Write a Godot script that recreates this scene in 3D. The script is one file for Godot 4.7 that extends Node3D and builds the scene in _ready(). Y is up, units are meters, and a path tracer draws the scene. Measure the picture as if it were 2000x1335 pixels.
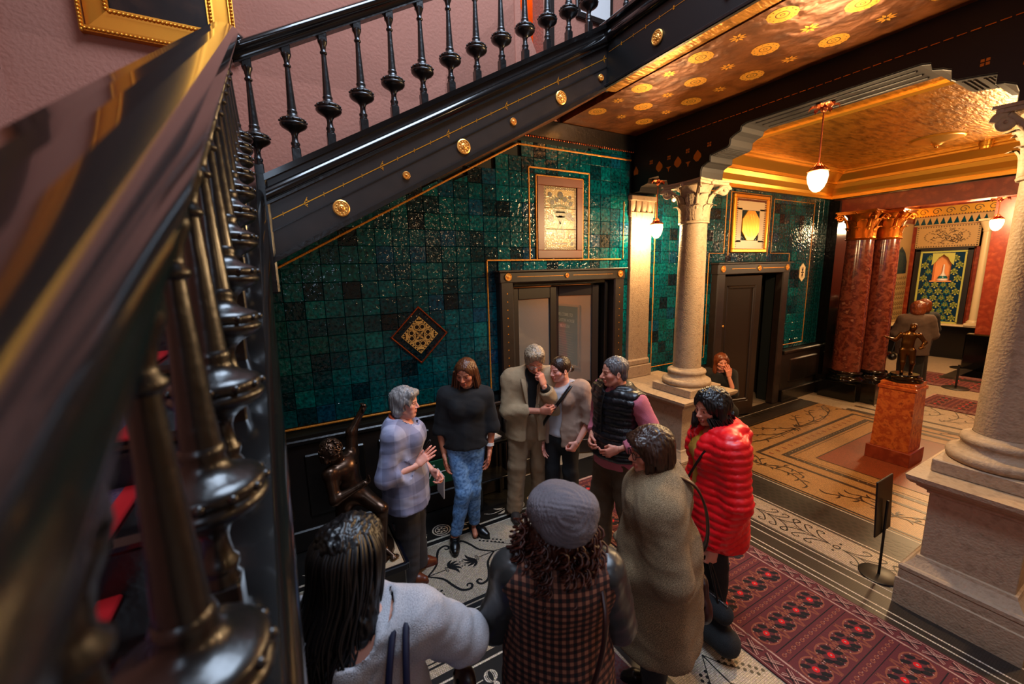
extends Node3D
# A tiled Victorian stair hall with an arcade, seen over the handrail of the stairs.
var used_names := {}
var M := {}
var rnd := RandomNumberGenerator.new()
const WZ := -3.85        # plane of the tiled wall behind the group
const CX := 4.03         # centre line of the arcade
const CEIL := 3.95
const S1 := 0.51         # rise over run of the stairs

func _ready() -> void:
	var cam := Camera3D.new()
	cam.name = "camera"
	add_child(cam)
	cam.transform = Transform3D(Basis(V(0.871544, -0.02492, 0.489683), V(0.104414, 0.985233, -0.135699), V(-0.47907, 0.169397, 0.861276)), V(0, 2.4, 0))
	cam.fov = 79.81
	cam.near = 0.02
	cam.far = 60.0
	var at := CameraAttributesPhysical.new()
	at.frustum_focal_length = 14.353
	at.frustum_focus_distance = 3.9
	at.frustum_near = 0.02
	at.frustum_far = 60.0
	at.exposure_aperture = 2.2
	cam.attributes = at
	cam.current = true
	var we := WorldEnvironment.new()
	we.name = "world_environment"
	var env := Environment.new()
	env.background_mode = Environment.BG_COLOR
	env.background_color = Color(0.55, 0.62, 0.72)
	env.background_energy_multiplier = 0.6
	env.tonemap_mode = Environment.TONE_MAPPER_LINEAR
	env.tonemap_exposure = 1.0
	env.sdfgi_enabled = true
	env.ssao_enabled = true
	env.ssil_enabled = true
	we.environment = env
	add_child(we)
	# daylight from the glazed lantern above the stair well
	area_light("skylight_light", V(1.55, 6.86, -1.3), V(0, -1, 0), Vector2(2.3, 2.6), Color(0.82, 0.90, 1.0), 34.0)
	area_light("stair_window_light", V(-0.6, 3.9, 2.6), V(0.35, -0.35, -1), Vector2(1.6, 1.9), Color(0.80, 0.89, 1.0), 3.5)
	seed(7)
	rnd.seed = 7
	materials()
	build_floor()
	build_shell()
	build_wall_a()
	build_wall_c()
	build_arcade()
	build_wall_d()
	build_stairs()
	build_objects()
	build_people()

func area_light(called: String, p: Vector3, dir: Vector3, size: Vector2, col: Color, e: float) -> void:
	var l := AreaLight3D.new()
	l.name = called
	l.area_size = size
	l.light_color = col
	l.light_energy = e
	l.shadow_enabled = true
	add_child(l)
	l.position = p
	l.basis = Basis.looking_at(dir.normalized(), Vector3.UP if absf(dir.normalized().y) < 0.95 else Vector3(0, 0, 1))

func omni(called: String, p: Vector3, col: Color, e: float, size := 0.03, parent: Node = null) -> void:
	var l := OmniLight3D.new()
	l.name = called
	l.light_color = col
	l.light_energy = e
	l.light_size = size
	l.omni_range = 14.0
	l.omni_attenuation = 2.0
	l.shadow_enabled = true
	(self if parent == null else parent).add_child(l, true)
	l.position = p
# ---------------------------------------------------------------- mesh builder
class MB:
	var v := PackedVector3Array()
	var n := PackedVector3Array()
	var u := PackedVector2Array()
	var c := PackedColorArray()
	var ix := PackedInt32Array()
	var T := Transform3D()
	var col := Color(1, 1, 1)
	var use_col := false
	func vert(p: Vector3, nn: Vector3, uv := Vector2()) -> int:
		v.append(T * p)
		n.append((T.basis * nn).normalized())
		u.append(uv)
		if use_col: c.append(col)
		return v.size() - 1
	func pick(a: Array, i: int, m: int) -> float:        # a list of any length read along m points
		if a.size() == 1: return a[0]
		var t := float(i) / (m - 1) * (a.size() - 1)
		var k := mini(int(t), a.size() - 2)
		return lerpf(a[k], a[k + 1], t - k)
	func tri(a: int, b: int, d: int) -> void:
		var g := (v[b] - v[a]).cross(v[d] - v[a])
		if g.dot(n[a] + n[b] + n[d]) > 0.0:
			ix.append(a); ix.append(d); ix.append(b)
		else:
			ix.append(a); ix.append(b); ix.append(d)
	func face(p: Array, uv: Array = []) -> void:      # flat convex polygon, outward = counter-clockwise seen from outside
		var a: Vector3 = p[0]
		var nn := Vector3()
		for i in range(1, p.size() - 1):
			nn += (p[i] - a).cross(p[i + 1] - a)
		nn = nn.normalized()
		var f := v.size()
		for i in p.size():
			vert(p[i], nn, uv[i] if i < uv.size() else Vector2())
		for i in range(1, p.size() - 1):
			tri(f, f + i, f + i + 1)
	func box(ce: Vector3, s: Vector3, b := 0.0) -> MB:
		var h := s * 0.5
		if b <= 0.0:
			for ax in 3:
				for sg in [-1.0, 1.0]:
					var d := Vector3(); d[ax] = sg * h[ax]
					var e := Vector3(); e[(ax + 1) % 3] = h[(ax + 1) % 3]
					var g := Vector3(); g[(ax + 2) % 3] = h[(ax + 2) % 3] * sg
					face([ce + d - e - g, ce + d + e - g, ce + d + e + g, ce + d - e + g], [Vector2(0, 1), Vector2(1, 1), Vector2(1, 0), Vector2(0, 0)])
			return self
		b = minf(b, minf(h.x, minf(h.y, h.z)) * 0.95)
		var k := h - Vector3(b, b, b)
		for ax in 3:
			var a1 := (ax + 1) % 3
			var a2 := (ax + 2) % 3
			for sg in [-1.0, 1.0]:
				var d := Vector3(); d[ax] = sg * h[ax]
				var e := Vector3(); e[a1] = k[a1]
				var g := Vector3(); g[a2] = k[a2] * sg
				face([ce + d - e - g, ce + d + e - g, ce + d + e + g, ce + d - e + g], [Vector2(0, 1), Vector2(1, 1), Vector2(1, 0), Vector2(0, 0)])
			for s1 in [-1.0, 1.0]:
				for s2 in [-1.0, 1.0]:
					var q := []
					for t in [[1, -1], [1, 1], [0, 1], [0, -1]]:
						var w := Vector3()
						w[ax] = k[ax] * t[1]
						w[a1] = s1 * (h[a1] if t[0] == 1 else k[a1])
						w[a2] = s2 * (k[a2] if t[0] == 1 else h[a2])
						q.append(ce + w)
					oface(q, ce)
		for sx in [-1.0, 1.0]:
			for sy in [-1.0, 1.0]:
				for sz in [-1.0, 1.0]:
					oface([ce + Vector3(sx * h.x, sy * k.y, sz * k.z), ce + Vector3(sx * k.x, sy * h.y, sz * k.z), ce + Vector3(sx * k.x, sy * k.y, sz * h.z)], ce)
		return self
	func oface(p: Array, ce: Vector3) -> void:          # a face turned away from ce
		var nn: Vector3 = (p[1] - p[0]).cross(p[2] - p[0])
		if nn.dot(p[0] - ce) < 0: p.reverse()
		face(p)
	func lathe(pr: Array, seg := 16, smooth := true) -> MB:     # pr: [radius, y] from bottom to top
		var m := pr.size()
		for i in m - 1:
			var p0 := Vector2(pr[i][0], pr[i][1])
			var p1 := Vector2(pr[i + 1][0], pr[i + 1][1])
			var d := p1 - p0
			if d.length() < 1e-6: continue
			var nf := Vector2(d.y, -d.x).normalized()
			var n0 := nf
			var n1 := nf
			if smooth:
				if i > 0:
					var e := Vector2(pr[i][0] - pr[i - 1][0], pr[i][1] - pr[i - 1][1])
					var en := Vector2(e.y, -e.x).normalized()
					if en.dot(nf) > 0.5: n0 = (en + nf).normalized()
				if i < m - 2:
					var e2 := Vector2(pr[i + 2][0] - pr[i + 1][0], pr[i + 2][1] - pr[i + 1][1])
					var en2 := Vector2(e2.y, -e2.x).normalized()
					if en2.dot(nf) > 0.5: n1 = (en2 + nf).normalized()
			var f := v.size()
			for k in seg + 1:
				var a := TAU * k / seg
				var cs := cos(a)
				var sn := sin(a)
				vert(Vector3(p0.x * cs, p0.y, p0.x * sn), Vector3(n0.x * cs, n0.y, n0.x * sn), Vector2(float(k) / seg, float(i) / m))
				vert(Vector3(p1.x * cs, p1.y, p1.x * sn), Vector3(n1.x * cs, n1.y, n1.x * sn), Vector2(float(k) / seg, float(i + 1) / m))
			for k in seg:
				var a0 := f + k * 2
				if p0.x > 1e-5: tri(a0, a0 + 2, a0 + 1)
				if p1.x > 1e-5: tri(a0 + 1, a0 + 2, a0 + 3)
		return self
	func tube(pts: Array, rad: Array, seg := 8, flat := 1.0, up := Vector3.ZERO) -> MB:   # flat: second radius over the first
		var m := pts.size()
		var f := v.size()
		var side := up
		for i in m:
			var d: Vector3 = (pts[mini(i + 1, m - 1)] - pts[maxi(i - 1, 0)]).normalized()
			if side == Vector3.ZERO: side = d.cross(Vector3.UP if absf(d.y) < 0.9 else Vector3.RIGHT)
			side = (side - d * side.dot(d)).normalized()
			var w := d.cross(side)
			var r: float = pick(rad, i, m)
			for k in seg + 1:
				var a := TAU * k / seg
				var o := side * cos(a) * r + w * sin(a) * r * flat
				vert(pts[i] + o, side * cos(a) * flat + w * sin(a), Vector2(float(k) / seg, float(i) / (m - 1)))
		for i in m - 1:
			for k in seg:
				var a0 := f + i * (seg + 1) + k
				tri(a0, a0 + 1, a0 + seg + 1)
				tri(a0 + 1, a0 + seg + 2, a0 + seg + 1)
		for e in [0, m - 1]:
			var ce := vert(pts[e], (pts[0] - pts[1]) if e == 0 else (pts[m - 1] - pts[m - 2]))
			for k in seg:
				var q0 := vert(Vector3.ZERO, Vector3.UP)
				v[q0] = v[f + e * (seg + 1) + k]; n[q0] = n[ce]
				var q1 := vert(Vector3.ZERO, Vector3.UP)
				v[q1] = v[f + e * (seg + 1) + k + 1]; n[q1] = n[ce]
				tri(ce, q0, q1)
		return self
	func ball(ce: Vector3, r: Vector3, seg := 12, rings := 8) -> MB:
		var f := v.size()
		for j in rings + 1:
			var t := PI * j / rings
			for k in seg + 1:
				var a := TAU * k / seg
				var d := Vector3(sin(t) * cos(a), cos(t), sin(t) * sin(a))
				vert(ce + d * r, d / r, Vector2(float(k) / seg, float(j) / rings))
		for j in rings:
			for k in seg:
				var a0 := f + j * (seg + 1) + k
				if j > 0: tri(a0, a0 + 1, a0 + seg + 1)
				if j < rings - 1: tri(a0 + 1, a0 + seg + 2, a0 + seg + 1)
		return self
	func prism(poly: PackedVector2Array, z0: float, z1: float, smooth := false) -> MB:   # polygon in local xy, depth along z
		var area := 0.0
		var m := poly.size()
		for i in m:
			area += poly[i].cross(poly[(i + 1) % m])
		if area < 0: poly.reverse()
		var t := Geometry2D.triangulate_polygon(poly)
		var lo := Vector2(1e9, 1e9)
		var hi := -lo
		for p in poly:
			lo = lo.min(p); hi = hi.max(p)
		var sz := (hi - lo).max(Vector2(1e-6, 1e-6))
		for side in 2:
			var z := z1 if side == 0 else z0
			var f := v.size()
			for p in poly:
				vert(Vector3(p.x, p.y, z), Vector3(0, 0, 1 if z1 >= z0 == (side == 0) else -1), Vector2((p.x - lo.x) / sz.x, (hi.y - p.y) / sz.y))
			for i in range(0, t.size(), 3):
				tri(f + t[i], f + t[i + 1], f + t[i + 2])
		for i in m:
			var a := poly[i]
			var b := poly[(i + 1) % m]
			var d := (b - a).normalized()
			var nn := Vector3(d.y, -d.x, 0)
			var na := nn
			var nb := nn
			if smooth:
				var e := (a - poly[(i - 1 + m) % m]).normalized()
				var en := Vector3(e.y, -e.x, 0)
				if en.dot(nn) > 0.6: na = (en + nn).normalized()
				var e2 := (poly[(i + 2) % m] - b).normalized()
				var en2 := Vector3(e2.y, -e2.x, 0)
				if en2.dot(nn) > 0.6: nb = (en2 + nn).normalized()
			var f2 := v.size()
			vert(Vector3(a.x, a.y, z0), na); vert(Vector3(b.x, b.y, z0), nb)
			vert(Vector3(b.x, b.y, z1), nb); vert(Vector3(a.x, a.y, z1), na)
			tri(f2, f2 + 1, f2 + 2); tri(f2, f2 + 2, f2 + 3)
		return self
	func sweep(prof: Array, path: Array, right: Vector3, up: Vector3, closed := false) -> MB:
		# profile points (x along right, y along up) swept through the path; mitred by bisectors when right is zero
		var m := prof.size()
		var f := v.size()
		for i in path.size():
			for k in m:
				var p: Vector2 = prof[k]
				vert(path[i] + right * p.x + up * p.y, Vector3.UP)
		var segs := m if closed else m - 1
		for i in path.size() - 1:
			for k in segs:
				var k2 := (k + 1) % m
				face2(v[f + i * m + k], v[f + i * m + k2], v[f + (i + 1) * m + k2], v[f + (i + 1) * m + k])
		return self
	func face2(a: Vector3, b: Vector3, d: Vector3, e: Vector3) -> void:   # already transformed points
		var nn := (b - a).cross(d - a)
		if nn.length() < 1e-12: nn = (d - a).cross(e - a)
		nn = nn.normalized()
		var f := v.size()
		for p in [a, b, d, e]:
			v.append(p); n.append(nn); u.append(Vector2())
			if use_col: c.append(col)
		tri(f, f + 1, f + 2); tri(f, f + 2, f + 3)
	func quad(a: Vector3, b: Vector3, d: Vector3, e: Vector3) -> void:    # a top left, clockwise on the picture: uv 00 10 11 01
		face([e, d, b, a], [Vector2(0, 1), Vector2(1, 1), Vector2(1, 0), Vector2(0, 0)])
	func ribbon(pts: Array, w: Array, up: Vector3, thick := 0.001) -> MB:   # flat strip lying on a surface with normal up
		var m := pts.size()
		var L := []
		var R := []
		for i in m:
			var d: Vector3 = (pts[mini(i + 1, m - 1)] - pts[maxi(i - 1, 0)]).normalized()
			var s := d.cross(up).normalized()
			var h: float = pick(w, i, m) * 0.5
			L.append(pts[i] - s * h + up * thick); R.append(pts[i] + s * h + up * thick)
		for i in m - 1:
			var f := v.size()
			vert(L[i], up); vert(R[i], up); vert(R[i + 1], up); vert(L[i + 1], up)
			tri(f, f + 1, f + 2); tri(f, f + 2, f + 3)
		return self
	func disc(ce: Vector3, rx: Vector3, rz: Vector3, up: Vector3, seg := 12, inner := 0.0) -> MB:
		for k in seg:
			var a0 := TAU * k / seg
			var a1 := TAU * (k + 1) / seg
			var f := v.size()
			var e0 := rx * cos(a0) + rz * sin(a0)
			var e1 := rx * cos(a1) + rz * sin(a1)
			vert(ce + e0 * inner, up); vert(ce + e0, up); vert(ce + e1, up); vert(ce + e1 * inner, up)
			tri(f, f + 1, f + 2)
			if inner > 0.0: tri(f, f + 2, f + 3)
		return self
	func add(o: MB, t := Transform3D()) -> MB:
		var f := v.size()
		var q := T * t
		v.append_array(q * o.v)
		var bb := q.basis.inverse().transposed()
		for x in o.n: n.append((bb * x).normalized())
		u.append_array(o.u)
		if use_col:
			if o.c.size() == o.v.size(): c.append_array(o.c)
			else:
				for i in o.v.size(): c.append(col)
		var flip := q.basis.determinant() < 0
		for i in range(0, o.ix.size(), 3):
			ix.append(f + o.ix[i])
			ix.append(f + o.ix[i + (2 if flip else 1)])
			ix.append(f + o.ix[i + (1 if flip else 2)])
		return self
	func mesh() -> ArrayMesh:
		var a := []
		a.resize(Mesh.ARRAY_MAX)
		a[Mesh.ARRAY_VERTEX] = v
		a[Mesh.ARRAY_NORMAL] = n
		a[Mesh.ARRAY_TEX_UV] = u
		if use_col and c.size() == v.size(): a[Mesh.ARRAY_COLOR] = c
		a[Mesh.ARRAY_INDEX] = ix
		var m := ArrayMesh.new()
		if v.size() > 0: m.add_surface_from_arrays(Mesh.PRIMITIVE_TRIANGLES, a)
		return m

# ---------------------------------------------------------------- distance-field mesher (surface nets)
class SN:
	var o := Vector3()
	var h := 0.012
	var nx := 0
	var ny := 0
	var nz := 0
	var f := PackedFloat32Array()
	func _init(lo: Vector3, hi: Vector3, cell: float) -> void:
		o = lo; h = cell
		nx = int(ceil((hi.x - lo.x) / cell)) + 2
		ny = int(ceil((hi.y - lo.y) / cell)) + 2
		nz = int(ceil((hi.z - lo.z) / cell)) + 2
		f.resize(nx * ny * nz)
		f.fill(1.0)
	func rng(lo: Vector3, hi: Vector3) -> Array:
		var a := ((lo - o) / h).floor()
		var b := ((hi - o) / h).ceil()
		return [clampi(int(a.x), 0, nx - 1), clampi(int(b.x), 0, nx - 1), clampi(int(a.y), 0, ny - 1), clampi(int(b.y), 0, ny - 1), clampi(int(a.z), 0, nz - 1), clampi(int(b.z), 0, nz - 1)]
	# tapered capsule; sq squashes the thickness along the unit vector w by the factor sq
	func cap(a: Vector3, b: Vector3, r0: float, r1: float, k := 0.03, w := Vector3.ZERO, sq := 1.0) -> SN:
		var e := maxf(r0, r1) + k + 2.0 * h
		var R := rng(a.min(b) - Vector3(e, e, e), a.max(b) + Vector3(e, e, e))
		var ba := b - a
		var il := 1.0 / maxf(ba.length_squared(), 1e-9)
		var dr := r1 - r0
		var ik := 1.0 / k
		var kk := 0.25 * k
		var isq := 1.0 / sq - 1.0
		for z in range(R[4], R[5] + 1):
			for y in range(R[2], R[3] + 1):
				var i: int = (z * ny + y) * nx + R[0]
				var p := Vector3(o.x + R[0] * h, o.y + y * h, o.z + z * h) - a
				for x in range(R[0], R[1] + 1):
					var t := clampf(p.dot(ba) * il, 0.0, 1.0)
					var q := p - ba * t
					if isq != 0.0: q += w * (q.dot(w) * isq)
					var d := q.length() - r0 - dr * t
					var g := f[i]
					if d < g + k:
						var s := maxf(k - absf(d - g), 0.0) * ik
						f[i] = minf(d, g) - s * s * kk
					i += 1
					p.x += h
		return self
	func ell(c: Vector3, r: Vector3, k := 0.02, B := Basis()) -> SN:
		var m := maxf(r.x, maxf(r.y, r.z))
		var e := m + k + 2.0 * h
		var R := rng(c - Vector3(e, e, e), c + Vector3(e, e, e))
		var Bi := B.inverse()
		var ik := 1.0 / k
		var kk := 0.25 * k
		for z in range(R[4], R[5] + 1):
			for y in range(R[2], R[3] + 1):
				var i: int = (z * ny + y) * nx + R[0]
				for x in range(R[0], R[1] + 1):
					var q := Bi * (Vector3(o.x + x * h, o.y + y * h, o.z + z * h) - c)
					var k0 := (q / r).length()
					var k1 := (q / (r * r)).length()
					var d := k0 * (k0 - 1.0) / maxf(k1, 1e-5)
					if k0 < 1e-3: d = -minf(r.x, minf(r.y, r.z))
					var g := f[i]
					if d < g + k:
						var s := maxf(k - absf(d - g), 0.0) * ik
						f[i] = minf(d, g) - s * s * kk
					i += 1
		return self
	func sub(c: Vector3, r: Vector3, k := 0.01, B := Basis()) -> SN:
		var m := maxf(r.x, maxf(r.y, r.z))
		var e := m + k + 2.0 * h
		var R := rng(c - Vector3(e, e, e), c + Vector3(e, e, e))
		var Bi := B.inverse()
		var ik := 1.0 / k
		var kk := 0.25 * k
		for z in range(R[4], R[5] + 1):
			for y in range(R[2], R[3] + 1):
				var i: int = (z * ny + y) * nx + R[0]
				for x in range(R[0], R[1] + 1):
					var q := Bi * (Vector3(o.x + x * h, o.y + y * h, o.z + z * h) - c)
					var k0 := (q / r).length()
					var k1 := (q / (r * r)).length()
					var d := -(k0 * (k0 - 1.0) / maxf(k1, 1e-5))
					var g := f[i]
					if d > g - k:
						var s := maxf(k - absf(d - g), 0.0) * ik
						f[i] = maxf(d, g) + s * s * kk
					i += 1
		return self
	func cut(pt: Vector3, nn: Vector3, rad: float) -> SN:     # removes what lies on the side of nn, within rad of pt
		var R := rng(pt - Vector3(rad, rad, rad), pt + Vector3(rad, rad, rad))
		for z in range(R[4], R[5] + 1):
			for y in range(R[2], R[3] + 1):
				for x in range(R[0], R[1] + 1):
					var q := Vector3(o.x + x * h, o.y + y * h, o.z + z * h) - pt
					if q.length_squared() > rad * rad: continue
					var i: int = (z * ny + y) * nx + x
					f[i] = maxf(f[i], q.dot(nn))
		return self
	func build(disp = null, tint = null) -> MB:
		var mb := MB.new()
		mb.use_col = tint != null
		var id := PackedInt32Array()
		id.resize(f.size())
		id.fill(-1)
		var sx := 1
		var sy := nx
		var sz := nx * ny
		var lim := h * 1.8
		var offs := [0, sx, sy, sx + sy, sz, sz + sx, sz + sy, sz + sx + sy]
		for z in nz - 1:
			for y in ny - 1:
				var i := (z * ny + y) * nx
				for x in nx - 1:
					var v0 := f[i]
					if v0 > lim or v0 < -lim:
						i += 1
						continue
					var a0 := v0
					var a1 := f[i + 1]
					var a2 := f[i + sy]
					var a3 := f[i + sy + 1]
					var a4 := f[i + sz]
					var a5 := f[i + sz + 1]
					var a6 := f[i + sz + sy]
					var a7 := f[i + sz + sy + 1]
					var neg := int(a0 < 0) + int(a1 < 0) + int(a2 < 0) + int(a3 < 0) + int(a4 < 0) + int(a5 < 0) + int(a6 < 0) + int(a7 < 0)
					if neg > 0 and neg < 8:
						var s := Vector3()
						var cnt := 0
						if (a0 < 0) != (a1 < 0): s += Vector3(a0 / (a0 - a1), 0, 0); cnt += 1
						if (a2 < 0) != (a3 < 0): s += Vector3(a2 / (a2 - a3), 1, 0); cnt += 1
						if (a4 < 0) != (a5 < 0): s += Vector3(a4 / (a4 - a5), 0, 1); cnt += 1
						if (a6 < 0) != (a7 < 0): s += Vector3(a6 / (a6 - a7), 1, 1); cnt += 1
						if (a0 < 0) != (a2 < 0): s += Vector3(0, a0 / (a0 - a2), 0); cnt += 1
						if (a1 < 0) != (a3 < 0): s += Vector3(1, a1 / (a1 - a3), 0); cnt += 1
						if (a4 < 0) != (a6 < 0): s += Vector3(0, a4 / (a4 - a6), 1); cnt += 1
						if (a5 < 0) != (a7 < 0): s += Vector3(1, a5 / (a5 - a7), 1); cnt += 1
						if (a0 < 0) != (a4 < 0): s += Vector3(0, 0, a0 / (a0 - a4)); cnt += 1
						if (a1 < 0) != (a5 < 0): s += Vector3(1, 0, a1 / (a1 - a5)); cnt += 1
						if (a2 < 0) != (a6 < 0): s += Vector3(0, 1, a2 / (a2 - a6)); cnt += 1
						if (a3 < 0) != (a7 < 0): s += Vector3(1, 1, a3 / (a3 - a7)); cnt += 1
						s /= cnt
						var g := Vector3(a1 + a3 + a5 + a7 - a0 - a2 - a4 - a6, a2 + a3 + a6 + a7 - a0 - a1 - a4 - a5, a4 + a5 + a6 + a7 - a0 - a1 - a2 - a3).normalized()
						id[i] = mb.v.size()
						var p := o + (Vector3(x, y, z) + s) * h
						if disp != null: p += g * disp.call(p, g)
						mb.v.append(p)
						mb.n.append(g)
						mb.u.append(Vector2())
						if mb.use_col: mb.c.append(tint.call(p))
					i += 1
		for z in range(1, nz - 1):
			for y in range(1, ny - 1):
				var i := (z * ny + y) * nx + 1
				for x in range(1, nx - 1):
					if id[i] >= 0 or id[i - sx] >= 0 or id[i - sy] >= 0 or id[i - sz] >= 0:
						var s0 := f[i] < 0
						for ax in 3:
							var st: int = [sx, sy, sz][ax]
							if s0 != (f[i + st] < 0):
								var p1: int = [sy, sz, sx][ax]
								var p2: int = [sz, sx, sy][ax]
								var q0 := id[i]
								var q1 := id[i - p1]
								var q2 := id[i - p1 - p2]
								var q3 := id[i - p2]
								if q0 >= 0 and q1 >= 0 and q2 >= 0 and q3 >= 0:
									mb.tri(q0, q1, q2)
									mb.tri(q0, q2, q3)
					i += 1
		if disp != null:      # normals again, from the moved surface
			var nn := PackedVector3Array()
			nn.resize(mb.v.size())
			for t in range(0, mb.ix.size(), 3):
				var fn := (mb.v[mb.ix[t + 2]] - mb.v[mb.ix[t]]).cross(mb.v[mb.ix[t + 1]] - mb.v[mb.ix[t]])
				for q in 3: nn[mb.ix[t + q]] += fn
			for t in nn.size(): mb.n[t] = nn[t].normalized()
		return mb

# ---------------------------------------------------------------- nodes
func V(x: float, y: float, z: float) -> Vector3: return Vector3(x, y, z)

func numbered(called: String) -> String:
	if not used_names.has(called):
		used_names[called] = 0
		return called
	used_names[called] += 1
	return "%s_%03d" % [called, used_names[called]]

func obj(called: String, m, mat: Material, parent: Node = null, at := Vector3.ZERO) -> MeshInstance3D:
	var o := MeshInstance3D.new()
	o.mesh = m.mesh() if m is MB else m
	o.material_override = null
	for i in o.mesh.get_surface_count(): o.set_surface_override_material(i, mat)
	o.position = at
	if parent == null:
		o.name = numbered(called)
		add_child(o, true)
	else:
		var k: Dictionary = parent.get_meta("_names") if parent.has_meta("_names") else {}
		o.name = called if not k.has(called) else "%s_%03d" % [called, k[called]]
		k[called] = k.get(called, 0) + 1
		parent.set_meta("_names", k)
		parent.add_child(o, true)
	return o

func tag(o: Node, label: String, category := "", group := "", kind := "") -> Node:
	if label: o.set_meta("label", label)
	if category: o.set_meta("category", category)
	if group: o.set_meta("group", group)
	if kind: o.set_meta("kind", kind)
	return o

func thing(called: String, label: String, category: String, at := Vector3.ZERO, turn := 0.0, group := "") -> Node3D:
	var o := Node3D.new()
	o.name = numbered(called)
	add_child(o, true)
	o.position = at
	o.rotation.y = turn
	tag(o, label, category, group)
	return o

func struct(called: String, m, mat: Material, label := "", parent: Node = null) -> MeshInstance3D:
	var o := obj(called, m, mat, parent)
	if parent == null: tag(o, label, "", "", "structure")
	return o

func dup(src: Node3D, at: Vector3, turn: float, label: String, group := "") -> Node3D:
	var r: Node3D = src.duplicate()
	var base: String = String(src.name)
	var re := RegEx.create_from_string("_\\d+$")
	r.name = numbered(re.sub(base, ""))
	add_child(r, true)
	r.position = at
	r.rotation.y = turn
	r.set_meta("label", label)
	if group: r.set_meta("group", group)
	return r

func bx(ce: Vector3, s: Vector3, b := 0.0) -> MB: return MB.new().box(ce, s, b)

func span(x0: float, x1: float, y0: float, y1: float, z0: float, z1: float, b := 0.0) -> MB:
	return MB.new().box(Vector3((x0 + x1) / 2, (y0 + y1) / 2, (z0 + z1) / 2), Vector3(absf(x1 - x0), absf(y1 - y0), absf(z1 - z0)), b)

func P2(a: Array) -> PackedVector2Array:
	var r := PackedVector2Array()
	for i in range(0, a.size(), 2): r.append(Vector2(a[i], a[i + 1]))
	return r

func spline(p: Array, per := 6) -> Array:           # Catmull-Rom through the points
	var r := []
	var m := p.size()
	for i in m - 1:
		var a = p[maxi(i - 1, 0)]
		var d = p[mini(i + 2, m - 1)]
		for k in per:
			r.append(p[i].cubic_interpolate(p[i + 1], a, d, float(k) / per))
	r.append(p[m - 1])
	return r

func curl(c: Vector2, r0: float, r1: float, a0: float, a1: float, n := 14) -> Array:   # spiral in 2D
	var r := []
	for i in n + 1:
		var t := float(i) / n
		var rr := lerpf(r0, r1, t)
		var a := lerpf(a0, a1, t)
		r.append(c + Vector2(cos(a), sin(a)) * rr)
	return r
# ---------------------------------------------------------------- materials
func mat(called: String, col: Color, rough := 0.6, metal := 0.0, spec := 0.5) -> StandardMaterial3D:
	var m := StandardMaterial3D.new()
	m.resource_name = called
	m.albedo_color = col
	m.roughness = rough
	m.metallic = metal
	m.metallic_specular = spec
	M[called] = m
	return m

func noise(f: float, oct := 4, type := FastNoiseLite.TYPE_SIMPLEX_SMOOTH, sd := 1, warp := 0.0) -> FastNoiseLite:
	var n := FastNoiseLite.new()
	n.noise_type = type
	n.seed = sd
	n.frequency = f
	n.fractal_octaves = oct
	if warp > 0.0:
		n.domain_warp_enabled = true
		n.domain_warp_amplitude = warp
		n.domain_warp_frequency = f * 0.7
	return n

func ramp(n: FastNoiseLite, size: int, cols: Array) -> ImageTexture:
	var g := n.get_seamless_image(size, size, false, false, 0.15, true)
	g.convert(Image.FORMAT_L8)
	var d := g.get_data()
	var lut := PackedByteArray()
	for i in 256:
		var t := i / 255.0 * (cols.size() - 1)
		var k := mini(int(t), cols.size() - 2)
		var c: Color = cols[k].lerp(cols[k + 1], t - k)
		lut.append(int(c.r * 255)); lut.append(int(c.g * 255)); lut.append(int(c.b * 255))
	var o := PackedByteArray()
	o.resize(d.size() * 3)
	for i in d.size():
		var q := d[i] * 3
		o[i * 3] = lut[q]; o[i * 3 + 1] = lut[q + 1]; o[i * 3 + 2] = lut[q + 2]
	return ImageTexture.create_from_image(Image.create_from_data(size, size, false, Image.FORMAT_RGB8, o))

func normal_tex(n: FastNoiseLite, size: int, strength: float) -> ImageTexture:
	var g := n.get_seamless_image(size, size, false, false, 0.15, true)
	g.convert(Image.FORMAT_RGBA8)
	g.bump_map_to_normal_map(strength)
	return ImageTexture.create_from_image(g)

func tri(m: StandardMaterial3D, scale: float, tex: Texture2D = null, world := true) -> StandardMaterial3D:
	m.uv1_triplanar = true
	m.uv1_world_triplanar = world
	m.uv1_scale = Vector3.ONE * scale
	m.uv1_triplanar_sharpness = 4.0
	if tex: m.albedo_texture = tex
	return m

func bump(m: StandardMaterial3D, t: Texture2D, k: float) -> StandardMaterial3D:
	m.normal_enabled = true
	m.normal_texture = t
	m.normal_scale = k
	return m

func coat(m: StandardMaterial3D, k: float, r: float) -> StandardMaterial3D:
	m.clearcoat_enabled = true
	m.clearcoat = k
	m.clearcoat_roughness = r
	return m

func cells_tex(size: int, n: int, grout: float, lo: float, joint := 1.3) -> ImageTexture:   # n x n little stones
	var im := Image.create(size, size, false, Image.FORMAT_RGB8)
	im.fill(Color(grout, grout * 0.97, grout * 0.93))
	var r := RandomNumberGenerator.new()
	r.seed = 5
	var s := float(size) / n
	for j in n:
		for i in n:
			var v := lerpf(lo, 1.0, r.randf())
			var jx := r.randf() * 1.2
			im.fill_rect(Rect2i(int(i * s + jx), int(j * s + r.randf() * 1.2), int(s - joint), int(s - joint)), Color(v, v * r.randf_range(0.95, 1.0), v * r.randf_range(0.9, 1.0)))
	return ImageTexture.create_from_image(im)

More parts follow.
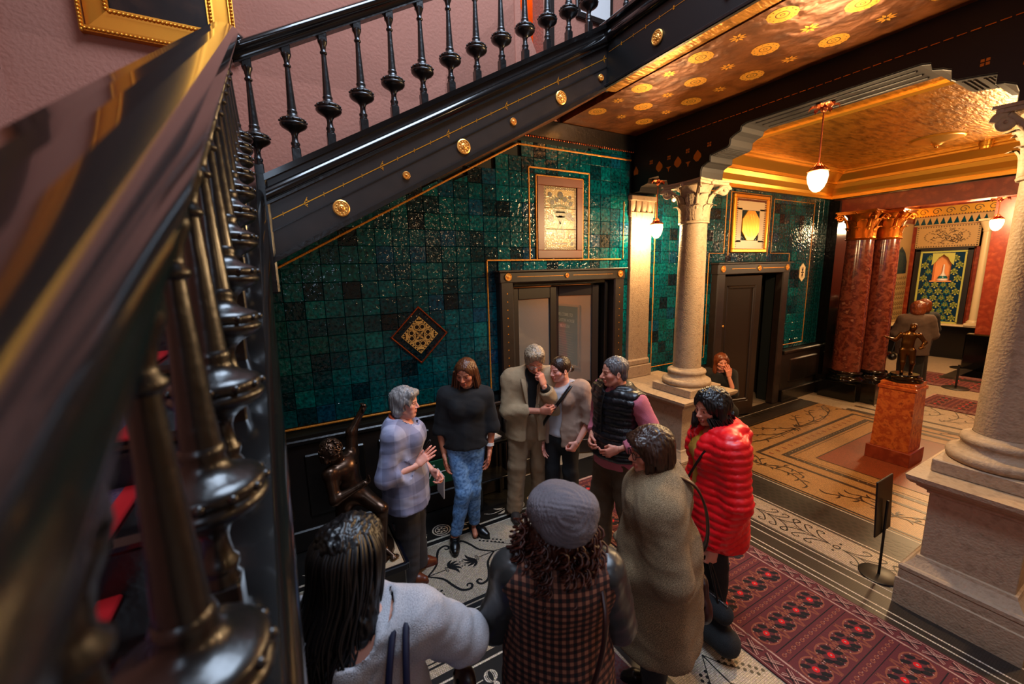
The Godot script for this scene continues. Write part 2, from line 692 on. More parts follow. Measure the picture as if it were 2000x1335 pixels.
func check_tex(size: int, a: Color, b: Color, c: Color) -> ImageTexture:
	var im := Image.create(size, size, false, Image.FORMAT_RGB8)
	im.fill(a)
	var k := size / 8
	for i in 4:
		im.fill_rect(Rect2i(i * 2 * k, 0, k, size), b)
	for i in 4:
		im.fill_rect(Rect2i(0, i * 2 * k, size, k), b)
	for i in 4:
		for j in 4:
			im.fill_rect(Rect2i(i * 2 * k, j * 2 * k, k, k), c)
	return ImageTexture.create_from_image(im)

func materials() -> void:
	var fine := normal_tex(noise(0.05, 4), 256, 4.0)
	var grain := normal_tex(noise(0.12, 3), 256, 6.0)
	M.fine = fine
	coat(mat("ebonised_wood", Color(0.065, 0.054, 0.05), 0.32), 0.25, 0.12)
	tri(bump(M.ebonised_wood, fine, 0.12), 1.5)
	coat(mat("ebonised_face", Color(0.15, 0.105, 0.085), 0.42), 0.25, 0.2)
	tri(M.ebonised_face, 1.2, ramp(noise(0.02, 4, FastNoiseLite.TYPE_SIMPLEX_SMOOTH, 3), 256, [Color(0.75, 0.72, 0.7), Color(1, 1, 1)]))
	coat(mat("ebonised_rail", Color(0.06, 0.053, 0.052), 0.16), 0.6, 0.08)
	mat("dado_wood", Color(0.1, 0.075, 0.065), 0.4)
	coat(mat("door_wood", Color(0.135, 0.1, 0.085), 0.4), 0.3, 0.15)
	mat("gilt_line", Color(0.95, 0.64, 0.16), 0.35, 0.75)
	mat("gilt_trim", Color(0.93, 0.63, 0.2), 0.5, 0.35)
	tri(M.gilt_trim, 9.0, cells_tex(256, 16, 0.35, 0.75, 2.0))
	mat("gilt_roundel", Color(0.97, 0.72, 0.36), 0.36, 0.7)
	var leaf := ramp(noise(0.03, 4, FastNoiseLite.TYPE_SIMPLEX_SMOOTH, 12), 256, [Color(0.6, 0.56, 0.5), Color(0.9, 0.88, 0.86), Color(1, 1, 1)])
	mat("copper_ceiling", Color(0.52, 0.30, 0.13), 0.4, 0.5)
	tri(bump(M.copper_ceiling, fine, 0.3), 0.5, leaf)
	mat("gold_ceiling", Color(0.84, 0.58, 0.2), 0.36, 0.7)
	tri(bump(M.gold_ceiling, fine, 0.35), 0.6, leaf)
	M.gold_ceiling.uv1_scale = Vector3(0.35, 0.6, 1.6)
	mat("gold_moulding", Color(0.9, 0.66, 0.25), 0.3, 0.75)
	mat("stencil_gold", Color(1.0, 0.72, 0.28), 0.38, 0.75)
	mat("stone", Color(0.66, 0.57, 0.46), 0.6)
	tri(bump(M.stone, grain, 0.2), 1.6, ramp(noise(0.03, 5, FastNoiseLite.TYPE_SIMPLEX_SMOOTH, 21), 256, [Color(0.84, 0.82, 0.8), Color(1, 1, 1), Color(0.95, 0.93, 0.9)]))
	mat("soffit_grey", Color(0.15, 0.145, 0.15), 0.5)
	mat("beam_black", Color(0.03, 0.027, 0.026), 0.45)
	mat("pierced_gold", Color(0.78, 0.46, 0.12), 0.45, 0.45)
	mat("plaster_pink", Color(0.66, 0.43, 0.355), 0.85)
	tri(bump(M.plaster_pink, grain, 0.12), 1.0)
	mat("plaster_dim", Color(0.5, 0.42, 0.36), 0.9)
	mat("plaster_peach", Color(0.85, 0.56, 0.34), 0.85)
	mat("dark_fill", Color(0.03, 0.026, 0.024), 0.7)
	# mosaic
	var tess := cells_tex(512, 42, 0.55, 0.82)
	for a in [["mosaic_cream", Color(0.74, 0.68, 0.60)], ["mosaic_black", Color(0.075, 0.07, 0.068)], ["mosaic_white", Color(0.86, 0.83, 0.77)], ["mosaic_brown", Color(0.25, 0.19, 0.14)], ["mosaic_red", Color(0.56, 0.27, 0.16)], ["mosaic_gold", Color(0.70, 0.54, 0.34)], ["mosaic_grey", Color(0.2, 0.175, 0.16)]]:
		tri(mat(a[0], a[1], 0.42), 2.0, tess)
	# glazed tiles
	var glaze := normal_tex(noise(0.022, 3, FastNoiseLite.TYPE_SIMPLEX_SMOOTH, 31), 256, 10.0)
	var teal := ramp(noise(0.03, 5, FastNoiseLite.TYPE_SIMPLEX_SMOOTH, 40, 20.0), 256, [Color(0.35, 0.4, 0.42), Color(0.62, 0.7, 0.7), Color(0.9, 0.92, 0.9), Color(1, 1, 1)])
	var tcol := [Color(0.0, 0.31, 0.36), Color(0.0, 0.36, 0.41), Color(0.01, 0.25, 0.31), Color(0.0, 0.42, 0.46), Color(0.015, 0.19, 0.24), Color(0.0, 0.33, 0.35), Color(0.03, 0.28, 0.40), Color(0.04, 0.14, 0.18)]
	M.tiles = []
	for i in 8:
		var m := mat("teal_tile", tcol[i], 0.07)
		tri(m, 2.6, teal)
		m.uv1_offset = Vector3(i * 0.37, i * 0.21, i * 0.5)
		bump(m, glaze, 0.25)
		M.tiles.append(m)
	mat("grout", Color(0.05, 0.09, 0.09), 0.7)
	# marble
	var red := ramp(noise(0.012, 5, FastNoiseLite.TYPE_SIMPLEX_SMOOTH, 51, 45.0), 512, [Color(0.66, 0.47, 0.37), Color(0.30, 0.11, 0.08), Color(0.47, 0.24, 0.17), Color(0.25, 0.09, 0.07), Color(0.60, 0.40, 0.31)])
	tri(mat("red_marble", Color(1, 1, 1), 0.16), 0.8, red)
	var orange := ramp(noise(0.014, 5, FastNoiseLite.TYPE_SIMPLEX_SMOOTH, 57, 40.0), 512, [Color(0.80, 0.48, 0.22), Color(0.55, 0.22, 0.09), Color(0.72, 0.37, 0.15), Color(0.40, 0.14, 0.07)])
	tri(mat("orange_marble", Color(1, 1, 1), 0.25), 1.2, orange)
	tri(mat("rust_marble", Color(0.85, 0.78, 0.74), 0.3), 0.9, ramp(noise(0.02, 5, FastNoiseLite.TYPE_SIMPLEX_SMOOTH, 58, 30.0), 256, [Color(0.66, 0.3, 0.18), Color(0.52, 0.2, 0.11), Color(0.72, 0.38, 0.24)]))
	mat("black_marble", Color(0.018, 0.017, 0.02), 0.12)
	mat("cream_marble", Color(0.85, 0.76, 0.6), 0.35)
	mat("gilt_dark", Color(0.66, 0.36, 0.1), 0.32, 0.85)
	mat("bronze", Color(0.30, 0.22, 0.17), 0.27, 0.85)
	mat("bronze_warm", Color(0.36, 0.23, 0.1), 0.28, 0.9)
	mat("brass", Color(0.9, 0.62, 0.3), 0.25, 0.95)
	mat("copper", Color(0.8, 0.42, 0.25), 0.25, 0.95)
	mat("black_metal", Color(0.03, 0.028, 0.027), 0.42)
	mat("chrome", Color(0.8, 0.8, 0.82), 0.2, 1.0)
	mat("steel", Color(0.7, 0.68, 0.65), 0.3, 0.9)
	mat("glass_dark", Color(0.9, 0.95, 0.95, 0.08), 0.03)
	M.glass_dark.transparency = BaseMaterial3D.TRANSPARENCY_ALPHA
	mat("paper", Color(0.85, 0.83, 0.82), 0.8)
	mat("ink", Color(0.12, 0.12, 0.13), 0.8)
	mat("green_sign", Color(0.02, 0.33, 0.2), 0.5)
	mat("white_paint", Color(0.85, 0.87, 0.85), 0.6)
	mat("red_paint", Color(0.62, 0.03, 0.025), 0.3)
	mat("purple_board", Color(0.10, 0.085, 0.125), 0.5)
	mat("oak_frame", Color(0.74, 0.5, 0.3), 0.5)
	mat("orange_post", Color(0.62, 0.22, 0.05), 0.5)
	var lamp := mat("lamp_glass", Color(1.0, 0.93, 0.82), 0.4)
	lamp.emission_enabled = true
	lamp.emission = Color(1.0, 0.86, 0.66)
	lamp.emission_energy_multiplier = 3.0
	var day := mat("skylight_glow", Color(1, 1, 1), 0.5)
	day.emission_enabled = true
	day.emission = Color(0.8, 0.9, 1.0)
	day.emission_energy_multiplier = 1.6
	# cloth and skin
	var weave := normal_tex(noise(0.35, 2), 256, 8.0)
	var fold := normal_tex(noise(0.018, 3), 256, 10.0)
	var speck := ramp(noise(0.3, 3, FastNoiseLite.TYPE_SIMPLEX_SMOOTH, 77), 256, [Color(0.55, 0.55, 0.55), Color(0.85, 0.85, 0.85), Color(1, 1, 1)])
	for a in [["cloth_charcoal", Color(0.075, 0.075, 0.095)], ["cloth_white", Color(0.82, 0.80, 0.82)], ["cloth_pink", Color(0.85, 0.45, 0.52)], ["cloth_khaki", Color(0.66, 0.53, 0.39)], ["cloth_olive", Color(0.36, 0.27, 0.17)], ["cloth_grey", Color(0.23, 0.205, 0.21)], ["cloth_black", Color(0.022, 0.022, 0.025)], ["cloth_yellow", Color(0.85, 0.60, 0.06)], ["cloth_beige", Color(0.74, 0.60, 0.51)], ["cloth_linen", Color(0.78, 0.65, 0.49)], ["cloth_green", Color(0.02, 0.16, 0.075)], ["cloth_brown", Color(0.13, 0.09, 0.08)], ["cloth_taupe", Color(0.34, 0.25, 0.19)], ["cloth_lavender", Color(0.62, 0.56, 0.60)]]:
		tri(bump(mat(a[0], a[1], 0.85), weave, 0.35), 3.0, speck, false)
		M[a[0]].rim_enabled = true
		M[a[0]].rim = 0.25
	tri(bump(mat("denim", Color(0.52, 0.66, 0.82), 0.8), weave, 0.5), 4.0, ramp(noise(0.03, 4, FastNoiseLite.TYPE_SIMPLEX_SMOOTH, 80), 256, [Color(0.4, 0.5, 0.62), Color(0.8, 0.88, 0.95), Color(1, 1, 1)]), false)
	tri(bump(mat("denim_dark", Color(0.05, 0.065, 0.10), 0.8), weave, 0.5), 4.0, speck, false)
	mat("puffer_navy", Color(0.018, 0.026, 0.048), 0.36)
	mat("puffer_red", Color(0.86, 0.045, 0.085), 0.42)
	tri(mat("tweed", Color(0.78, 0.70, 0.60), 0.95), 7.0, ramp(noise(0.16, 2, FastNoiseLite.TYPE_CELLULAR, 84), 256, [Color(0.12, 0.1, 0.08), Color(0.5, 0.45, 0.36), Color(1.0, 0.95, 0.85), Color(0.45, 0.38, 0.28)]), false)
	bump(M.tweed, weave, 1.0)
	tri(mat("check_cloth", Color(0.62, 0.44, 0.36), 0.9), 9.0, check_tex(128, Color(0.85, 0.75, 0.68), Color(0.42, 0.3, 0.27), Color(0.08, 0.06, 0.06)), false)
	tri(mat("plaid_grey", Color(0.5, 0.5, 0.57), 0.9), 3.1, check_tex(128, Color(0.98, 0.98, 1.0), Color(0.82, 0.82, 0.88), Color(0.66, 0.66, 0.72)), false)
	M.plaid_grey.albedo_color = Color(0.66, 0.66, 0.74)
	M.plaid_grey.uv1_scale = Vector3.ONE * 1.3
	tri(mat("plaid_warm", Color(0.42, 0.38, 0.4), 0.9), 1.3, M.plaid_grey.albedo_texture, false)
	tri(mat("leopard", Color(0.75, 0.7, 0.66), 0.9), 12.0, ramp(noise(0.09, 1, FastNoiseLite.TYPE_CELLULAR, 85), 128, [Color(0.05, 0.05, 0.06), Color(0.1, 0.1, 0.1), Color(0.9, 0.85, 0.8), Color(1, 1, 1)]), false)
	mat("leather_brown", Color(0.17, 0.065, 0.045), 0.38)
	mat("leather_tan", Color(0.40, 0.17, 0.06), 0.38)
	mat("leather_black", Color(0.02, 0.02, 0.022), 0.33)
	mat("leather_navy", Color(0.016, 0.022, 0.06), 0.3)
	mat("leather_grey", Color(0.17, 0.165, 0.16), 0.36)
	mat("nylon_blue", Color(0.20, 0.20, 0.72), 0.5)
	mat("strap_navy", Color(0.035, 0.045, 0.16), 0.5)
	mat("suede_brown", Color(0.15, 0.1, 0.075), 0.8)
	mat("rubber_brown", Color(0.36, 0.13, 0.06), 0.4)
	mat("terracotta_bead", Color(0.66, 0.24, 0.10), 0.4)
	for a in [["skin_fair", Color(0.80, 0.53, 0.43)], ["skin_tan", Color(0.74, 0.45, 0.33)], ["skin_pale", Color(0.86, 0.60, 0.52)]]:
		var m := mat(a[0], a[1], 0.5)
		m.vertex_color_use_as_albedo = true
		m.subsurf_scatter_enabled = true
		m.subsurf_scatter_strength = 0.12
	for a in [["hair_silver", Color(0.56, 0.53, 0.52)], ["hair_brown", Color(0.20, 0.105, 0.055)], ["hair_blonde_brown", Color(0.36, 0.19, 0.085)], ["hair_white", Color(0.62, 0.53, 0.43)], ["hair_grey", Color(0.34, 0.32, 0.32)], ["hair_black", Color(0.014, 0.011, 0.013)], ["hair_dark", Color(0.035, 0.018, 0.022)], ["hair_auburn", Color(0.24, 0.085, 0.035)], ["hair_ginger", Color(0.42, 0.19, 0.07)], ["hair_chestnut", Color(0.17, 0.085, 0.042)]]:
		var m := mat(a[0], a[1], 0.4)
		m.vertex_color_use_as_albedo = true
	mat("eye", Color(0.03, 0.025, 0.02), 0.1)
	tri(bump(mat("knit_grey", Color(0.50, 0.46, 0.48), 0.95), weave, 0.6), 5.0, speck, false)
	mat("gilt_frame", Color(0.90, 0.60, 0.20), 0.35, 0.8)
	tri(mat("painting", Color(0.5, 0.42, 0.35), 0.35), 0.9, ramp(noise(0.02, 5, FastNoiseLite.TYPE_SIMPLEX_SMOOTH, 90, 30.0), 256, [Color(0.12, 0.09, 0.08), Color(0.25, 0.18, 0.15), Color(0.45, 0.34, 0.26)]))
	tri(mat("tread_carpet", Color(0.9, 0.85, 0.9), 0.95), 4.0, ramp(noise(0.1, 3, FastNoiseLite.TYPE_CELLULAR, 91), 256, [Color(0.42, 0.16, 0.22), Color(0.25, 0.2, 0.34), Color(0.5, 0.38, 0.4), Color(0.35, 0.12, 0.2)]))
	mat("tread_edge", Color(0.75, 0.02, 0.07), 0.9)
	var pile := ramp(noise(0.2, 3, FastNoiseLite.TYPE_SIMPLEX_SMOOTH, 95), 256, [Color(0.55, 0.5, 0.5), Color(0.9, 0.85, 0.85), Color(1, 1, 1)])
	for a in [["rug", Color(0.38, 0.15, 0.18)], ["rug_navy", Color(0.035, 0.03, 0.07)], ["rug_cream", Color(0.72, 0.60, 0.55)], ["rug_orange", Color(0.56, 0.32, 0.24)]]:
		tri(mat(a[0], a[1], 0.95), 5.0, pile)
	tri(mat("faded_rug", Color(0.9, 0.85, 0.85), 0.95), 2.2, ramp(noise(0.06, 4, FastNoiseLite.TYPE_SIMPLEX_SMOOTH, 97), 256, [Color(0.16, 0.17, 0.24), Color(0.42, 0.22, 0.22), Color(0.35, 0.3, 0.33), Color(0.5, 0.25, 0.24)]))
# ---------------------------------------------------------------- floor
func band(m: MB, x0: float, x1: float, z0: float, z1: float, lift := 0.001) -> void:
	var f := m.v.size()
	for p in [[x0, z0], [x1, z0], [x1, z1], [x0, z1]]: m.vert(V(p[0], lift, p[1]), Vector3.UP)
	m.tri(f, f + 1, f + 2); m.tri(f, f + 2, f + 3)

func frame_band(m: MB, x1: float, z0: float, d0: float, d1: float, lift := 0.001) -> void:
	# ring between the offsets d0 and d1 inside the panel whose corner is x1, z0; runs on to x -0.4 and z 1.2
	band(m, -0.4, x1 - d0, z0 + d0, z0 + d1, lift)
	band(m, x1 - d1, x1 - d0, z0 + d1, 1.2, lift)

func flat_line(m: MB, pts: Array, w: Array, lift := 0.0012) -> void:      # pts as Vector2 (x, z)
	var q := []
	for p in pts: q.append(V(p.x, lift, p.y))
	m.ribbon(q, w, Vector3.UP, 0.0)

func flat_leaf(m: MB, a: Vector2, b: Vector2, w: float, lift := 0.0012) -> void:
	var q := []
	var ws := []
	var side := (b - a).orthogonal() * 0.18
	for i in 7:
		var t := i / 6.0
		var p := a.lerp(b, t) + side * sin(t * PI)
		q.append(V(p.x, lift, p.y))
		ws.append(maxf(w * sin(PI * minf(t * 0.93 + 0.05, 1.0)), 0.003))
	m.ribbon(q, ws, Vector3.UP, 0.0)

func taper(n: int, w: float) -> Array:
	var r := []
	for i in n: r.append(w * (0.35 + 0.65 * sin(PI * (0.12 + 0.8 * i / (n - 1.0)))))
	return r

func scroll_unit(m: MB, ox: float, oz: float, sx: float, swap: bool) -> void:
	# half a repeat of the vine that runs along the cream pavement; u runs away from the flower pair, w across
	var F := func(a: Array) -> Array:
		var r := []
		for i in range(0, a.size(), 2):
			var p := Vector2(a[i] * sx, a[i + 1])
			r.append(Vector2(ox + (p.y if swap else p.x), oz + (p.x if swap else p.y)))
		return r
	var s: Array
	s = spline(F.call([-0.14, 0.0, -0.32, 0.0, -0.50, 0.015]), 5)
	flat_line(m, s, [0.009])
	for k in [-1.0, 1.0]:
		s = spline(F.call([-0.30, 0.0, -0.24, 0.045 * k, -0.19, 0.10 * k, -0.155, 0.19 * k, -0.115, 0.265 * k, -0.06, 0.29 * k, -0.03, 0.275 * k, -0.025, 0.245 * k, -0.05, 0.235 * k, -0.065, 0.255 * k]), 5)
		flat_line(m, s, taper(s.size(), 0.022))
		s = spline(F.call([-0.50, 0.015, -0.40, 0.07 * k, -0.33, 0.13 * k]), 5)
		flat_line(m, s, [0.006])
		for i in 7:
			var u := -0.42 + 0.028 * i
			for j in [-1.0, 1.0]:
				var c: Array = F.call([u, (0.085 + 0.022 * i + 0.022 * j) * k])
				m.disc(V(c[0].x, 0.0012, c[0].y), V(0.011, 0, 0), V(0, 0, 0.011), Vector3.UP, 8)
	for i in 5:
		var a := (i - 2) * 0.5
		var p: Array = F.call([-0.115, 0.0, -0.115 + 0.105 * cos(a), 0.105 * sin(a)])
		flat_leaf(m, p[0], p[1], 0.026)
	for k in [-1.0, 1.0]:
		var q: Array = F.call([-0.135, 0.018 * k])
		m.disc(V(q[0].x, 0.0012, q[0].y), V(0.014, 0, 0), V(0, 0, 0.014), Vector3.UP, 8, 0.5)
		q = F.call([-0.012, 0.028 * k])
		m.disc(V(q[0].x, 0.0012, q[0].y), V(0.008, 0, 0), V(0, 0, 0.008), Vector3.UP, 6)

func branch(m: MB, pts: Array, leaves: int, size: float) -> void:
	var s := spline(pts, 6)
	flat_line(m, s, taper(s.size(), size * 0.16))
	for i in leaves:
		var t := (i + 0.6) / leaves
		var k := mini(int(t * (s.size() - 1)), s.size() - 2)
		var d: Vector2 = (s[k + 1] - s[k]).normalized()
		var o := d.orthogonal() * (1.0 if i % 2 == 0 else -1.0)
		flat_leaf(m, s[k], s[k] + (d * 0.7 + o) * size * rnd.randf_range(0.6, 1.0), size * 0.22)

func build_floor() -> void:
	var fl := struct("floor", span(-2.6, 17.0, -0.22, 0.0, -7.0, 4.6), M.mosaic_cream, "mosaic floor of cream, black and ochre running from hall to tiled court")
	var black := MB.new()
	var white := MB.new()
	var vine := MB.new()
	# dark border along the tiled wall
	band(black, -0.4, 3.38, -3.9, -3.335)
	band(white, -0.4, 2.32, -3.335, -3.312)
	band(black, -0.4, 2.32, -3.312, -3.262)
	band(white, -0.4, 2.32, -3.262, -3.25, 0.0008)
	for i in 5:
		var c := V(1.09 + (i - 2) * 0.82, 0.0022, -3.43)
		for q in [[0.088, 0.86], [0.062, 0.84]]:
			white.disc(c, V(q[0], 0, 0), V(0, 0, q[0]), Vector3.UP, 24, q[1])
		for k in 6:
			var a := TAU * k / 6
			flat_leaf(white, Vector2(c.x, c.z) + Vector2(cos(a), sin(a)) * 0.012, Vector2(c.x, c.z) + Vector2(cos(a), sin(a)) * 0.048, 0.02, 0.0022)
		for k in [-1.0, 1.0]:
			for j in [-1.0, 1.0]:
				flat_leaf(white, Vector2(c.x + 0.15 * k, c.z + 0.02 * j), Vector2(c.x + 0.24 * k, c.z + 0.055 * j), 0.028, 0.0022)
			flat_line(white, spline([Vector2(c.x + 0.14 * k, c.z), Vector2(c.x + 0.28 * k, c.z + 0.02), Vector2(c.x + 0.36 * k, c.z - 0.02)], 5), [0.007], 0.0022)
	# vine on the cream field, repeated along and then down the right side
	for i in 3:
		for k in [-1.0, 1.0]:
			scroll_unit(vine, 1.085 + (i - 1) * 1.14, -2.905, -k, false)
	for i in 2:
		for k in [-1.0, 1.0]:
			scroll_unit(vine, 2.05, -2.0 + i * 1.14, k, true)
	# bordered inner panel
	var px := 1.77
	var pz := -2.515
	frame_band(black, px, pz, 0.0, 0.03)
	frame_band(black, px, pz, 0.042, 0.085)
	frame_band(black, px, pz, 0.085, 0.138)
	frame_band(white, px, pz, 0.088, 0.096, 0.0016)
	frame_band(black, px, pz, 0.158, 0.168)
	frame_band(black, px, pz, 0.34, 0.35)
	frame_band(black, px, pz, 0.368, 0.382)
	frame_band(black, px, pz, 0.44, 1.9)
	frame_band(white, px, pz, 0.488, 0.503, 0.0018)
	for i in 6:
		for s in 2:
			var c := Vector2(0.95 - i * 0.55 + 0.28, pz + 0.07) if s == 0 else Vector2(px - 0.07, -1.93 + i * 0.55)
			var al := Vector2(1, 0) if s == 0 else Vector2(0, 1)
			var ac := al.orthogonal()
			white.disc(V(c.x, 0.0016, c.y), V(0.03, 0, 0), V(0, 0, 0.03), Vector3.UP, 16, 0.72)
			for k in 4:
				var d := al.rotated(PI / 4 + k * PI / 2)
				flat_leaf(white, c + d * 0.003, c + d * 0.02, 0.012, 0.0018)
			for k in [-1.0, 1.0]:
				flat_line(white, [c + al * 0.05 * k, c + al * 0.18 * k], [0.006], 0.0018)
				for j in [-1.0, 1.0]:
					flat_leaf(white, c + al * 0.07 * k, c + al * 0.105 * k + ac * 0.026 * j, 0.012, 0.0018)
			# arabesque band
			c = Vector2(1.03 - i * 0.42, pz + 0.254) if s == 0 else Vector2(px - 0.254, -2.1 + i * 0.42)
			for k in [-1.0, 1.0]:
				var u := spline([c + al * 0.02 * k - ac * 0.03, c + al * 0.07 * k + ac * 0.02, c + al * 0.13 * k + ac * 0.05, c + al * 0.17 * k + ac * 0.0, c + al * 0.13 * k - ac * 0.03], 5)
				flat_line(vine, u, taper(u.size(), 0.016))
				for j in 5:
					var e: Vector2 = u[4 + j * 3]
					flat_leaf(vine, e, e + (al * k * 0.4 + ac * (1.0 if j % 2 == 0 else -1.0)) * 0.035, 0.012)
				flat_leaf(vine, c - ac * 0.035 + al * 0.006 * k, c + ac * 0.06 + al * 0.045 * k, 0.03)
			flat_leaf(vine, c - ac * 0.04, c + ac * 0.055, 0.03)
			# fruit on the dark inner panel
			c = Vector2(0.86 - i * 0.36, pz + 0.60) if s == 0 else Vector2(px - 0.60, -1.72 + i * 0.36)
			for k in 3:
				white.disc(V(c.x, 0.0018, c.y), V(0.042 - 0.012 * k, 0, 0), V(0, 0, 0.042), Vector3.UP, 16, 0.8)
			flat_leaf(white, c - ac * 0.04, c - ac * 0.085 + al * 0.02, 0.016, 0.0018)
			flat_leaf(white, c - ac * 0.04, c - ac * 0.085 - al * 0.02, 0.016, 0.0018)
			flat_line(white, [c - al * 0.05, c - al * 0.13], [0.008], 0.0018)
	# strips that lead into the inner hall
	var grey := MB.new()
	band(grey, 3.28, 3.73, -3.9, 3.0)
	for x in [3.392, 3.452, 3.60, 3.69]: band(white, x, x + 0.013, -3.9, 3.0, 0.002)
	band(black, 3.735, 3.742, -3.9, 3.0); band(black, 4.118, 4.125, -3.9, 3.0)
	for i in 6:
		var c := Vector2(3.93, -2.9 + i * 0.74)
		vine.disc(V(c.x, 0.0012, c.y), V(0.03, 0, 0), V(0, 0, 0.03), Vector3.UP, 14, 0.6)
		for k in [-1.0, 1.0]:
			vine.disc(V(c.x + 0.07 * k, 0.0012, c.y), V(0.012, 0, 0), V(0, 0, 0.012), Vector3.UP, 8)
			flat_line(vine, [c + Vector2(0, 0.04 * k), c + Vector2(0, 0.34 * k)], [0.007])
			for j in 3:
				var b := c + Vector2(0, (0.05 + 0.1 * j) * k)
				for w in [-1.0, 1.0]:
					var u := spline([b, b + Vector2(0.035 * w, 0.09 * k), b + Vector2(0.11 * w, 0.15 * k), b + Vector2(0.135 * w, 0.115 * k), b + Vector2(0.115 * w, 0.092 * k), b + Vector2(0.1 * w, 0.108 * k)], 4)
					flat_line(vine, u, taper(u.size(), 0.012))
	band(grey, 4.13, 4.62, -3.9, 3.0)
	band(white, 4.145, 4.158, -3.9, 3.0, 0.002); band(white, 4.575, 4.588, -3.9, 3.0, 0.002)
	var lat := MB.new()
	for i in 46:
		for j in 5:
			var c := V(4.23 + j * 0.055, 0.0024, -3.6 + i * 0.075 + (0.037 if j % 2 else 0.0))
			var f := lat.v.size()
			for p in [[0, -0.034], [0.024, 0], [0, 0.034], [-0.024, 0]]: lat.vert(c + V(p[0], 0, p[1]), Vector3.UP)
			lat.tri(f, f + 1, f + 2); lat.tri(f, f + 2, f + 3)
	# inner hall pavement
	var gold := MB.new()
	band(gold, 4.62, 8.0, -3.9, 1.5)
	var brown := MB.new()
	band(grey, 4.62, 8.0, -3.9, -3.42, 0.002)
	for i in 26: band(black, 4.7 + i * 0.115, 4.74 + i * 0.115, -3.66, -3.58, 0.003)
	band(white, 4.62, 8.0, -3.70, -3.69, 0.003)
	band(black, 4.62, 8.0, -3.415, -3.385, 0.003)
	band(black, 4.635, 4.66, -3.385, 1.5, 0.003)
	var RB := func(x0: float, x1: float, z0: float, w: float, m: MB, lift: float) -> void:
		band(m, x0, x1, z0, z0 + w, lift)
		band(m, x0, x0 + w, z0 + w, 1.5, lift)
		band(m, x1 - w, x1, z0 + w, 1.5, lift)
	RB.call(5.18, 7.86, -2.85, 0.045, brown, 0.003)
	RB.call(5.37, 7.72, -2.63, 0.065, brown, 0.003)
	RB.call(5.47, 7.64, -2.54, 0.008, brown, 0.003)
	RB.call(5.63, 7.45, -2.36, 0.014, brown, 0.004)
	var redp := MB.new()
	band(redp, 5.64, 7.44, -2.35, 1.5, 0.003)
	for i in 30: white.disc(V(5.42 + i * 0.078, 0.004, -2.60), V(0.006, 0, 0), V(0, 0, 0.006), Vector3.UP, 6)
	for i in 26: white.disc(V(5.40, 0.004, -2.45 + i * 0.078), V(0.006, 0, 0), V(0, 0, 0.006), Vector3.UP, 6)
	for i in 16: band(redp, 5.3 + i * 0.15, 5.325 + i * 0.15, -2.75, -2.69, 0.003)
	var nv := MB.new()
	for k in 2:
		var fl2 := 1.0 if k == 0 else -1.0
		for i in 3:
			var x := 6.5 + fl2 * (0.1 + i * 0.42)
			branch(nv, [Vector2(6.5 + fl2 * 0.02, -3.0), Vector2(x, -3.02), Vector2(x + fl2 * 0.3, -3.22), Vector2(x + fl2 * 0.42, -3.28)], 8, 0.09)
		branch(nv, [Vector2(6.5, -3.0), Vector2(6.5 + fl2 * 0.6, -2.96), Vector2(6.5 + fl2 * 1.2, -3.1), Vector2(6.5 + fl2 * 1.42, -3.3)], 14, 0.07)
	for i in 3:
		var z := -2.6 + i * 1.25
		for k in [-1.0, 1.0]:
			branch(nv, [Vector2(4.9, z), Vector2(4.95, z + 0.3 * k), Vector2(4.8, z + 0.55 * k)], 8, 0.09)
			branch(nv, [Vector2(4.9, z), Vector2(5.08, z + 0.2 * k), Vector2(5.0, z + 0.42 * k)], 6, 0.09)
			branch(nv, [Vector2(7.95, z), Vector2(8.0, z + 0.3 * k), Vector2(7.9, z + 0.5 * k)], 5, 0.08)
	for p in [[black, "dark_mosaic_border", M.mosaic_black, 0.0], [white, "white_mosaic_inlay", M.mosaic_white, 0.0], [vine, "vine_scroll_inlay", M.mosaic_black, 0.0], [grey, "brown_mosaic_band", M.mosaic_grey, 0.0006], [lat, "lattice_inlay", M.mosaic_black, 0.0], [gold, "ochre_mosaic_field", M.mosaic_gold, 0.0], [brown, "mosaic_frame_line", M.mosaic_brown, 0.0], [redp, "red_marble_field", M.mosaic_red, 0.0], [nv, "branch_inlay", M.mosaic_brown, 0.0035]]:
		obj(p[1], p[0], p[2], fl, V(0, p[3], 0))
	# court beyond: lighter bands
	var c2 := MB.new()
	band(c2, 8.0, 8.1, -3.0, 1.0, 0.003); band(c2, 8.3, 8.36, -3.0, 1.0, 0.003); band(c2, 9.6, 9.68, -3.0, 1.0, 0.003)
	for i in 7:
		for j in 2:
			branch(c2, [Vector2(8.5, -2.8 + i * 0.4), Vector2(8.9, -2.7 + i * 0.4 + j * 0.2), Vector2(9.4, -2.9 + i * 0.4)], 7, 0.09)
	obj("far_mosaic_band", c2, M.mosaic_brown, fl)

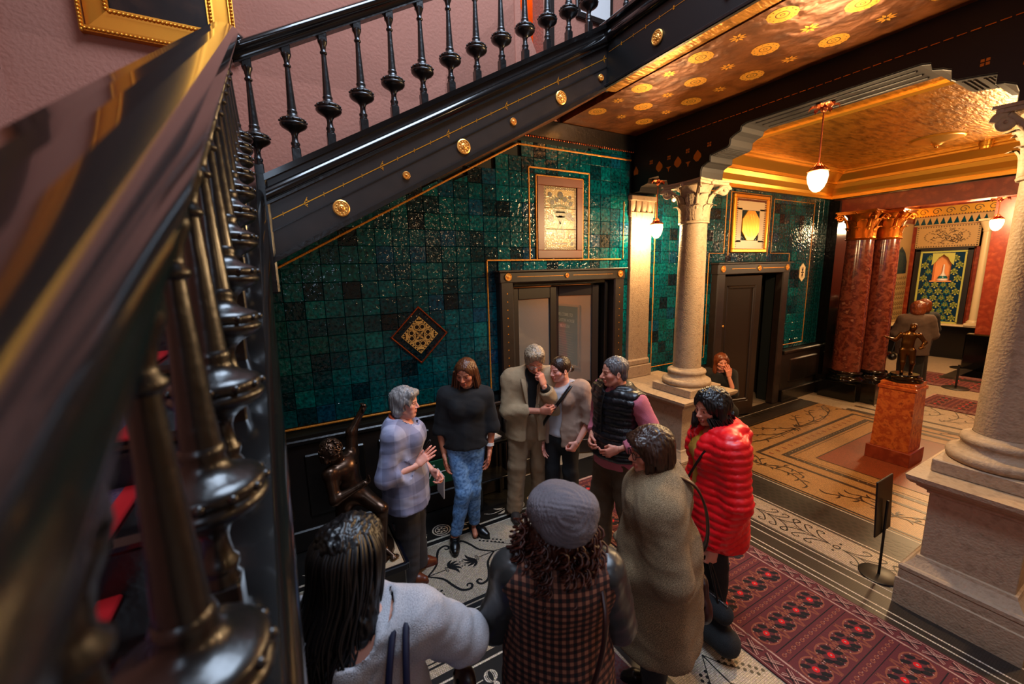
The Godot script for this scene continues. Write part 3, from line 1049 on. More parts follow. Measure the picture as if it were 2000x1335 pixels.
# ---------------------------------------------------------------- shell
func build_shell() -> void:
	# upper walls of the stair well, in pink plaster
	var up := MB.new()
	up.box(V(0.475, 5.55, -3.938), V(3.65, 3.3, 0.2))                       # above the tiles, up to the gallery doorway
	up.box(V(2.45, 6.4, -3.95), V(0.31, 1.6, 0.2))
	up.box(V(5.0, 5.55, -3.95), V(4.8, 3.3, 0.2))
	up.prism(P2([-1.4, 2.4, -0.1, 2.57, 2.76, 4.05, 2.29, 5.0, -1.4, 5.0]), -3.90, -3.838)
	struct("wall_back_upper", up, M.plaster_pink, "pink plaster upper wall behind the flight of balusters")
	struct("wall_left", span(-1.5, -1.32, -0.2, 7.2, -4.05, 4.6), M.plaster_pink, "pink plaster wall left of the stairs")
	struct("wall_front", MB.new().box(V(6, 3.5, 4.7), V(22, 7.4, 0.2)), M.plaster_dim, "wall behind the viewer")
	struct("wall_hall_side", span(7.4, 7.6, 4.2, 7.2, -4.05, 4.6), M.plaster_pink, "pink wall of the upper landing")
	# ceiling with a glazed lantern
	var ce := MB.new()
	ce.box(V(-0.65, 7.25, 0.3), V(1.8, 0.15, 9.0)); ce.box(V(5.15, 7.25, 0.3), V(4.9, 0.15, 9.0))
	ce.box(V(1.5, 7.25, -3.4), V(2.5, 0.15, 1.5)); ce.box(V(1.5, 7.25, 2.5), V(2.5, 0.15, 4.6))
	struct("ceiling_stairwell", ce, M.white_paint, "white ceiling of the stair well round the lantern")
	var win := struct("window_1", MB.new().box(V(1.5, 7.3, -1.2), V(2.5, 0.03, 3.0)), M.skylight_glow, "glazed lantern over the stair well")
	for i in 4: obj("glazing_bar", bx(V(0.7 + i * 0.53, 7.2, -1.2), V(0.04, 0.05, 2.9)), M.white_paint, win)
	# ceilings: gilded under the landing, gold over the inner hall
	var g := struct("ceiling_gilded", span(2.80, 3.95, CEIL, CEIL + 0.06, WZ, 3.2), M.copper_ceiling, "copper coloured gilded ceiling with stencilled gold rosettes")
	for i in 11:
		for j in 3:
			var z := -3.40 + i * 0.29
			if (i + j) % 2 == 0:
				var r := MB.new()
				var x: float = 2.93 + 0.325 * j
				for q in [[0.088, 0.84], [0.066, 0.62], [0.034, 0.45], [0.01, 0.0]]: r.disc(V(x, CEIL - 0.0015, z), V(q[0], 0, 0), V(0, 0, q[0]), Vector3.DOWN, 20, q[1])
				for k in 12:
					var a := TAU * k / 12
					var d := V(cos(a), 0, sin(a))
					r.ribbon([V(x, CEIL - 0.0025, z) + d * 0.05, V(x, CEIL - 0.0025, z) + d * 0.066, V(x, CEIL - 0.0025, z) + d * 0.09], [0.02, 0.03, 0.012], Vector3.DOWN, 0.0)
				obj("stencilled_rosette", r, M.stencil_gold, g)
			else:
				var r := MB.new()
				var x: float = 2.93 + 0.325 * j
				for k in 8:
					var a := TAU * k / 8
					var d := V(cos(a), 0, sin(a))
					r.ribbon([V(x, CEIL - 0.0015, z) + d * 0.012, V(x, CEIL - 0.0015, z) + d * 0.03, V(x, CEIL - 0.0015, z) + d * 0.055], [0.006, 0.02, 0.004], Vector3.DOWN, 0.0)
				obj("stencilled_star", r, M.stencil_gold, g)
	# soffit of the upper flight
	var so := MB.new()
	var pp := P2([-0.1, 2.50, 2.72, 3.97, 2.72, 4.03, -0.1, 2.56])
	so.prism(pp, -3.02, WZ)
	struct("soffit_stairs", so, M.copper_ceiling, "gilded soffit under the upper flight of stairs")
	struct("ceiling_gold", span(3.9, 9.2, CEIL, CEIL + 0.1, WZ - 0.1, 4.6), M.gold_ceiling, "gold leaf ceiling of the inner hall")
	var gm := MB.new()
	gm.sweep([Vector2(-0.05, 0), Vector2(-0.05, -0.02), Vector2(0.0, -0.035), Vector2(0.04, -0.02), Vector2(0.05, 0)], [V(5.3, CEIL, -3.3), V(5.3, CEIL, 3.0)], V(1, 0, 0), V(0, 1, 0))
	obj("ceiling_moulding", gm, M.gold_moulding, get_node("ceiling_gold"))
	# gilded frieze between tiles and ceiling on the back wall
	struct("trim_1", span(2.25, 3.9, 3.77, CEIL, WZ, WZ + 0.05, 0.008), M.ebonised_wood, "dark frieze with beaded edge over the tiled wall")
	var bead := MB.new()
	for i in 52: bead.ball(V(2.3 + i * 0.03, 3.765, WZ + 0.05), V(0.011, 0.011, 0.011), 6, 4)
	obj("bead_row", bead, M.copper, get_node("trim_1"))
	# floor of the landing and rooms above
	struct("floor_landing", span(2.72, 7.4, 4.03, 4.5, WZ, 3.2), M.beam_black, "floor of the upper landing")
	# lit doorway on the gallery
	var r2 := MB.new()
	r2.box(V(2.9, 5.6, -4.6), V(1.4, 2.6, 0.1)); r2.box(V(2.9, 4.3, -4.3), V(1.4, 0.1, 0.7)); r2.box(V(3.6, 5.6, -4.3), V(0.1, 2.6, 0.7)); r2.box(V(2.2, 5.6, -4.3), V(0.1, 2.6, 0.7)); r2.box(V(2.9, 6.9, -4.3), V(1.4, 0.1, 0.7))
	struct("wall_gallery_room", r2, M.plaster_peach, "warm lit room seen through the gallery doorway")
	omni("gallery_room_light", V(2.75, 6.3, -4.3), Color(1.0, 0.72, 0.32), 1.0, 0.08)
	var dr := struct("trim_2", span(2.25, 2.32, 4.2, 6.3, -3.88, -3.82, 0.01), M.plaster_pink, "pink door casing of the gallery doorway")
	obj("casing", span(2.62, 2.72, 4.2, 6.3, -3.88, -3.82, 0.01), M.door_wood, dr)

func tile_wall(parent: Node3D, z: float, x0: float, y0: float, cols: int, rows: int, holes: Array, top: Callable, limit: int) -> void:
	# glazed tiles one by one; those past the limit are joined
	var s := 0.153
	var shared := MB.new().box(Vector3.ZERO, V(s - 0.003, s - 0.003, 0.016), 0.0035).mesh()
	var n := 0
	var rest := MB.new()
	for i in cols:
		for j in rows:
			var a := Rect2(x0 + i * s, y0 + j * s, s, s)
			var full := true
			var skip := false
			for hr in holes:
				if hr.encloses(a): skip = true
				elif hr.intersects(a):
					full = false
					var it: Rect2 = hr.intersection(a)
					if it.size.x < it.size.y * 1.01 and it.size.x < s * 0.999:
						if it.position.x > a.position.x + 0.001: a.size.x = it.position.x - a.position.x
						else: a = Rect2(it.end.x, a.position.y, a.end.x - it.end.x, a.size.y)
					elif it.size.y < s * 0.999:
						if it.position.y > a.position.y + 0.001: a.size.y = it.position.y - a.position.y
						else: a = Rect2(a.position.x, it.end.y, a.size.x, a.end.y - it.end.y)
					else: skip = true
			if skip or a.size.x < 0.012 or a.size.y < 0.012: continue
			var t0: float = top.call(a.position.x)
			var t1: float = top.call(a.end.x)
			if a.position.y > maxf(t0, t1) - 0.01: continue
			var m: Mesh
			var c := a.get_center()
			var cut := a.end.y > minf(t0, t1)
			if full and not cut:
				m = shared
			elif cut:
				var pl := Geometry2D.intersect_polygons(P2([a.position.x, a.position.y, a.end.x, a.position.y, a.end.x, a.end.y, a.position.x, a.end.y]), P2([a.position.x - 1, 0, a.end.x + 1, 0, a.end.x + 1, top.call(a.end.x + 1), a.position.x - 1, top.call(a.position.x - 1)]))
				if pl.is_empty(): continue
				var q := PackedVector2Array()
				for p in pl[0]: q.append(c + (p - c) * 0.98 - c)
				m = MB.new().prism(q, -0.008, 0.008).mesh()
			else:
				m = MB.new().box(Vector3.ZERO, V(a.size.x - 0.003, a.size.y - 0.003, 0.016), 0.0035).mesh()
			var v := rnd.randf()
			var mi := mini(int(v * v * 3.0) if rnd.randf() < 0.5 else rnd.randi() % 8, 7)
			if n < limit:
				var o := obj("tile", m, M.tiles[mi], parent, V(c.x, c.y, z))
				o.rotation = V(rnd.randf_range(-0.012, 0.012), rnd.randf_range(-0.012, 0.012), 0)
			else:
				rest.box(V(c.x, c.y, z), V(a.size.x - 0.003, a.size.y - 0.003, 0.016), 0.0035)
			n += 1
	if rest.v.size(): tag(obj("more_tiles", rest, M.tiles[0], parent), "", "", "", "stuff")

func gold_strip(parent: Node3D, pts: Array, z: float, w := 0.017) -> void:     # mitre-free strips of gold mosaic
	for i in pts.size() - 1:
		var a: Vector2 = pts[i]
		var b: Vector2 = pts[i + 1]
		var m := MB.new()
		m.T = Transform3D(Basis(Vector3(0, 0, 1), (b - a).angle()), V((a.x + b.x) / 2, (a.y + b.y) / 2, z))
		m.box(Vector3.ZERO, V(a.distance_to(b) + w, w, 0.022), 0.004)
		obj("gold_strip", m, M.gilt_trim, parent)

func build_wall_a() -> void:
	# backing with the door opening
	var b := MB.new()
	b.box(V(0.3, 2.05, -4.0), V(3.56, 4.1, 0.25)); b.box(V(2.83, 3.2, -4.0), V(1.5, 1.84, 0.25)); b.box(V(3.80, 2.05, -4.0), V(0.5, 4.1, 0.25))
	var w := struct("wall_back", b, M.grout, "wall of glossy teal tiles with thin gold borders")
	var holes := [Rect2(1.98, 0, 1.70, 2.40), Rect2(2.47, 2.535, 0.65, 0.87)]
	tile_wall(w, WZ + 0.0, -0.30, 1.125, 27, 18, holes, func(x: float) -> float: return minf(2.545 + 0.533 * x, 3.765), 300)
	gold_strip(w, [Vector2(-0.3, 1.11), Vector2(1.86, 1.11)], WZ + 0.004)
	gold_strip(w, [Vector2(-0.3, 2.32), Vector2(2.26, 3.685), Vector2(3.84, 3.685)], WZ + 0.006)
	gold_strip(w, [Vector2(1.865, 1.1), Vector2(1.865, 2.52), Vector2(3.70, 2.52)], WZ + 0.006)
	gold_strip(w, [Vector2(2.385, 2.53), Vector2(2.385, 3.475), Vector2(3.195, 3.475), Vector2(3.195, 2.53)], WZ + 0.006)
	gold_strip(w, [Vector2(2.475, 2.53), Vector2(2.475, 3.40), Vector2(3.105, 3.40), Vector2(3.105, 2.53)], WZ + 0.007)
	gold_strip(w, [Vector2(3.74, 2.53), Vector2(3.74, 3.2)], WZ + 0.006, 0.012)
	# flower panel
	var fp := thing("tile_panel", "framed tile panel of a vase of flowers on the teal wall above the glazed doors", "tile panel", V(2.79, 2.965, WZ))
	obj("frame", MB.new().box(V(0, 0.385, 0.012), V(0.615, 0.09, 0.03), 0.004).box(V(0, -0.385, 0.012), V(0.615, 0.09, 0.03), 0.004).box(V(-0.265, 0, 0.012), V(0.085, 0.68, 0.03), 0.004).box(V(0.265, 0, 0.012), V(0.085, 0.68, 0.03), 0.004), M.leather_tan, fp)
	flower_panel(fp)
	# diamond
	var di := thing("tile_panel", "diamond shaped panel of blossom tiles with copper edging on teal wall", "tile panel", V(1.12, 1.82, WZ))
	diamond_panel(di)
	# dado and skirting below the tiles
	var dado := struct("baseboard_back", span(-1.3, 1.96, 0.0, 0.98, WZ - 0.02, WZ + 0.06, 0.01), M.dado_wood, "dark panelled dado under the teal tiles")
	obj("rail", span(-1.3, 1.96, 0.98, 1.03, WZ - 0.02, WZ + 0.09, 0.012), M.ebonised_wood, dado)
	obj("skirting", span(-1.3, 1.96, 0.0, 0.2, WZ, WZ + 0.085, 0.012), M.dado_wood, dado)
	for i in 4: obj("panel", span(-0.6 + i * 0.62, -0.1 + i * 0.62, 0.3, 0.88, WZ + 0.05, WZ + 0.075, 0.02), M.ebonised_wood, dado)
	# door casing
	var d := struct("door_1", MB.new().box(V(2.04, 1.17, WZ + 0.05), V(0.16, 2.34, 0.12), 0.015), M.ebonised_face, "dark carved door casing with gilt roundels round the glazed doors")
	obj("casing", MB.new().box(V(3.60, 1.17, WZ + 0.05), V(0.16, 2.34, 0.12), 0.015), M.ebonised_face, d)
	obj("lintel", MB.new().box(V(2.82, 2.345, WZ + 0.05), V(1.74, 0.13, 0.13), 0.012), M.ebonised_face, d)
	obj("cornice", MB.new().box(V(2.82, 2.405, WZ + 0.06), V(1.78, 0.022, 0.17), 0.006), M.ebonised_face, d)
	obj("reveal", MB.new().box(V(2.15, 1.13, -3.98), V(0.06, 2.27, 0.28), 0.01).box(V(3.49, 1.13, -3.98), V(0.06, 2.27, 0.28), 0.01).box(V(2.82, 2.26, -3.98), V(1.3, 0.05, 0.28), 0.01), M.ebonised_wood, d)
	roundels(d, [V(2.05, 2.345, WZ + 0.116), V(3.60, 2.345, WZ + 0.116)], 0.042)
	roundels(d, [V(2.80, 2.345, WZ + 0.116)], 0.028)
	var inlay := MB.new()
	for k in [-1.0, 1.0]:
		inlay.ribbon([V(2.82 + 0.07 * k, 2.345, WZ + 0.116), V(2.82 + 0.66 * k, 2.345, WZ + 0.116)], [0.003], V(0, 0, 1))
	for i in 16:
		for x in [2.04, 3.60]:
			inlay.disc(V(x, 0.9 + i * 0.085, WZ + 0.1112), V(0.007, 0, 0), V(0, 0.007, 0), V(0, 0, 1), 6)
	obj("inlay", inlay, M.gilt_line, d)
	# the two glazed leaves
	for k in 2:
		var l := thing("door_leaf", ["closed glazed door leaf left of the gap, bronze figure behind its pane", "glazed door leaf right of the gap, standing open into the lobby"][k], "door", V(2.18, 0, -3.93) if k == 0 else V(3.45, 0, -3.95), 0.0 if k == 0 else PI - 0.42)
		var wd := 0.60
		for sgn in [-1.0, 1.0]:
			obj("stile", span(0.0 if sgn < 0 else wd - 0.09, 0.09 if sgn < 0 else wd, 0.02, 2.22, -0.022, 0.022, 0.006), M.door_wood, l)
		for y in [[0.02, 0.2], [0.9, 1.0], [2.09, 2.22]]:
			obj("rail", span(0.09, wd - 0.09, y[0], y[1], -0.022, 0.022, 0.006), M.door_wood, l)
		obj("panel", span(0.09, wd - 0.09, 0.2, 0.9, -0.012, 0.012, 0.004), M.door_wood, l)
		obj("pane", span(0.09, wd - 0.09, 1.0, 2.09, -0.003, 0.003), M.glass_dark, l)
		obj("handle", MB.new().ball(V(0.55, 1.03, 0.04), V(0.03, 0.03, 0.03)), M.brass, l)
	# lobby
	var lo := MB.new()
	lo.box(V(3.72, 1.4, -5.4), V(0.2, 2.8, 2.5))
	struct("wall_lobby_side", lo, M.plaster_peach, "peach side wall of the lobby behind the glazed doors")
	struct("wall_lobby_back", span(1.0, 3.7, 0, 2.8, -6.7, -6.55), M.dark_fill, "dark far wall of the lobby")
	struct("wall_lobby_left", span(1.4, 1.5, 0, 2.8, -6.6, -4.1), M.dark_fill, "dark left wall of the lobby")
	struct("ceiling_lobby", span(1.4, 3.8, 2.75, 2.85, -6.7, -4.1), M.plaster_dim, "lobby ceiling")
	omni("lobby_light", V(2.75, 2.5, -5.0), Color(1.0, 0.80, 0.55), 0.35, 0.1)
	var bd := thing("sign_board", "dark welcome board in an oak frame on the peach lobby wall", "sign", V(3.615, 1.46, -4.86), -PI / 2)
	obj("board", bx(V(0, 0, 0.006), V(0.62, 0.84, 0.012)), M.purple_board, bd)
	obj("frame", MB.new().box(V(0, 0.44, 0.012), V(0.70, 0.035, 0.03), 0.006).box(V(0, -0.44, 0.012), V(0.70, 0.035, 0.03), 0.006).box(V(-0.333, 0, 0.012), V(0.035, 0.85, 0.03), 0.006).box(V(0.333, 0, 0.012), V(0.035, 0.85, 0.03), 0.006), M.oak_frame, bd)
	var tx := MB.new()
	letters(tx, "WELCOME TO", 0.062, V(0, 0.30, 0.0135), Basis())
	letters(tx, "LEIGHTON HOUSE", 0.058, V(0, 0.215, 0.0135), Basis())
	letters(tx, "MUSEUM", 0.058, V(0, 0.13, 0.0135), Basis())
	obj("lettering", tx, M.paper, bd)
	var fine_print := MB.new()
	for i in 12: fine_print.box(V(0.0, 0.05 - i * 0.036, 0.0128), V(rnd.randf_range(0.3, 0.46), 0.006, 0.001))
	obj("text_line", fine_print, M.plaster_dim, bd)

func letters(m: MB, text: String, size: float, at: Vector3, b: Basis, font := "Droid Sans") -> void:
	var t := TextMesh.new()
	var f := SystemFont.new()
	f.font_names = PackedStringArray([font])
	t.font = f
	t.text = text
	t.font_size = 32
	t.pixel_size = size / 32.0
	t.depth = 0.002
	var a := t.get_mesh_arrays()
	var o := MB.new()
	o.v = a[Mesh.ARRAY_VERTEX]
	o.n = a[Mesh.ARRAY_NORMAL]
	o.u.resize(o.v.size())
	o.ix = a[Mesh.ARRAY_INDEX]
	m.add(o, Transform3D(b, at))

func roundel_mesh(r: float) -> MB:              # faces +z
	var m := MB.new()
	m.T = Transform3D(Basis(V(1, 0, 0), PI / 2), Vector3.ZERO)
	m.lathe([[r, 0.0], [r, 0.008], [r * 0.86, 0.012], [r * 0.80, 0.006], [r * 0.45, 0.006], [r * 0.40, 0.012], [r * 0.24, 0.014], [r * 0.18, 0.009], [r * 0.1, 0.018], [0.0, 0.02]], 24)
	for k in 10:
		var a := TAU * k / 10
		m.ball(V(cos(a) * r * 0.62, 0.007, sin(a) * r * 0.62), V(r * 0.12, 0.006, r * 0.12), 6, 4)
	return m

func roundels(p: Node3D, at: Array, r: float, turn := Basis()) -> void:
	var me := roundel_mesh(r).mesh()
	for a in at:
		var o := obj("roundel", me, M.gilt_roundel, p, a)
		o.basis = turn

func flower_panel(fp: Node3D) -> void:
	var cream := mat("panel_cream", Color(0.70, 0.60, 0.40), 0.15)
	bump(tri(cream, 3.0), M.fine, 0.3)
	for i in 3:
		obj("tile", bx(V(0, 0.226 - i * 0.226, 0.006), V(0.44, 0.223, 0.014), 0.003), cream, fp)
	var green := mat("panel_green", Color(0.30, 0.34, 0.12), 0.3)
	var brown := mat("panel_brown", Color(0.12, 0.09, 0.10), 0.3)
	var light := mat("panel_light", Color(0.85, 0.78, 0.6), 0.3)
	var st := MB.new()
	var z := 0.0142
	for i in 11:
		var a := (i - 5) * 0.16
		var s := spline([V(0.0, -0.06, z), V(sin(a) * 0.1, 0.06, z), V(sin(a) * 0.24, 0.2 + 0.06 * cos(a * 2), z)], 6)
		st.ribbon(s, [0.006], V(0, 0, 1), 0.0)
		for k in range(4, 12, 2):
			for q in [-1.0, 1.0]:
				st.ribbon([s[k], s[k] + V(0.02 * q, 0.012, 0), s[k] + V(0.035 * q, 0.03, 0)], [0.003, 0.011, 0.002], V(0, 0, 1), 0.0003)
	for i in 26:
		var p := V(rnd.randf_range(-0.17, 0.17), rnd.randf_range(-0.28, 0.05), z)
		var e := V(rnd.randf_range(-0.03, 0.03), 0.04, 0)
		st.ribbon([p, p + e * 0.5, p + e], [0.003, 0.013, 0.003], V(0, 0, 1), 0.0002)
	obj("painted_leaves", st, green, fp)
	var fl := MB.new()
	for q in [[-0.14, 0.25, 0.026], [0.0, 0.255, 0.034], [-0.05, 0.20, 0.024], [0.06, 0.21, 0.028], [0.13, 0.235, 0.02], [-0.11, 0.17, 0.026], [0.14, 0.165, 0.026], [-0.13, 0.0, 0.035], [0.12, 0.03, 0.042], [0.17, 0.0, 0.018], [0.13, -0.2, 0.02], [0.16, -0.27, 0.022]]:
		fl.disc(V(q[0], q[1], z + 0.0012), V(q[2], 0, 0), V(0, q[2], 0), V(0, 0, 1), 14, 0.35)
		fl.disc(V(q[0], q[1], z + 0.0012), V(q[2] * 0.2, 0, 0), V(0, q[2] * 0.2, 0), V(0, 0, 1), 8)
	for k in [-1.0, 1.0]:
		fl.ribbon(spline([V(0.025 * k, -0.04, z), V(0.03 * k, -0.1, z), V(0.06 * k, -0.16, z), V(0.045 * k, -0.22, z)], 5), [0.008], V(0, 0, 1), 0.001)
	for i in 6: fl.ribbon([V(-0.04, -0.12 - i * 0.018, z), V(0.04, -0.12 - i * 0.018, z)], [0.007], V(0, 0, 1), 0.001)
	fl.ribbon([V(-0.11, -0.27, z), V(0.09, -0.27, z)], [0.014], V(0, 0, 1), 0.001)
	obj("painted_flowers", fl, brown, fp)
	var ed := MB.new()
	for i in 13:
		for y in [-0.32, 0.32]: ed.disc(V(-0.192 + i * 0.032, y, z), V(0.014, 0, 0), V(0, 0.014, 0), V(0, 0, 1), 10, 0.55)
	for i in 20:
		for x in [-0.205, 0.205]: ed.disc(V(x, -0.30 + i * 0.0316, z), V(0.013, 0, 0), V(0, 0.014, 0), V(0, 0, 1), 10, 0.55)
	obj("scalloped_border", ed, brown, fp)

func diamond_panel(di: Node3D) -> void:
	var dark := MB.new()
	dark.T = Transform3D(Basis(V(0, 0, 1), PI / 4))
	dark.box(V(0, 0, 0.009), V(0.39, 0.39, 0.006))
	obj("dark_ground", dark, M.tiles[7], di)
	for k in 4:
		var e := MB.new()
		e.T = Transform3D(Basis(V(0, 0, 1), PI / 4 + k * PI / 2))
		e.box(V(0, 0.192, 0.014), V(0.40, 0.014, 0.018), 0.004)
		obj("copper_edge", e, M.copper, di)
	var cream := mat("blossom_cream", Color(0.74, 0.58, 0.33), 0.2)
	var brown := mat("blossom_brown", Color(0.075, 0.05, 0.045), 0.25)
	for i in 2:
		for j in 2:
			var t := MB.new()
			t.T = Transform3D(Basis(V(0, 0, 1), PI / 4))
			t.box(V(-0.065 + 0.13 * i, -0.065 + 0.13 * j, 0.013), V(0.129, 0.129, 0.01), 0.002)
			obj("tile", t, cream, di)
	var p := MB.new()
	var z := 0.0185
	for k in 4:
		var B := Basis(V(0, 0, 1), k * PI / 2 + PI / 4)
		for s in [-1.0, 1.0]:
			p.disc(B * V(0.038 * s, 0.075, z), V(0.02, 0, 0), V(0, 0.02, 0), V(0, 0, 1), 8)
			var c := []
			for q in curl(Vector2(0.038 * s, 0.075), 0.032, 0.03, 0.4, 5.2, 12): c.append(B * V(q.x, q.y, z))
			p.ribbon(c, [0.005], V(0, 0, 1), 0.0)
			p.ribbon([B * V(0.004 * s, 0.01, z), B * V(0.02 * s, 0.03, z), B * V(0.005 * s, 0.05, z)], [0.004, 0.018, 0.004], V(0, 0, 1), 0.0)
			p.ribbon([B * V(0.08 * s, 0.12, z), B * V(0.1 * s, 0.1, z), B * V(0.12 * s, 0.12, z)], [0.004, 0.016, 0.004], V(0, 0, 1), 0.0)
		for i in 7: p.disc(B * V(-0.09 + 0.03 * i, 0.118, z), V(0.008, 0, 0), V(0, 0.008, 0), V(0, 0, 1), 6)
	obj("painted_blossom", p, brown, di)

func build_wall_c() -> void:
	var z := -3.9
	var b := MB.new()
	b.box(V(4.95, 2.0, -4.02), V(1.5, 4.0, 0.22)); b.box(V(6.55, 3.2, -4.02), V(1.72, 1.6, 0.22)); b.box(V(8.2, 2.0, -4.02), V(1.6, 4.0, 0.22))
	var w := struct("wall_inner_hall", b, M.grout, "teal tiled wall of the inner hall behind the stone column")
	tile_wall(w, z, 4.18, 0.93, 31, 17, [Rect2(5.58, 0, 1.90, 2.43), Rect2(5.96, 2.62, 0.95, 0.86)], func(_x: float) -> float: return 3.52, 300)
	gold_strip(w, [Vector2(4.35, 0.98), Vector2(4.35, 3.46), Vector2(5.82, 3.46), Vector2(5.82, 2.59), Vector2(5.48, 2.59), Vector2(5.48, 1.05), Vector2(4.35, 1.05)], z + 0.004, 0.012)
	gold_strip(w, [Vector2(7.62, 1.0), Vector2(7.62, 2.59), Vector2(7.05, 2.59), Vector2(7.05, 3.44), Vector2(8.3, 3.44), Vector2(8.3, 1.0), Vector2(7.62, 1.0)], z + 0.004, 0.012)
	gold_strip(w, [Vector2(5.92, 2.56), Vector2(5.92, 3.48), Vector2(6.95, 3.48), Vector2(6.95, 2.56)], z + 0.006, 0.012)
	# framed relief
	var fp := thing("relief_panel", "gilt framed panel with an eight sided relief above the dark open door", "relief", V(6.43, 3.03, z))
	obj("frame", MB.new().box(V(0, 0.40, 0.015), V(0.90, 0.06, 0.05), 0.012).box(V(0, -0.40, 0.015), V(0.90, 0.06, 0.05), 0.012).box(V(-0.42, 0, 0.015), V(0.06, 0.76, 0.05), 0.012).box(V(0.42, 0, 0.015), V(0.06, 0.76, 0.05), 0.012), M.gilt_frame, fp)
	obj("mount", MB.new().box(V(0, 0.29, 0.006), V(0.78, 0.17, 0.02)).box(V(0, -0.31, 0.006), V(0.78, 0.13, 0.02)).box(V(-0.31, -0.02, 0.006), V(0.16, 0.5, 0.02)).box(V(0.31, -0.02, 0.006), V(0.16, 0.5, 0.02)), M.cream_marble, fp)
	var teeth := MB.new()
	for i in 26:
		teeth.box(V(-0.36 + i * 0.029, 0.35, 0.02), V(0.012, 0.03, 0.012))
		if i < 24:
			teeth.box(V(-0.365, -0.34 + i * 0.029, 0.02), V(0.03, 0.012, 0.012)); teeth.box(V(0.365, -0.34 + i * 0.029, 0.02), V(0.03, 0.012, 0.012))
	obj("dentils", teeth, M.leather_tan, fp)
	obj("ground", bx(V(0, -0.02, 0.003), V(0.48, 0.48, 0.012)), M.tiles[2], fp)
	var oc := PackedVector2Array()
	for k in 8: oc.append(Vector2(cos(PI / 8 + k * PI / 4), sin(PI / 8 + k * PI / 4)) * 0.235)
	obj("relief", MB.new().prism(oc, 0.005, 0.028), M.gold_moulding, fp, V(0, -0.02, 0))
	var rl := MB.new()
	for i in 9:
		rl.tube([V(-0.16 + i * 0.04, -0.20 + 0.012 * absf(i - 4), 0.026), V(-0.16 + i * 0.04, 0.16 - 0.012 * absf(i - 4), 0.026)], [0.006], 6)
	obj("carving", rl, M.gold_moulding, fp)
	var hx := PackedVector2Array()
	for p in [[0, 0.16], [0.09, 0.09], [0.09, -0.09], [0, -0.16], [-0.09, -0.09], [-0.09, 0.09]]: hx.append(Vector2(p[0], p[1]))
	var ht := thing("tile_panel", "small six sided white patterned tile set in teal wall right of the dark door", "tile panel", V(8.08, 2.26, z))
	obj("tile", MB.new().prism(hx, 0.0, 0.016), M.cream_marble, ht)
	var hp := MB.new()
	for k in 6:
		var a := TAU * k / 6
		hp.ribbon([V(0, 0, 0.0165), V(cos(a) * 0.03, sin(a) * 0.055, 0.0165), V(cos(a) * 0.05, sin(a) * 0.11, 0.0165)], [0.006, 0.024, 0.005], V(0, 0, 1), 0.0005)
	obj("pattern", hp, M.tiles[7], ht)
	# dado
	var dado := struct("baseboard_inner_hall", span(7.5, 8.9, 0.0, 0.86, z - 0.02, z + 0.10, 0.012), M.dado_wood, "dark panelled dado right of the inner door")
	obj("rail", span(7.5, 8.9, 0.86, 0.92, z - 0.02, z + 0.14, 0.015), M.ebonised_wood, dado)
	obj("skirting", span(7.5, 8.9, 0.0, 0.22, z, z + 0.16, 0.015), M.ebonised_wood, dado)
	obj("panel", span(7.75, 8.7, 0.32, 0.75, z + 0.08, z + 0.12, 0.02), M.ebonised_wood, dado)
	obj("dado", span(4.2, 5.58, 0.0, 0.9, z - 0.02, z + 0.08, 0.012), M.dado_wood, dado)
	# door
	var d := struct("door_2", MB.new().box(V(5.66, 1.17, z + 0.05), V(0.18, 2.34, 0.13), 0.015), M.ebonised_face, "dark casing with gilt roundels round the inner door")
	obj("casing", MB.new().box(V(7.38, 1.17, z + 0.05), V(0.18, 2.34, 0.13), 0.015), M.ebonised_face, d)
	obj("lintel", MB.new().box(V(6.52, 2.36, z + 0.05), V(1.92, 0.17, 0.14), 0.012), M.ebonised_face, d)
	obj("cornice", MB.new().box(V(6.52, 2.44, z + 0.06), V(1.98, 0.025, 0.18), 0.006), M.ebonised_face, d)
	roundels(d, [V(5.67, 2.36, z + 0.121), V(7.37, 2.36, z + 0.121)], 0.05)
	roundels(d, [V(6.58, 2.36, z + 0.121)], 0.045)
	var inlay := MB.new()
	for k in [-1.0, 1.0]: inlay.ribbon([V(6.58 + 0.1 * k, 2.36, z + 0.121), V(6.58 + 0.7 * k, 2.36, z + 0.121)], [0.008], V(0, 0, 1))
	obj("inlay", inlay, M.gilt_line, d)
	var dl := thing("door_leaf", "dark panelled door leaf standing ajar behind the stone column", "door", V(5.76, 0, z + 0.02), -0.22)
	for y in [[0.02, 0.26], [2.1, 2.25]]: obj("rail", span(0.1, 0.68, y[0], y[1], -0.025, 0.025, 0.008), M.door_wood, dl)
	for x in [[0.0, 0.12], [0.66, 0.78]]: obj("stile", span(x[0], x[1], 0.02, 2.25, -0.025, 0.025, 0.008), M.door_wood, dl)
	obj("panel", span(0.12, 0.66, 0.26, 2.1, -0.012, 0.012, 0.004), M.door_wood, dl)
	obj("moulding", MB.new().box(V(0.39, 2.08, 0.018), V(0.54, 0.04, 0.025), 0.01).box(V(0.39, 0.28, 0.018), V(0.54, 0.04, 0.025), 0.01).box(V(0.14, 1.18, 0.018), V(0.04, 1.84, 0.025), 0.01).box(V(0.64, 1.18, 0.018), V(0.04, 1.84, 0.025), 0.01), M.door_wood, dl)
	for y in [0.95, 1.5]: obj("knob", MB.new().ball(V(0.05, y, 0.045), V(0.025, 0.025, 0.025)), M.brass, dl)
	struct("wall_inner_room", MB.new().box(V(6.5, 1.5, -5.4), V(2.6, 3, 0.1)).box(V(5.3, 1.5, -4.75), V(0.1, 3, 1.3)).box(V(7.8, 1.5, -4.75), V(0.1, 3, 1.3)).box(V(6.5, 2.95, -4.75), V(2.6, 0.1, 1.3)), M.dark_fill, "dark room behind the inner door")
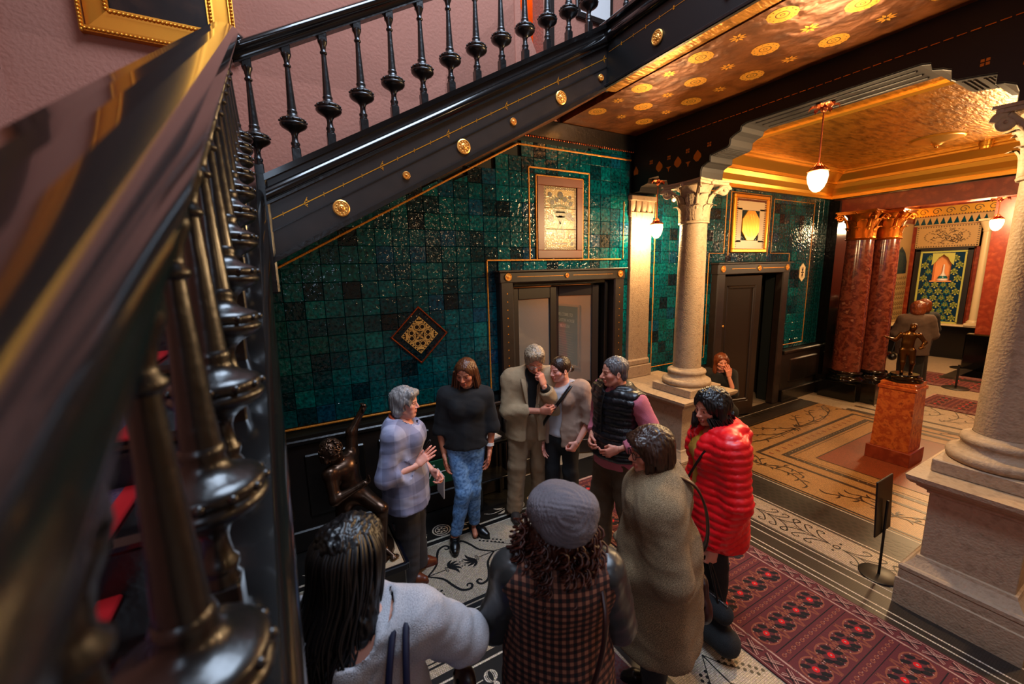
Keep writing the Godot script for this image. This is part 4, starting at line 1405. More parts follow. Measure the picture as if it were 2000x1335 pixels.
	# gold cornice
	var prof := [Vector2(0.02, -0.42), Vector2(0.06, -0.42), Vector2(0.06, -0.37), Vector2(0.035, -0.36), Vector2(0.05, -0.32), Vector2(0.1, -0.25), Vector2(0.12, -0.19), Vector2(0.16, -0.19), Vector2(0.16, -0.15), Vector2(0.2, -0.12), Vector2(0.28, -0.06), Vector2(0.30, -0.055), Vector2(0.30, -0.03), Vector2(0.33, -0.02), Vector2(0.33, 0.0)]
	var c := MB.new()
	c.sweep(prof, [V(3.9, CEIL, z), V(8.9, CEIL, z)], V(0, 0, 1), V(0, 1, 0))
	struct("trim_3", c, M.gold_moulding, "stepped gold cornice above the teal wall of the inner hall")
	var c2 := MB.new()
	c2.sweep(prof, [V(8.82, CEIL, z), V(8.82, CEIL, 3.0)], V(-1, 0, 0), V(0, 1, 0))
	struct("trim_4", c2, M.gold_moulding, "stepped gold cornice above the marble beam")
# ---------------------------------------------------------------- arcade of stone columns
func acanthus(h: float, w: float, lean: float, tip: float) -> MB:
	# one leaf: foot at the origin, rising along y, outward along z, with lobed edges and a tip that curls over
	var m := MB.new()
	var n := 12
	var k := 8
	for side in 2:
		var f := m.v.size()
		for i in n + 1:
			var t := float(i) / n
			var yy := h * (t if t < 0.8 else 0.8 + (t - 0.8) * 0.55 - pow(maxf(t - 0.85, 0.0) / 0.15, 2.0) * 0.11)
			var zz := lean * pow(t, 2.0) + tip * pow(maxf(t - 0.55, 0.0) / 0.45, 2.0)
			var lobe := 0.62 + 0.38 * absf(sin(t * PI * 3.5))
			var ww := w * (0.55 + 0.6 * sin(PI * minf(t * 0.95, 1.0))) * lobe * (1.0 if t < 0.92 else 0.55)
			for j in k + 1:
				var s := float(j) / k * 2.0 - 1.0
				var vein := 0.012 * (1.0 - absf(s)) + 0.006 * cos(s * PI * 4.0)
				m.vert(V(s * ww * 0.5, yy - absf(s) * h * 0.05 * sin(t * PI), zz + (vein if side == 0 else -0.004) - s * s * w * 0.10), V(s * 0.3, 0.2, 1.0 if side == 0 else -1.0))
		for i in n:
			for j in k:
				var a := f + i * (k + 1) + j
				m.tri(a, a + 1, a + k + 1); m.tri(a + 1, a + k + 2, a + k + 1)
	return m

func volute(r: float, th: float) -> MB:
	var pts := []
	for i in 26:
		var t := i / 25.0
		var a := lerpf(PI * 0.5, PI * 0.5 - TAU * 1.35, t)
		var q := lerpf(r, r * 0.18, t)
		pts.append(V(0, cos(a) * q, sin(a) * q))
	var m := MB.new()
	m.tube(pts, [th], 6, 2.2, V(1, 0, 0))
	m.ball(Vector3.ZERO, V(th * 2.0, r * 0.25, r * 0.25), 8, 6)
	return m

func capital(p: Node3D, y: float, h: float, r0: float, half: float, ma: Material, ma2: Material) -> void:
	obj("bell", MB.new().lathe([[r0, 0], [r0 * 1.13, 0.004], [r0 * 1.16, 0.018], [r0 * 1.1, 0.03], [r0 * 0.98, 0.035], [r0 * 1.0, h * 0.5], [r0 * 1.12, h * 0.8], [r0 * 1.3, h * 0.9]], 28), ma, p, V(0, y, 0))
	var l1 := acanthus(h * 0.46, r0 * 0.74, 0.015, r0 * 0.38)
	var l2 := acanthus(h * 0.76, r0 * 0.8, 0.03, r0 * 0.5)
	var me1 := l1.mesh()
	var me2 := l2.mesh()
	for k in 8:
		for row in 2:
			var a := TAU * (k + (0.5 if row else 0.0)) / 8
			var o := obj("acanthus_leaf", me1 if row == 0 else me2, ma2, p, V(sin(a) * r0 * (1.02 if row == 0 else 0.98), y + 0.03, cos(a) * r0 * (1.02 if row == 0 else 0.98)))
			o.rotation.y = a
	var vo := volute(h * 0.115, h * 0.03).mesh()
	for k in 4:
		var a := PI / 4 + k * PI / 2
		var d := half * 1.22
		var o := obj("volute", vo, ma2, p, V(sin(a) * d, y + h * 0.78, cos(a) * d))
		o.rotation.y = a
		var stem := MB.new().tube(spline([V(sin(a) * r0 * 1.05, y + h * 0.35, cos(a) * r0 * 1.05), V(sin(a) * r0 * 1.25, y + h * 0.66, cos(a) * r0 * 1.25), V(sin(a) * d * 0.96, y + h * 0.88, cos(a) * d * 0.96)], 5), [h * 0.05, h * 0.05, h * 0.045], 6)
		obj("stalk", stem, ma2, p)
	var ab := PackedVector2Array()
	for k in 4:
		for i in 9:
			var s := i / 8.0 * 2.0 - 1.0
			if i == 8: continue
			var q := Vector2(s * half, half * (1.0 - 0.13 * (1.0 - s * s)))
			ab.append(q.rotated(-k * PI / 2))
	var am := MB.new()
	am.T = Transform3D(Basis(V(1, 0, 0), -PI / 2), Vector3.ZERO)
	am.prism(ab, h * 0.9, h * 0.955)
	am.T = Transform3D(Basis(V(1, 0, 0), -PI / 2).scaled_local(V(1.06, 1.06, 1)), Vector3.ZERO)
	am.prism(ab, h * 0.955, h)
	obj("abacus", am, ma, p, V(0, y, 0))
	for k in 4:
		var a := k * PI / 2
		obj("fleuron", MB.new().ball(Vector3.ZERO, V(0.028, 0.028, 0.018), 8, 6), ma2, p, V(sin(a) * half * 0.9, y + h * 0.94, cos(a) * half * 0.9))

func stone_column(z: float, label: String) -> void:
	var c := thing("stone_column", label, "column", V(CX, 0.98, z), 0.0, "")
	obj("plinth", bx(V(0, 0.045, 0), V(0.53, 0.09, 0.53), 0.006), M.stone, c)
	obj("base", MB.new().lathe([[0.245, 0.09], [0.262, 0.10], [0.268, 0.125], [0.262, 0.15], [0.24, 0.162], [0.222, 0.165], [0.205, 0.185], [0.20, 0.21], [0.206, 0.222], [0.212, 0.235], [0.205, 0.258], [0.185, 0.268], [0.165, 0.272], [0.155, 0.29]], 36), M.stone, c)
	var sh := []
	for i in 9: sh.append([lerpf(0.152, 0.138, pow(i / 8.0, 1.6)), lerpf(0.29, 1.88, i / 8.0)])
	obj("shaft", MB.new().lathe(sh, 36), M.stone, c)
	capital(c, 1.88, 0.43, 0.138, 0.235, M.stone, M.stone)

func stone_pedestal(z0: float, z1: float, label: String) -> void:
	var x0 := 3.68
	var x1 := 4.40
	var p := thing("stone_pedestal", label, "pedestal", V((x0 + x1) / 2, 0, (z0 + z1) / 2))
	var L := z1 - z0
	var W := x1 - x0
	obj("dado", bx(V(0, 0.63, 0), V(W, 0.52, L), 0.004), M.stone, p)
	var ring := func(prof: Array) -> MB:
		var m := MB.new()
		var n := prof.size()
		for i in n - 1:
			for s in 4:
				var q := []
				for e in [[i, -1], [i, 1], [i + 1, 1], [i + 1, -1]]:
					var o: float = prof[e[0]].x
					var hx := W / 2 + o
					var hz := L / 2 + o
					var y: float = prof[e[0]].y
					match s:
						0: q.append(V(-hx, y, hz * e[1]))
						1: q.append(V(hx, y, -hz * e[1]))
						2: q.append(V(hx * e[1], y, hz))
						3: q.append(V(-hx * e[1], y, -hz))
				m.face2(q[0], q[1], q[2], q[3])
		for i in [0, n - 1]:
			var hx2: float = W / 2 + prof[i].x
			var hz2: float = L / 2 + prof[i].x
			var y2: float = prof[i].y
			m.face2(V(-hx2, y2, -hz2), V(-hx2, y2, hz2), V(hx2, y2, hz2), V(hx2, y2, -hz2))
		return m
	obj("base_block", ring.call([Vector2(0.085, 0.0), Vector2(0.085, 0.20), Vector2(0.075, 0.205), Vector2(0.075, 0.265)]), M.stone, p)
	obj("base_moulding", ring.call([Vector2(0.07, 0.265), Vector2(0.078, 0.275), Vector2(0.078, 0.30), Vector2(0.066, 0.312), Vector2(0.055, 0.315), Vector2(0.04, 0.335), Vector2(0.018, 0.37), Vector2(0.012, 0.39), Vector2(0.0, 0.395)]), M.stone, p)
	obj("cornice", ring.call([Vector2(0.0, 0.855), Vector2(0.012, 0.86), Vector2(0.012, 0.875), Vector2(0.025, 0.885), Vector2(0.055, 0.905), Vector2(0.06, 0.92), Vector2(0.08, 0.925), Vector2(0.1, 0.95), Vector2(0.105, 0.98)]), M.stone, p)

func build_arcade() -> void:
	stone_pedestal(-3.9, -2.83, "low stone pedestal under the far column, running back to the pilaster")
	stone_pedestal(-0.86, -0.43, "large stone pedestal beside the black sign stand")
	stone_column(-3.07, "stone column with leafy capital left of the glowing hanging lamp")
	stone_column(-0.63, "thick nearer stone column on the large pedestal beside the marble plinth")
	# pilaster at the wall end
	var pi := thing("stone_pilaster", "square stone pilaster lit by the small hanging lamp at the tiled wall", "pilaster", V(4.03, 0.98, -3.88))
	obj("shaft", bx(V(0, 1.0, 0), V(0.36, 2.0, 0.12), 0.006), M.stone, pi)
	obj("base", MB.new().box(V(0, 0.08, 0), V(0.43, 0.16, 0.19), 0.008).box(V(0, 0.2, 0), V(0.40, 0.09, 0.16), 0.02), M.stone, pi)
	obj("capital", MB.new().box(V(0, 2.05, 0), V(0.38, 0.12, 0.14), 0.006).box(V(0, 2.27, 0), V(0.43, 0.06, 0.2), 0.006), M.stone, pi)
	for i in 4:
		var s := MB.new()
		s.T = Transform3D(Basis(), V(-0.15 + i * 0.1, 2.16, 0.03))
		s.lathe([[0.012, -0.1], [0.03, -0.04], [0.045, 0.02], [0.048, 0.08]], 10)
		obj("scallop", s, M.stone, pi)
	for i in 5: obj("capital_rib", bx(V(-0.2 + i * 0.1, 2.15, 0.05), V(0.012, 0.2, 0.05), 0.004), M.stone, pi)
	# beam with stepped brackets
	var lft := [-2.90, 3.29, -2.90, 3.37, -2.885, 3.41, -2.83, 3.44, -2.80, 3.445, -2.80, 3.50, -2.72, 3.515, -2.62, 3.53, -2.60, 3.545, -2.595, 3.60, -2.55, 3.625, -2.50, 3.64, -2.49, 3.68, -2.44, 3.695]
	var pts := []
	for i in range(0, lft.size(), 2): pts.append(Vector2(lft[i], lft[i + 1]))
	var arch := pts.duplicate()
	for i in range(pts.size() - 1, -1, -1): arch.append(Vector2(-3.70 - pts[i].x, pts[i].y))
	var poly := PackedVector2Array()
	poly.append_array(P2([-3.85, CEIL, -3.85, 3.31, -3.72, 3.31, -3.70, 3.36, -3.6, 3.38, -3.58, 3.43, -3.44, 3.43, -3.42, 3.38, -3.32, 3.36, -3.30, 3.30]))
	for q in arch: poly.append(q)
	# bay towards the viewer, beyond the second column
	for q in arch: poly.append(Vector2(q.x + 2.44, q.y))
	poly.append_array(P2([3.2, 3.29, 3.2, CEIL]))
	var bm := MB.new()
	bm.T = Transform3D(Basis(V(0, 0, 1), V(0, 1, 0), V(-1, 0, 0)), V(0, 0, 0))
	bm.prism(poly, -4.24, -3.87)
	var be := struct("beam_arcade", bm, M.beam_black, "black arcade beam with stepped brackets over the stone columns")
	for rep in 2:
		var sf := MB.new()
		for i in arch.size() - 1:
			var a: Vector2 = arch[i] + Vector2(2.44 * rep, 0)
			var b: Vector2 = arch[i + 1] + Vector2(2.44 * rep, 0)
			var d := (b - a)
			if d.length() < 0.001: continue
			sf.T = Transform3D(Basis(V(1, 0, 0), -d.angle()), V(4.055, (a.y + b.y) / 2 - 0.004, (a.x + b.x) / 2))
			sf.box(Vector3.ZERO, V(0.35, 0.014, d.length() + 0.012), 0.004)
			if d.length() > 0.08 and d.length() < 0.5:
				for k in 3: sf.box(V(0, -0.009, -d.length() * 0.25 + k * d.length() * 0.25), V(0.3, 0.008, 0.008))
		obj("bracket_lining", sf, M.soffit_grey, be)
		var ln := MB.new()
		for x in [3.95, 4.055, 4.16]: ln.box(V(x, 3.683, -1.85 + 2.44 * rep), V(0.025, 0.02, 1.1), 0.006)
		obj("soffit_moulding", ln, M.soffit_grey, be)
	# gilt pieces let into the face of the beam
	for q in [[-3.78, 3.55, 0], [-3.43, 3.525, 1], [-3.18, 3.515, 1], [-2.94, 3.52, 1], [-3.3, 3.59, 2], [-3.06, 3.6, 2], [-2.81, 3.6, 2], [-3.55, 3.6, 2], [-3.3, 3.475, 3], [-3.05, 3.47, 3], [-0.76, 3.52, 1], [-0.96, 3.58, 2], [-0.6, 3.6, 2], [-0.52, 3.5, 1], [-0.28, 3.5, 1], [-0.64, 3.47, 3]]:
		var g := MB.new()
		g.T = Transform3D(Basis(V(0, 0, 1), V(0, 1, 0), V(-1, 0, 0)), V(3.868, q[1], q[0]))
		match q[2]:
			0: g.prism(P2([-0.03, -0.04, 0.03, -0.04, 0.035, 0.0, 0.0, 0.055, -0.035, 0.0]), -0.01, 0.004)
			1: g.prism(P2([-0.012, -0.05, 0.012, -0.05, 0.045, -0.015, 0.04, 0.015, 0.0, 0.06, -0.04, 0.015, -0.045, -0.015]), -0.01, 0.004, true)
			2:
				for k in 4:
					var a := k * PI / 2 + PI / 4
					g.prism(P2([cos(a) * 0.004, sin(a) * 0.004, cos(a + 0.6) * 0.02, sin(a + 0.6) * 0.02, cos(a) * 0.028, sin(a) * 0.028, cos(a - 0.6) * 0.02, sin(a - 0.6) * 0.02]), -0.01, 0.004)
			3: g.prism(P2([-0.03, 0.02, 0.03, 0.02, 0.008, 0.0, 0.0, -0.03, -0.008, 0.0]), -0.01, 0.004)
		obj("gilt_inlay", g, M.pierced_gold, be)
	var ds := MB.new()
	for i in 60: ds.box(V(3.866, 3.785, -3.3 + i * 0.06), V(0.01, 0.006, 0.045))
	obj("dash_line", ds, M.brass, be)

func marble_column(x: float, z: float, label: String) -> void:
	var c := thing("marble_column", label, "column", V(x, 0, z))
	obj("plinth", bx(V(0, 0.16, 0), V(0.58, 0.32, 0.58), 0.01), M.black_marble, c)
	obj("base", MB.new().lathe([[0.28, 0.32], [0.285, 0.35], [0.27, 0.385], [0.235, 0.40], [0.23, 0.43], [0.25, 0.45], [0.245, 0.475], [0.215, 0.485], [0.21, 0.5]], 28), M.black_marble, c)
	obj("shaft", MB.new().lathe([[0.205, 0.5], [0.205, 1.4], [0.195, 2.2], [0.185, 2.78]], 32), M.red_marble, c)
	capital(c, 2.78, 0.48, 0.185, 0.27, M.gilt_dark, M.gilt_dark)

func build_wall_d() -> void:
	var w := MB.new()
	w.box(V(9.05, 3.74, -0.5), V(0.5, 0.46, 7.2)); w.box(V(9.1, 1.75, -4.0), V(0.6, 3.5, 0.55)); w.box(V(9.1, 1.75, 1.6), V(0.6, 3.5, 1.6))
	struct("wall_court", w, M.black_marble, "dark marble end wall with the opening to the tiled court")
	var bm := MB.new().box(V(8.98, 3.4, -0.55), V(0.22, 0.27, 6.6), 0.004)
	var b := struct("beam_court", bm, M.rust_marble, "rust red marble beam carried by the gilded marble columns")
	obj("beam_soffit", MB.new().box(V(9.25, 3.42, -0.55), V(0.6, 0.24, 4.4), 0.004), M.rust_marble, b)
	marble_column(8.78, -3.36, "front red marble column with gilded capital at the court entrance")
	marble_column(9.24, -3.17, "rear red marble column with gilded capital behind its twin")
	struct("baseboard_court", span(8.6, 9.4, 0, 0.36, -3.75, -2.84, 0.01), M.black_marble, "black marble kerb under the red marble columns")
	# the tiled court
	var x := 14.6
	var a := MB.new()
	a.box(V(x + 0.3, 2.2, -3.9), V(0.2, 4.4, 3.0)); a.box(V(x + 0.1, 2.2, -4.9), V(0.2, 4.4, 1.02)); a.box(V(x + 0.1, 2.2, -2.75), V(0.2, 4.4, 1.06)); a.box(V(x + 0.1, 3.55, -3.8), V(0.2, 1.66, 1.2)); a.box(V(x + 0.1, 0.4, -3.8), V(0.2, 0.9, 1.2));  a.box(V(13.95, 2.2, -4.57), V(1.3, 4.4, 0.2)); a.box(V(13.35, 2.2, -5.6), V(0.2, 4.4, 2.0)); a.box(V(13.35, 2.2, -1.2), V(0.2, 4.4, 3.2)); a.box(V(11.4, 2.2, -6.2), V(4.2, 4.4, 0.2)); a.box(V(11.4, 2.2, 1.6), V(4.2, 4.4, 0.2))
	struct("wall_alcove", a, M.rust_marble, "red marble walls of the tiled court and its alcove")
	struct("ceiling_court", span(9.3, 15.2, 4.4, 4.5, -6.3, 1.7), M.gold_moulding, "ceiling of the tiled court")
	var d := struct("baseboard_alcove", MB.new().box(V(x - 0.12, 0.4, -3.7), V(0.3, 0.8, 1.5), 0.02).box(V(13.9, 0.4, -4.40), V(1.3, 0.8, 0.16), 0.02).box(V(13.2, 0.4, -5.3), V(0.2, 0.8, 1.6), 0.02).box(V(13.2, 0.4, -1.7), V(0.2, 0.8, 2.4), 0.02), M.black_marble, "black bench and dado round the alcove")
	obj("ledge", MB.new().box(V(x - 0.1, 0.82, -3.7), V(0.36, 0.04, 1.5), 0.01).box(V(13.9, 0.82, -4.38), V(1.3, 0.04, 0.24), 0.01), M.cream_marble, d)
	# large tile picture with niche
	var tp := thing("tile_panel", "big blue and green tile picture round an arched niche in the alcove", "tile panel", V(x, 0, 0))
	var green := mat("tile_green", Color(0.46, 0.50, 0.20), 0.22)
	var blue := mat("tile_blue", Color(0.03, 0.16, 0.26), 0.22)
	var aqua := mat("tile_aqua", Color(0.08, 0.38, 0.42), 0.22)
	var lightg := mat("tile_light", Color(0.70, 0.70, 0.36), 0.22)
	obj("frame", MB.new().box(V(-0.02, 2.69, -3.83), V(0.05, 0.085, 1.04)).box(V(-0.02, 1.76, -4.30), V(0.05, 1.86, 0.095)).box(V(-0.02, 1.76, -3.36), V(0.05, 1.86, 0.095)), M.dado_wood, tp)
	var g := MB.new()
	g.box(V(-0.008, 1.36, -3.83), V(0.016, 1.04, 0.85)); g.box(V(-0.008, 2.27, -4.12), V(0.016, 0.78, 0.27)); g.box(V(-0.008, 2.27, -3.53), V(0.016, 0.78, 0.26)); g.box(V(-0.008, 2.62, -3.82), V(0.016, 0.1, 0.34))
	obj("ground_tile", g, blue, tp)
	var e := MB.new()
	for s in [[2.625, -3.83, 0.04, 0.85], [0.86, -3.83, 0.04, 0.85], [1.74, -4.235, 1.75, 0.04], [1.74, -3.425, 1.75, 0.04]]: e.box(V(-0.012, s[0], s[1]), V(0.024, s[2], s[3]))
	obj("green_border", e, lightg, tp)
	for i in 5:
		for j in 10:
			var zz := -4.14 + i * 0.155 + (0.077 if j % 2 else 0.0)
			var y := 0.97 + j * 0.165
			if zz > -3.47 or (y > 1.85 and zz > -4.02 and zz < -3.6): continue
			var m := MB.new()
			var m2 := MB.new()
			m.disc(V(-0.018, y, zz), V(0, 0.042, 0), V(0, 0, 0.038), V(-1, 0, 0), 10, 0.3)
			for k in 6:
				var t := TAU * k / 6
				m2.disc(V(-0.018, y + cos(t) * 0.062, zz + sin(t) * 0.056), V(0, 0.018, 0), V(0, 0, 0.018), V(-1, 0, 0), 6)
			m.ribbon(spline([V(-0.017, y - 0.06, zz - 0.07), V(-0.017, y - 0.01, zz - 0.05), V(-0.017, y + 0.07, zz - 0.015), V(-0.017, y + 0.08, zz)], 4), [0.016], V(-1, 0, 0), 0.001)
			m.ribbon(spline([V(-0.017, y - 0.06, zz + 0.07), V(-0.017, y - 0.01, zz + 0.05), V(-0.017, y + 0.07, zz + 0.015), V(-0.017, y + 0.08, zz)], 4), [0.016], V(-1, 0, 0), 0.001)
			obj("blossom", m, green, tp)
			obj("petals", m2, aqua if (i + j) % 2 else lightg, tp)
	var ni := MB.new()
	ni.box(V(0.16, 2.2, -3.82), V(0.02, 0.8, 0.42)); ni.box(V(0.08, 2.25, -4.0), V(0.16, 0.7, 0.02)); ni.box(V(0.08, 2.25, -3.64), V(0.16, 0.7, 0.02)); ni.box(V(0.08, 1.89, -3.82), V(0.2, 0.03, 0.4)); ni.box(V(0.08, 2.6, -3.82), V(0.16, 0.02, 0.4))
	obj("niche", ni, M.plaster_peach, tp)
	var ar := PackedVector2Array()
	ar.append_array(P2([-0.2, 0.64, -0.2, 0.34]))
	for i in 9:
		var t := i / 8.0
		ar.append(Vector2(-0.17 + 0.34 * t, 0.36 + 0.24 * (1.0 - pow(absf(2 * t - 1), 1.6)) + 0.012 * cos(t * TAU * 4)))
	ar.append_array(P2([0.2, 0.34, 0.2, 0.64]))
	var arm := MB.new()
	arm.T = Transform3D(Basis(V(0, 0, 1), V(0, 1, 0), V(-1, 0, 0)), V(0, 1.95, -3.82))
	arm.prism(ar, -0.03, 0.026)
	obj("niche_arch", arm, lightg, tp)
	var va := thing("vase", "small pale long necked vase standing in the arched niche", "vase", V(x + 0.07, 1.905, -3.81))
	obj("body", MB.new().lathe([[0.0, 0], [0.1, 0.0], [0.11, 0.02], [0.085, 0.05], [0.09, 0.08], [0.065, 0.12], [0.03, 0.17], [0.018, 0.24], [0.016, 0.34], [0.012, 0.40], [0.0, 0.41]], 16), M.paper, va)
	obj("painted_band", MB.new().lathe([[0.0865, 0.052], [0.0915, 0.08], [0.0665, 0.12]], 16), aqua, va)
	# inscription panel, frieze
	var ip := thing("inscription_panel", "carved pale inscription panel above the tile picture", "panel", V(x, 0, 0))
	var sand := mat("sand_tile", Color(0.66, 0.53, 0.34), 0.4)
	var sandd := mat("sand_dark", Color(0.30, 0.21, 0.12), 0.5)
	obj("slab", bx(V(-0.01, 3.0, -3.82), V(0.03, 0.54, 1.14), 0.004), sand, ip)
	var sc := MB.new()
	for i in 50:
		var p := V(-0.027, rnd.randf_range(2.86, 3.14), -3.82 + rnd.randf_range(-0.3, 0.3))
		sc.ribbon(spline([p, p + V(0, rnd.randf_range(-0.05, 0.05), 0.04), p + V(0, rnd.randf_range(-0.06, 0.06), 0.08)], 4), [0.014], V(-1, 0, 0), 0.0)
	for k in 30:
		var t := TAU * k / 30
		sc.disc(V(-0.027, 3.0 + sin(t) * 0.19, -3.82 + cos(t) * 0.40), V(0, 0.014, 0), V(0, 0, 0.018), V(-1, 0, 0), 6, 0.4)
	for i in 24:
		for y in [2.76, 3.24]: sc.box(V(-0.026, y, -4.36 + i * 0.047), V(0.004, 0.03, 0.02))
	for i in 11:
		for zz in [-4.36, -3.28]: sc.box(V(-0.026, 2.76 + i * 0.047, zz), V(0.004, 0.02, 0.03))
	obj("inscription", sc, sandd, ip)
	var fr := struct("trim_5", bx(V(x - 0.01, 3.39, -3.7), V(0.04, 0.22, 1.5)), sand, "pale frieze with pointed ornament in the alcove")
	var fo := MB.new()
	for i in 11: fo.prism(P2([-4.4 + i * 0.12 - 0.05, 3.31, -4.4 + i * 0.12 + 0.05, 3.31, -4.4 + i * 0.12, 3.47]), 0.0, 0.01)
	var fo2 := MB.new()
	fo2.T = Transform3D(Basis(V(0, 0, 1), V(0, 1, 0), V(-1, 0, 0)), V(x - 0.03, 0, 0))
	fo2.add(fo)
	obj("ornament", fo2, M.tiles[2], fr)
	var gf := struct("trim_6", MB.new().box(V(x - 0.02, 3.62, -3.7), V(0.06, 0.22, 1.6)).box(V(13.95, 3.62, -4.45), V(1.3, 0.22, 0.06)), M.gold_moulding, "gold mosaic frieze at the top of the alcove")
	var go := MB.new()
	for i in 7:
		var c := []
		for q in curl(Vector2(-4.3 + i * 0.24, 3.62), 0.085, 0.02, 0.0, 8.0, 16): c.append(V(x - 0.052, q.y, q.x))
		go.ribbon(c, [0.014], V(-1, 0, 0), 0.0)
	for i in 30: go.box(V(x - 0.05, 3.52, -4.4 + i * 0.05), V(0.01, 0.02, 0.02))
	obj("scroll", go, M.dado_wood, gf)
	# side wall tiles of the alcove
	var st := thing("tile_panel", "narrow pale tile panel with pointed arch and zigzag tiles on alcove side wall", "tile panel", V(13.95, 0, -4.46))
	obj("slab", bx(V(0, 2.1, 0), V(1.1, 2.5, 0.03)), sand, st)
	var zg := MB.new()
	for j in 9:
		for i in 8:
			var p := V(-0.46 + i * 0.13, 0.95 + j * 0.13, 0.017)
			zg.ribbon([p - V(0.055, 0.04, 0), p + V(0, 0.03, 0), p + V(0.055, -0.04, 0)], [0.02], V(0, 0, 1), 0.0)
			if j % 2: zg.disc(p + V(0, -0.05, 0), V(0.022, 0, 0), V(0, 0.022, 0), V(0, 0, 1), 6)
	obj("zigzag", zg, sandd, st)
	var pa := PackedVector2Array()
	pa.append_array(P2([-0.42, 2.1, 0.42, 2.1, 0.40, 2.4, 0.25, 2.62, 0.0, 2.78, -0.25, 2.62, -0.40, 2.4]))
	obj("pointed_arch", MB.new().prism(pa, 0.0, 0.02), M.tiles[4], st)
	# pale little columns either side
	for q in [[14.42, -3.10, "slim cream marble column right of the tile picture"], [13.18, -4.56, "slim cream marble column left of the alcove"]]:
		var cc := thing("cream_column", q[2], "column", V(q[0], 0.84, q[1]))
		obj("base", MB.new().box(V(0, 0.03, 0), V(0.26, 0.06, 0.26), 0.005).lathe([[0.12, 0.06], [0.125, 0.09], [0.1, 0.12], [0.085, 0.14]], 18), M.cream_marble, cc)
		obj("shaft", MB.new().lathe([[0.082, 0.14], [0.075, 2.2]], 18), M.cream_marble, cc)
		obj("capital", MB.new().lathe([[0.075, 2.2], [0.09, 2.22], [0.08, 2.25], [0.14, 2.4], [0.15, 2.44]], 18).box(V(0, 2.47, 0), V(0.3, 0.05, 0.3), 0.005), M.cream_marble, cc)
	for zz in [-4.9, -2.75]: obj("red_pilaster", span(13.16 if zz < -4 else 14.35, 13.26 if zz < -4 else 14.5, 0.84, 3.5, zz - 0.1, zz + 0.1), M.rust_marble, get_node("wall_alcove"))
# ---------------------------------------------------------------- stairs
const SL := 0.5427
func sline(base: float, x: float) -> float: return base + SL * x

func slab2(y0: float, y1: float, z0: float, z1: float, xa := -0.02, xb := 2.70) -> MB:      # raked board of the upper flight
	return MB.new().prism(P2([xa, sline(y0, xa), xb, sline(y0, xb), xb, sline(y1, xb), xa, sline(y1, xa)]), z0, z1)

func fline(base: float, x: float) -> float: return base + S1 * x

func slab1(y0: float, y1: float, x0: float, x1: float, za := -3.02, zb := 2.0) -> MB:       # raked board of the lower flight, which falls towards +z
	var m := MB.new()
	m.T = Transform3D(Basis(V(0, 0, -1), V(0, 1, 0), V(1, 0, 0)), V(0, 0, -3.0))
	m.prism(P2([-(zb + 3.0), fline(y0, -(zb + 3.0)), -(za + 3.0), fline(y0, -(za + 3.0)), -(za + 3.0), fline(y1, -(za + 3.0)), -(zb + 3.0), fline(y1, -(zb + 3.0))]), x0, x1)
	return m

func baluster_mesh() -> ArrayMesh:
	var m := MB.new()
	m.box(V(0, 0.015, 0), V(0.052, 0.10, 0.052), 0.004)
	m.box(V(0, 0.645, 0), V(0.05, 0.09, 0.05), 0.003)
	m.lathe([[0.025, 0.063], [0.027, 0.07], [0.022, 0.078], [0.0265, 0.09], [0.027, 0.098], [0.021, 0.106], [0.018, 0.125], [0.0175, 0.14], [0.022, 0.155], [0.034, 0.168], [0.055, 0.18], [0.07, 0.19], [0.078, 0.2], [0.079, 0.207], [0.072, 0.213], [0.075, 0.218], [0.077, 0.226], [0.073, 0.234], [0.060, 0.240], [0.044, 0.246], [0.033, 0.256], [0.028, 0.27], [0.031, 0.278], [0.0285, 0.286], [0.026, 0.29]], 26)
	var prof := [[0.0265, 0.29], [0.0225, 0.36], [0.018, 0.45], [0.0145, 0.53]]
	m.lathe(prof, 10, false)
	m.lathe([[0.0145, 0.53], [0.021, 0.536], [0.022, 0.543], [0.0155, 0.55], [0.0155, 0.56], [0.019, 0.58], [0.027, 0.597], [0.029, 0.605], [0.029, 0.61]], 20)
	for k in 12:
		var a := TAU * k / 12
		m.ball(V(cos(a) * 0.0755, 0.2235, sin(a) * 0.0755), V(0.0075, 0.0075, 0.0075), 8, 5)
	return m.mesh()

func rail_profile() -> Array:
	var r := []
	for p in [[-0.034, 0.0], [-0.036, 0.022], [-0.056, 0.03], [-0.066, 0.044], [-0.068, 0.058], [-0.060, 0.075], [-0.044, 0.088], [-0.020, 0.096], [0.0, 0.098], [0.020, 0.096], [0.044, 0.088], [0.060, 0.075], [0.068, 0.058], [0.066, 0.044], [0.056, 0.03], [0.036, 0.022], [0.034, 0.0]]: r.append(Vector2(p[0], p[1]))
	return r

func smooth_sweep(prof: Array, path: Array, rights: Array) -> MB:
	var m := MB.new()
	var k := prof.size()
	for i in path.size():
		for j in k:
			var t: Vector2 = (prof[mini(j + 1, k - 1)] - prof[maxi(j - 1, 0)]).normalized()
			var nn: Vector3 = rights[i] * -t.y + Vector3.UP * t.x
			m.vert(path[i] + rights[i] * prof[j].x + Vector3.UP * prof[j].y, -nn if nn.dot(rights[i] * prof[j].x + Vector3.UP * (prof[j].y - 0.045)) < 0 else nn)
	for i in path.size() - 1:
		for j in k:
			var j2 := (j + 1) % k
			m.tri(i * k + j, i * k + j2, (i + 1) * k + j)
			m.tri(i * k + j2, (i + 1) * k + j2, (i + 1) * k + j)
	return m

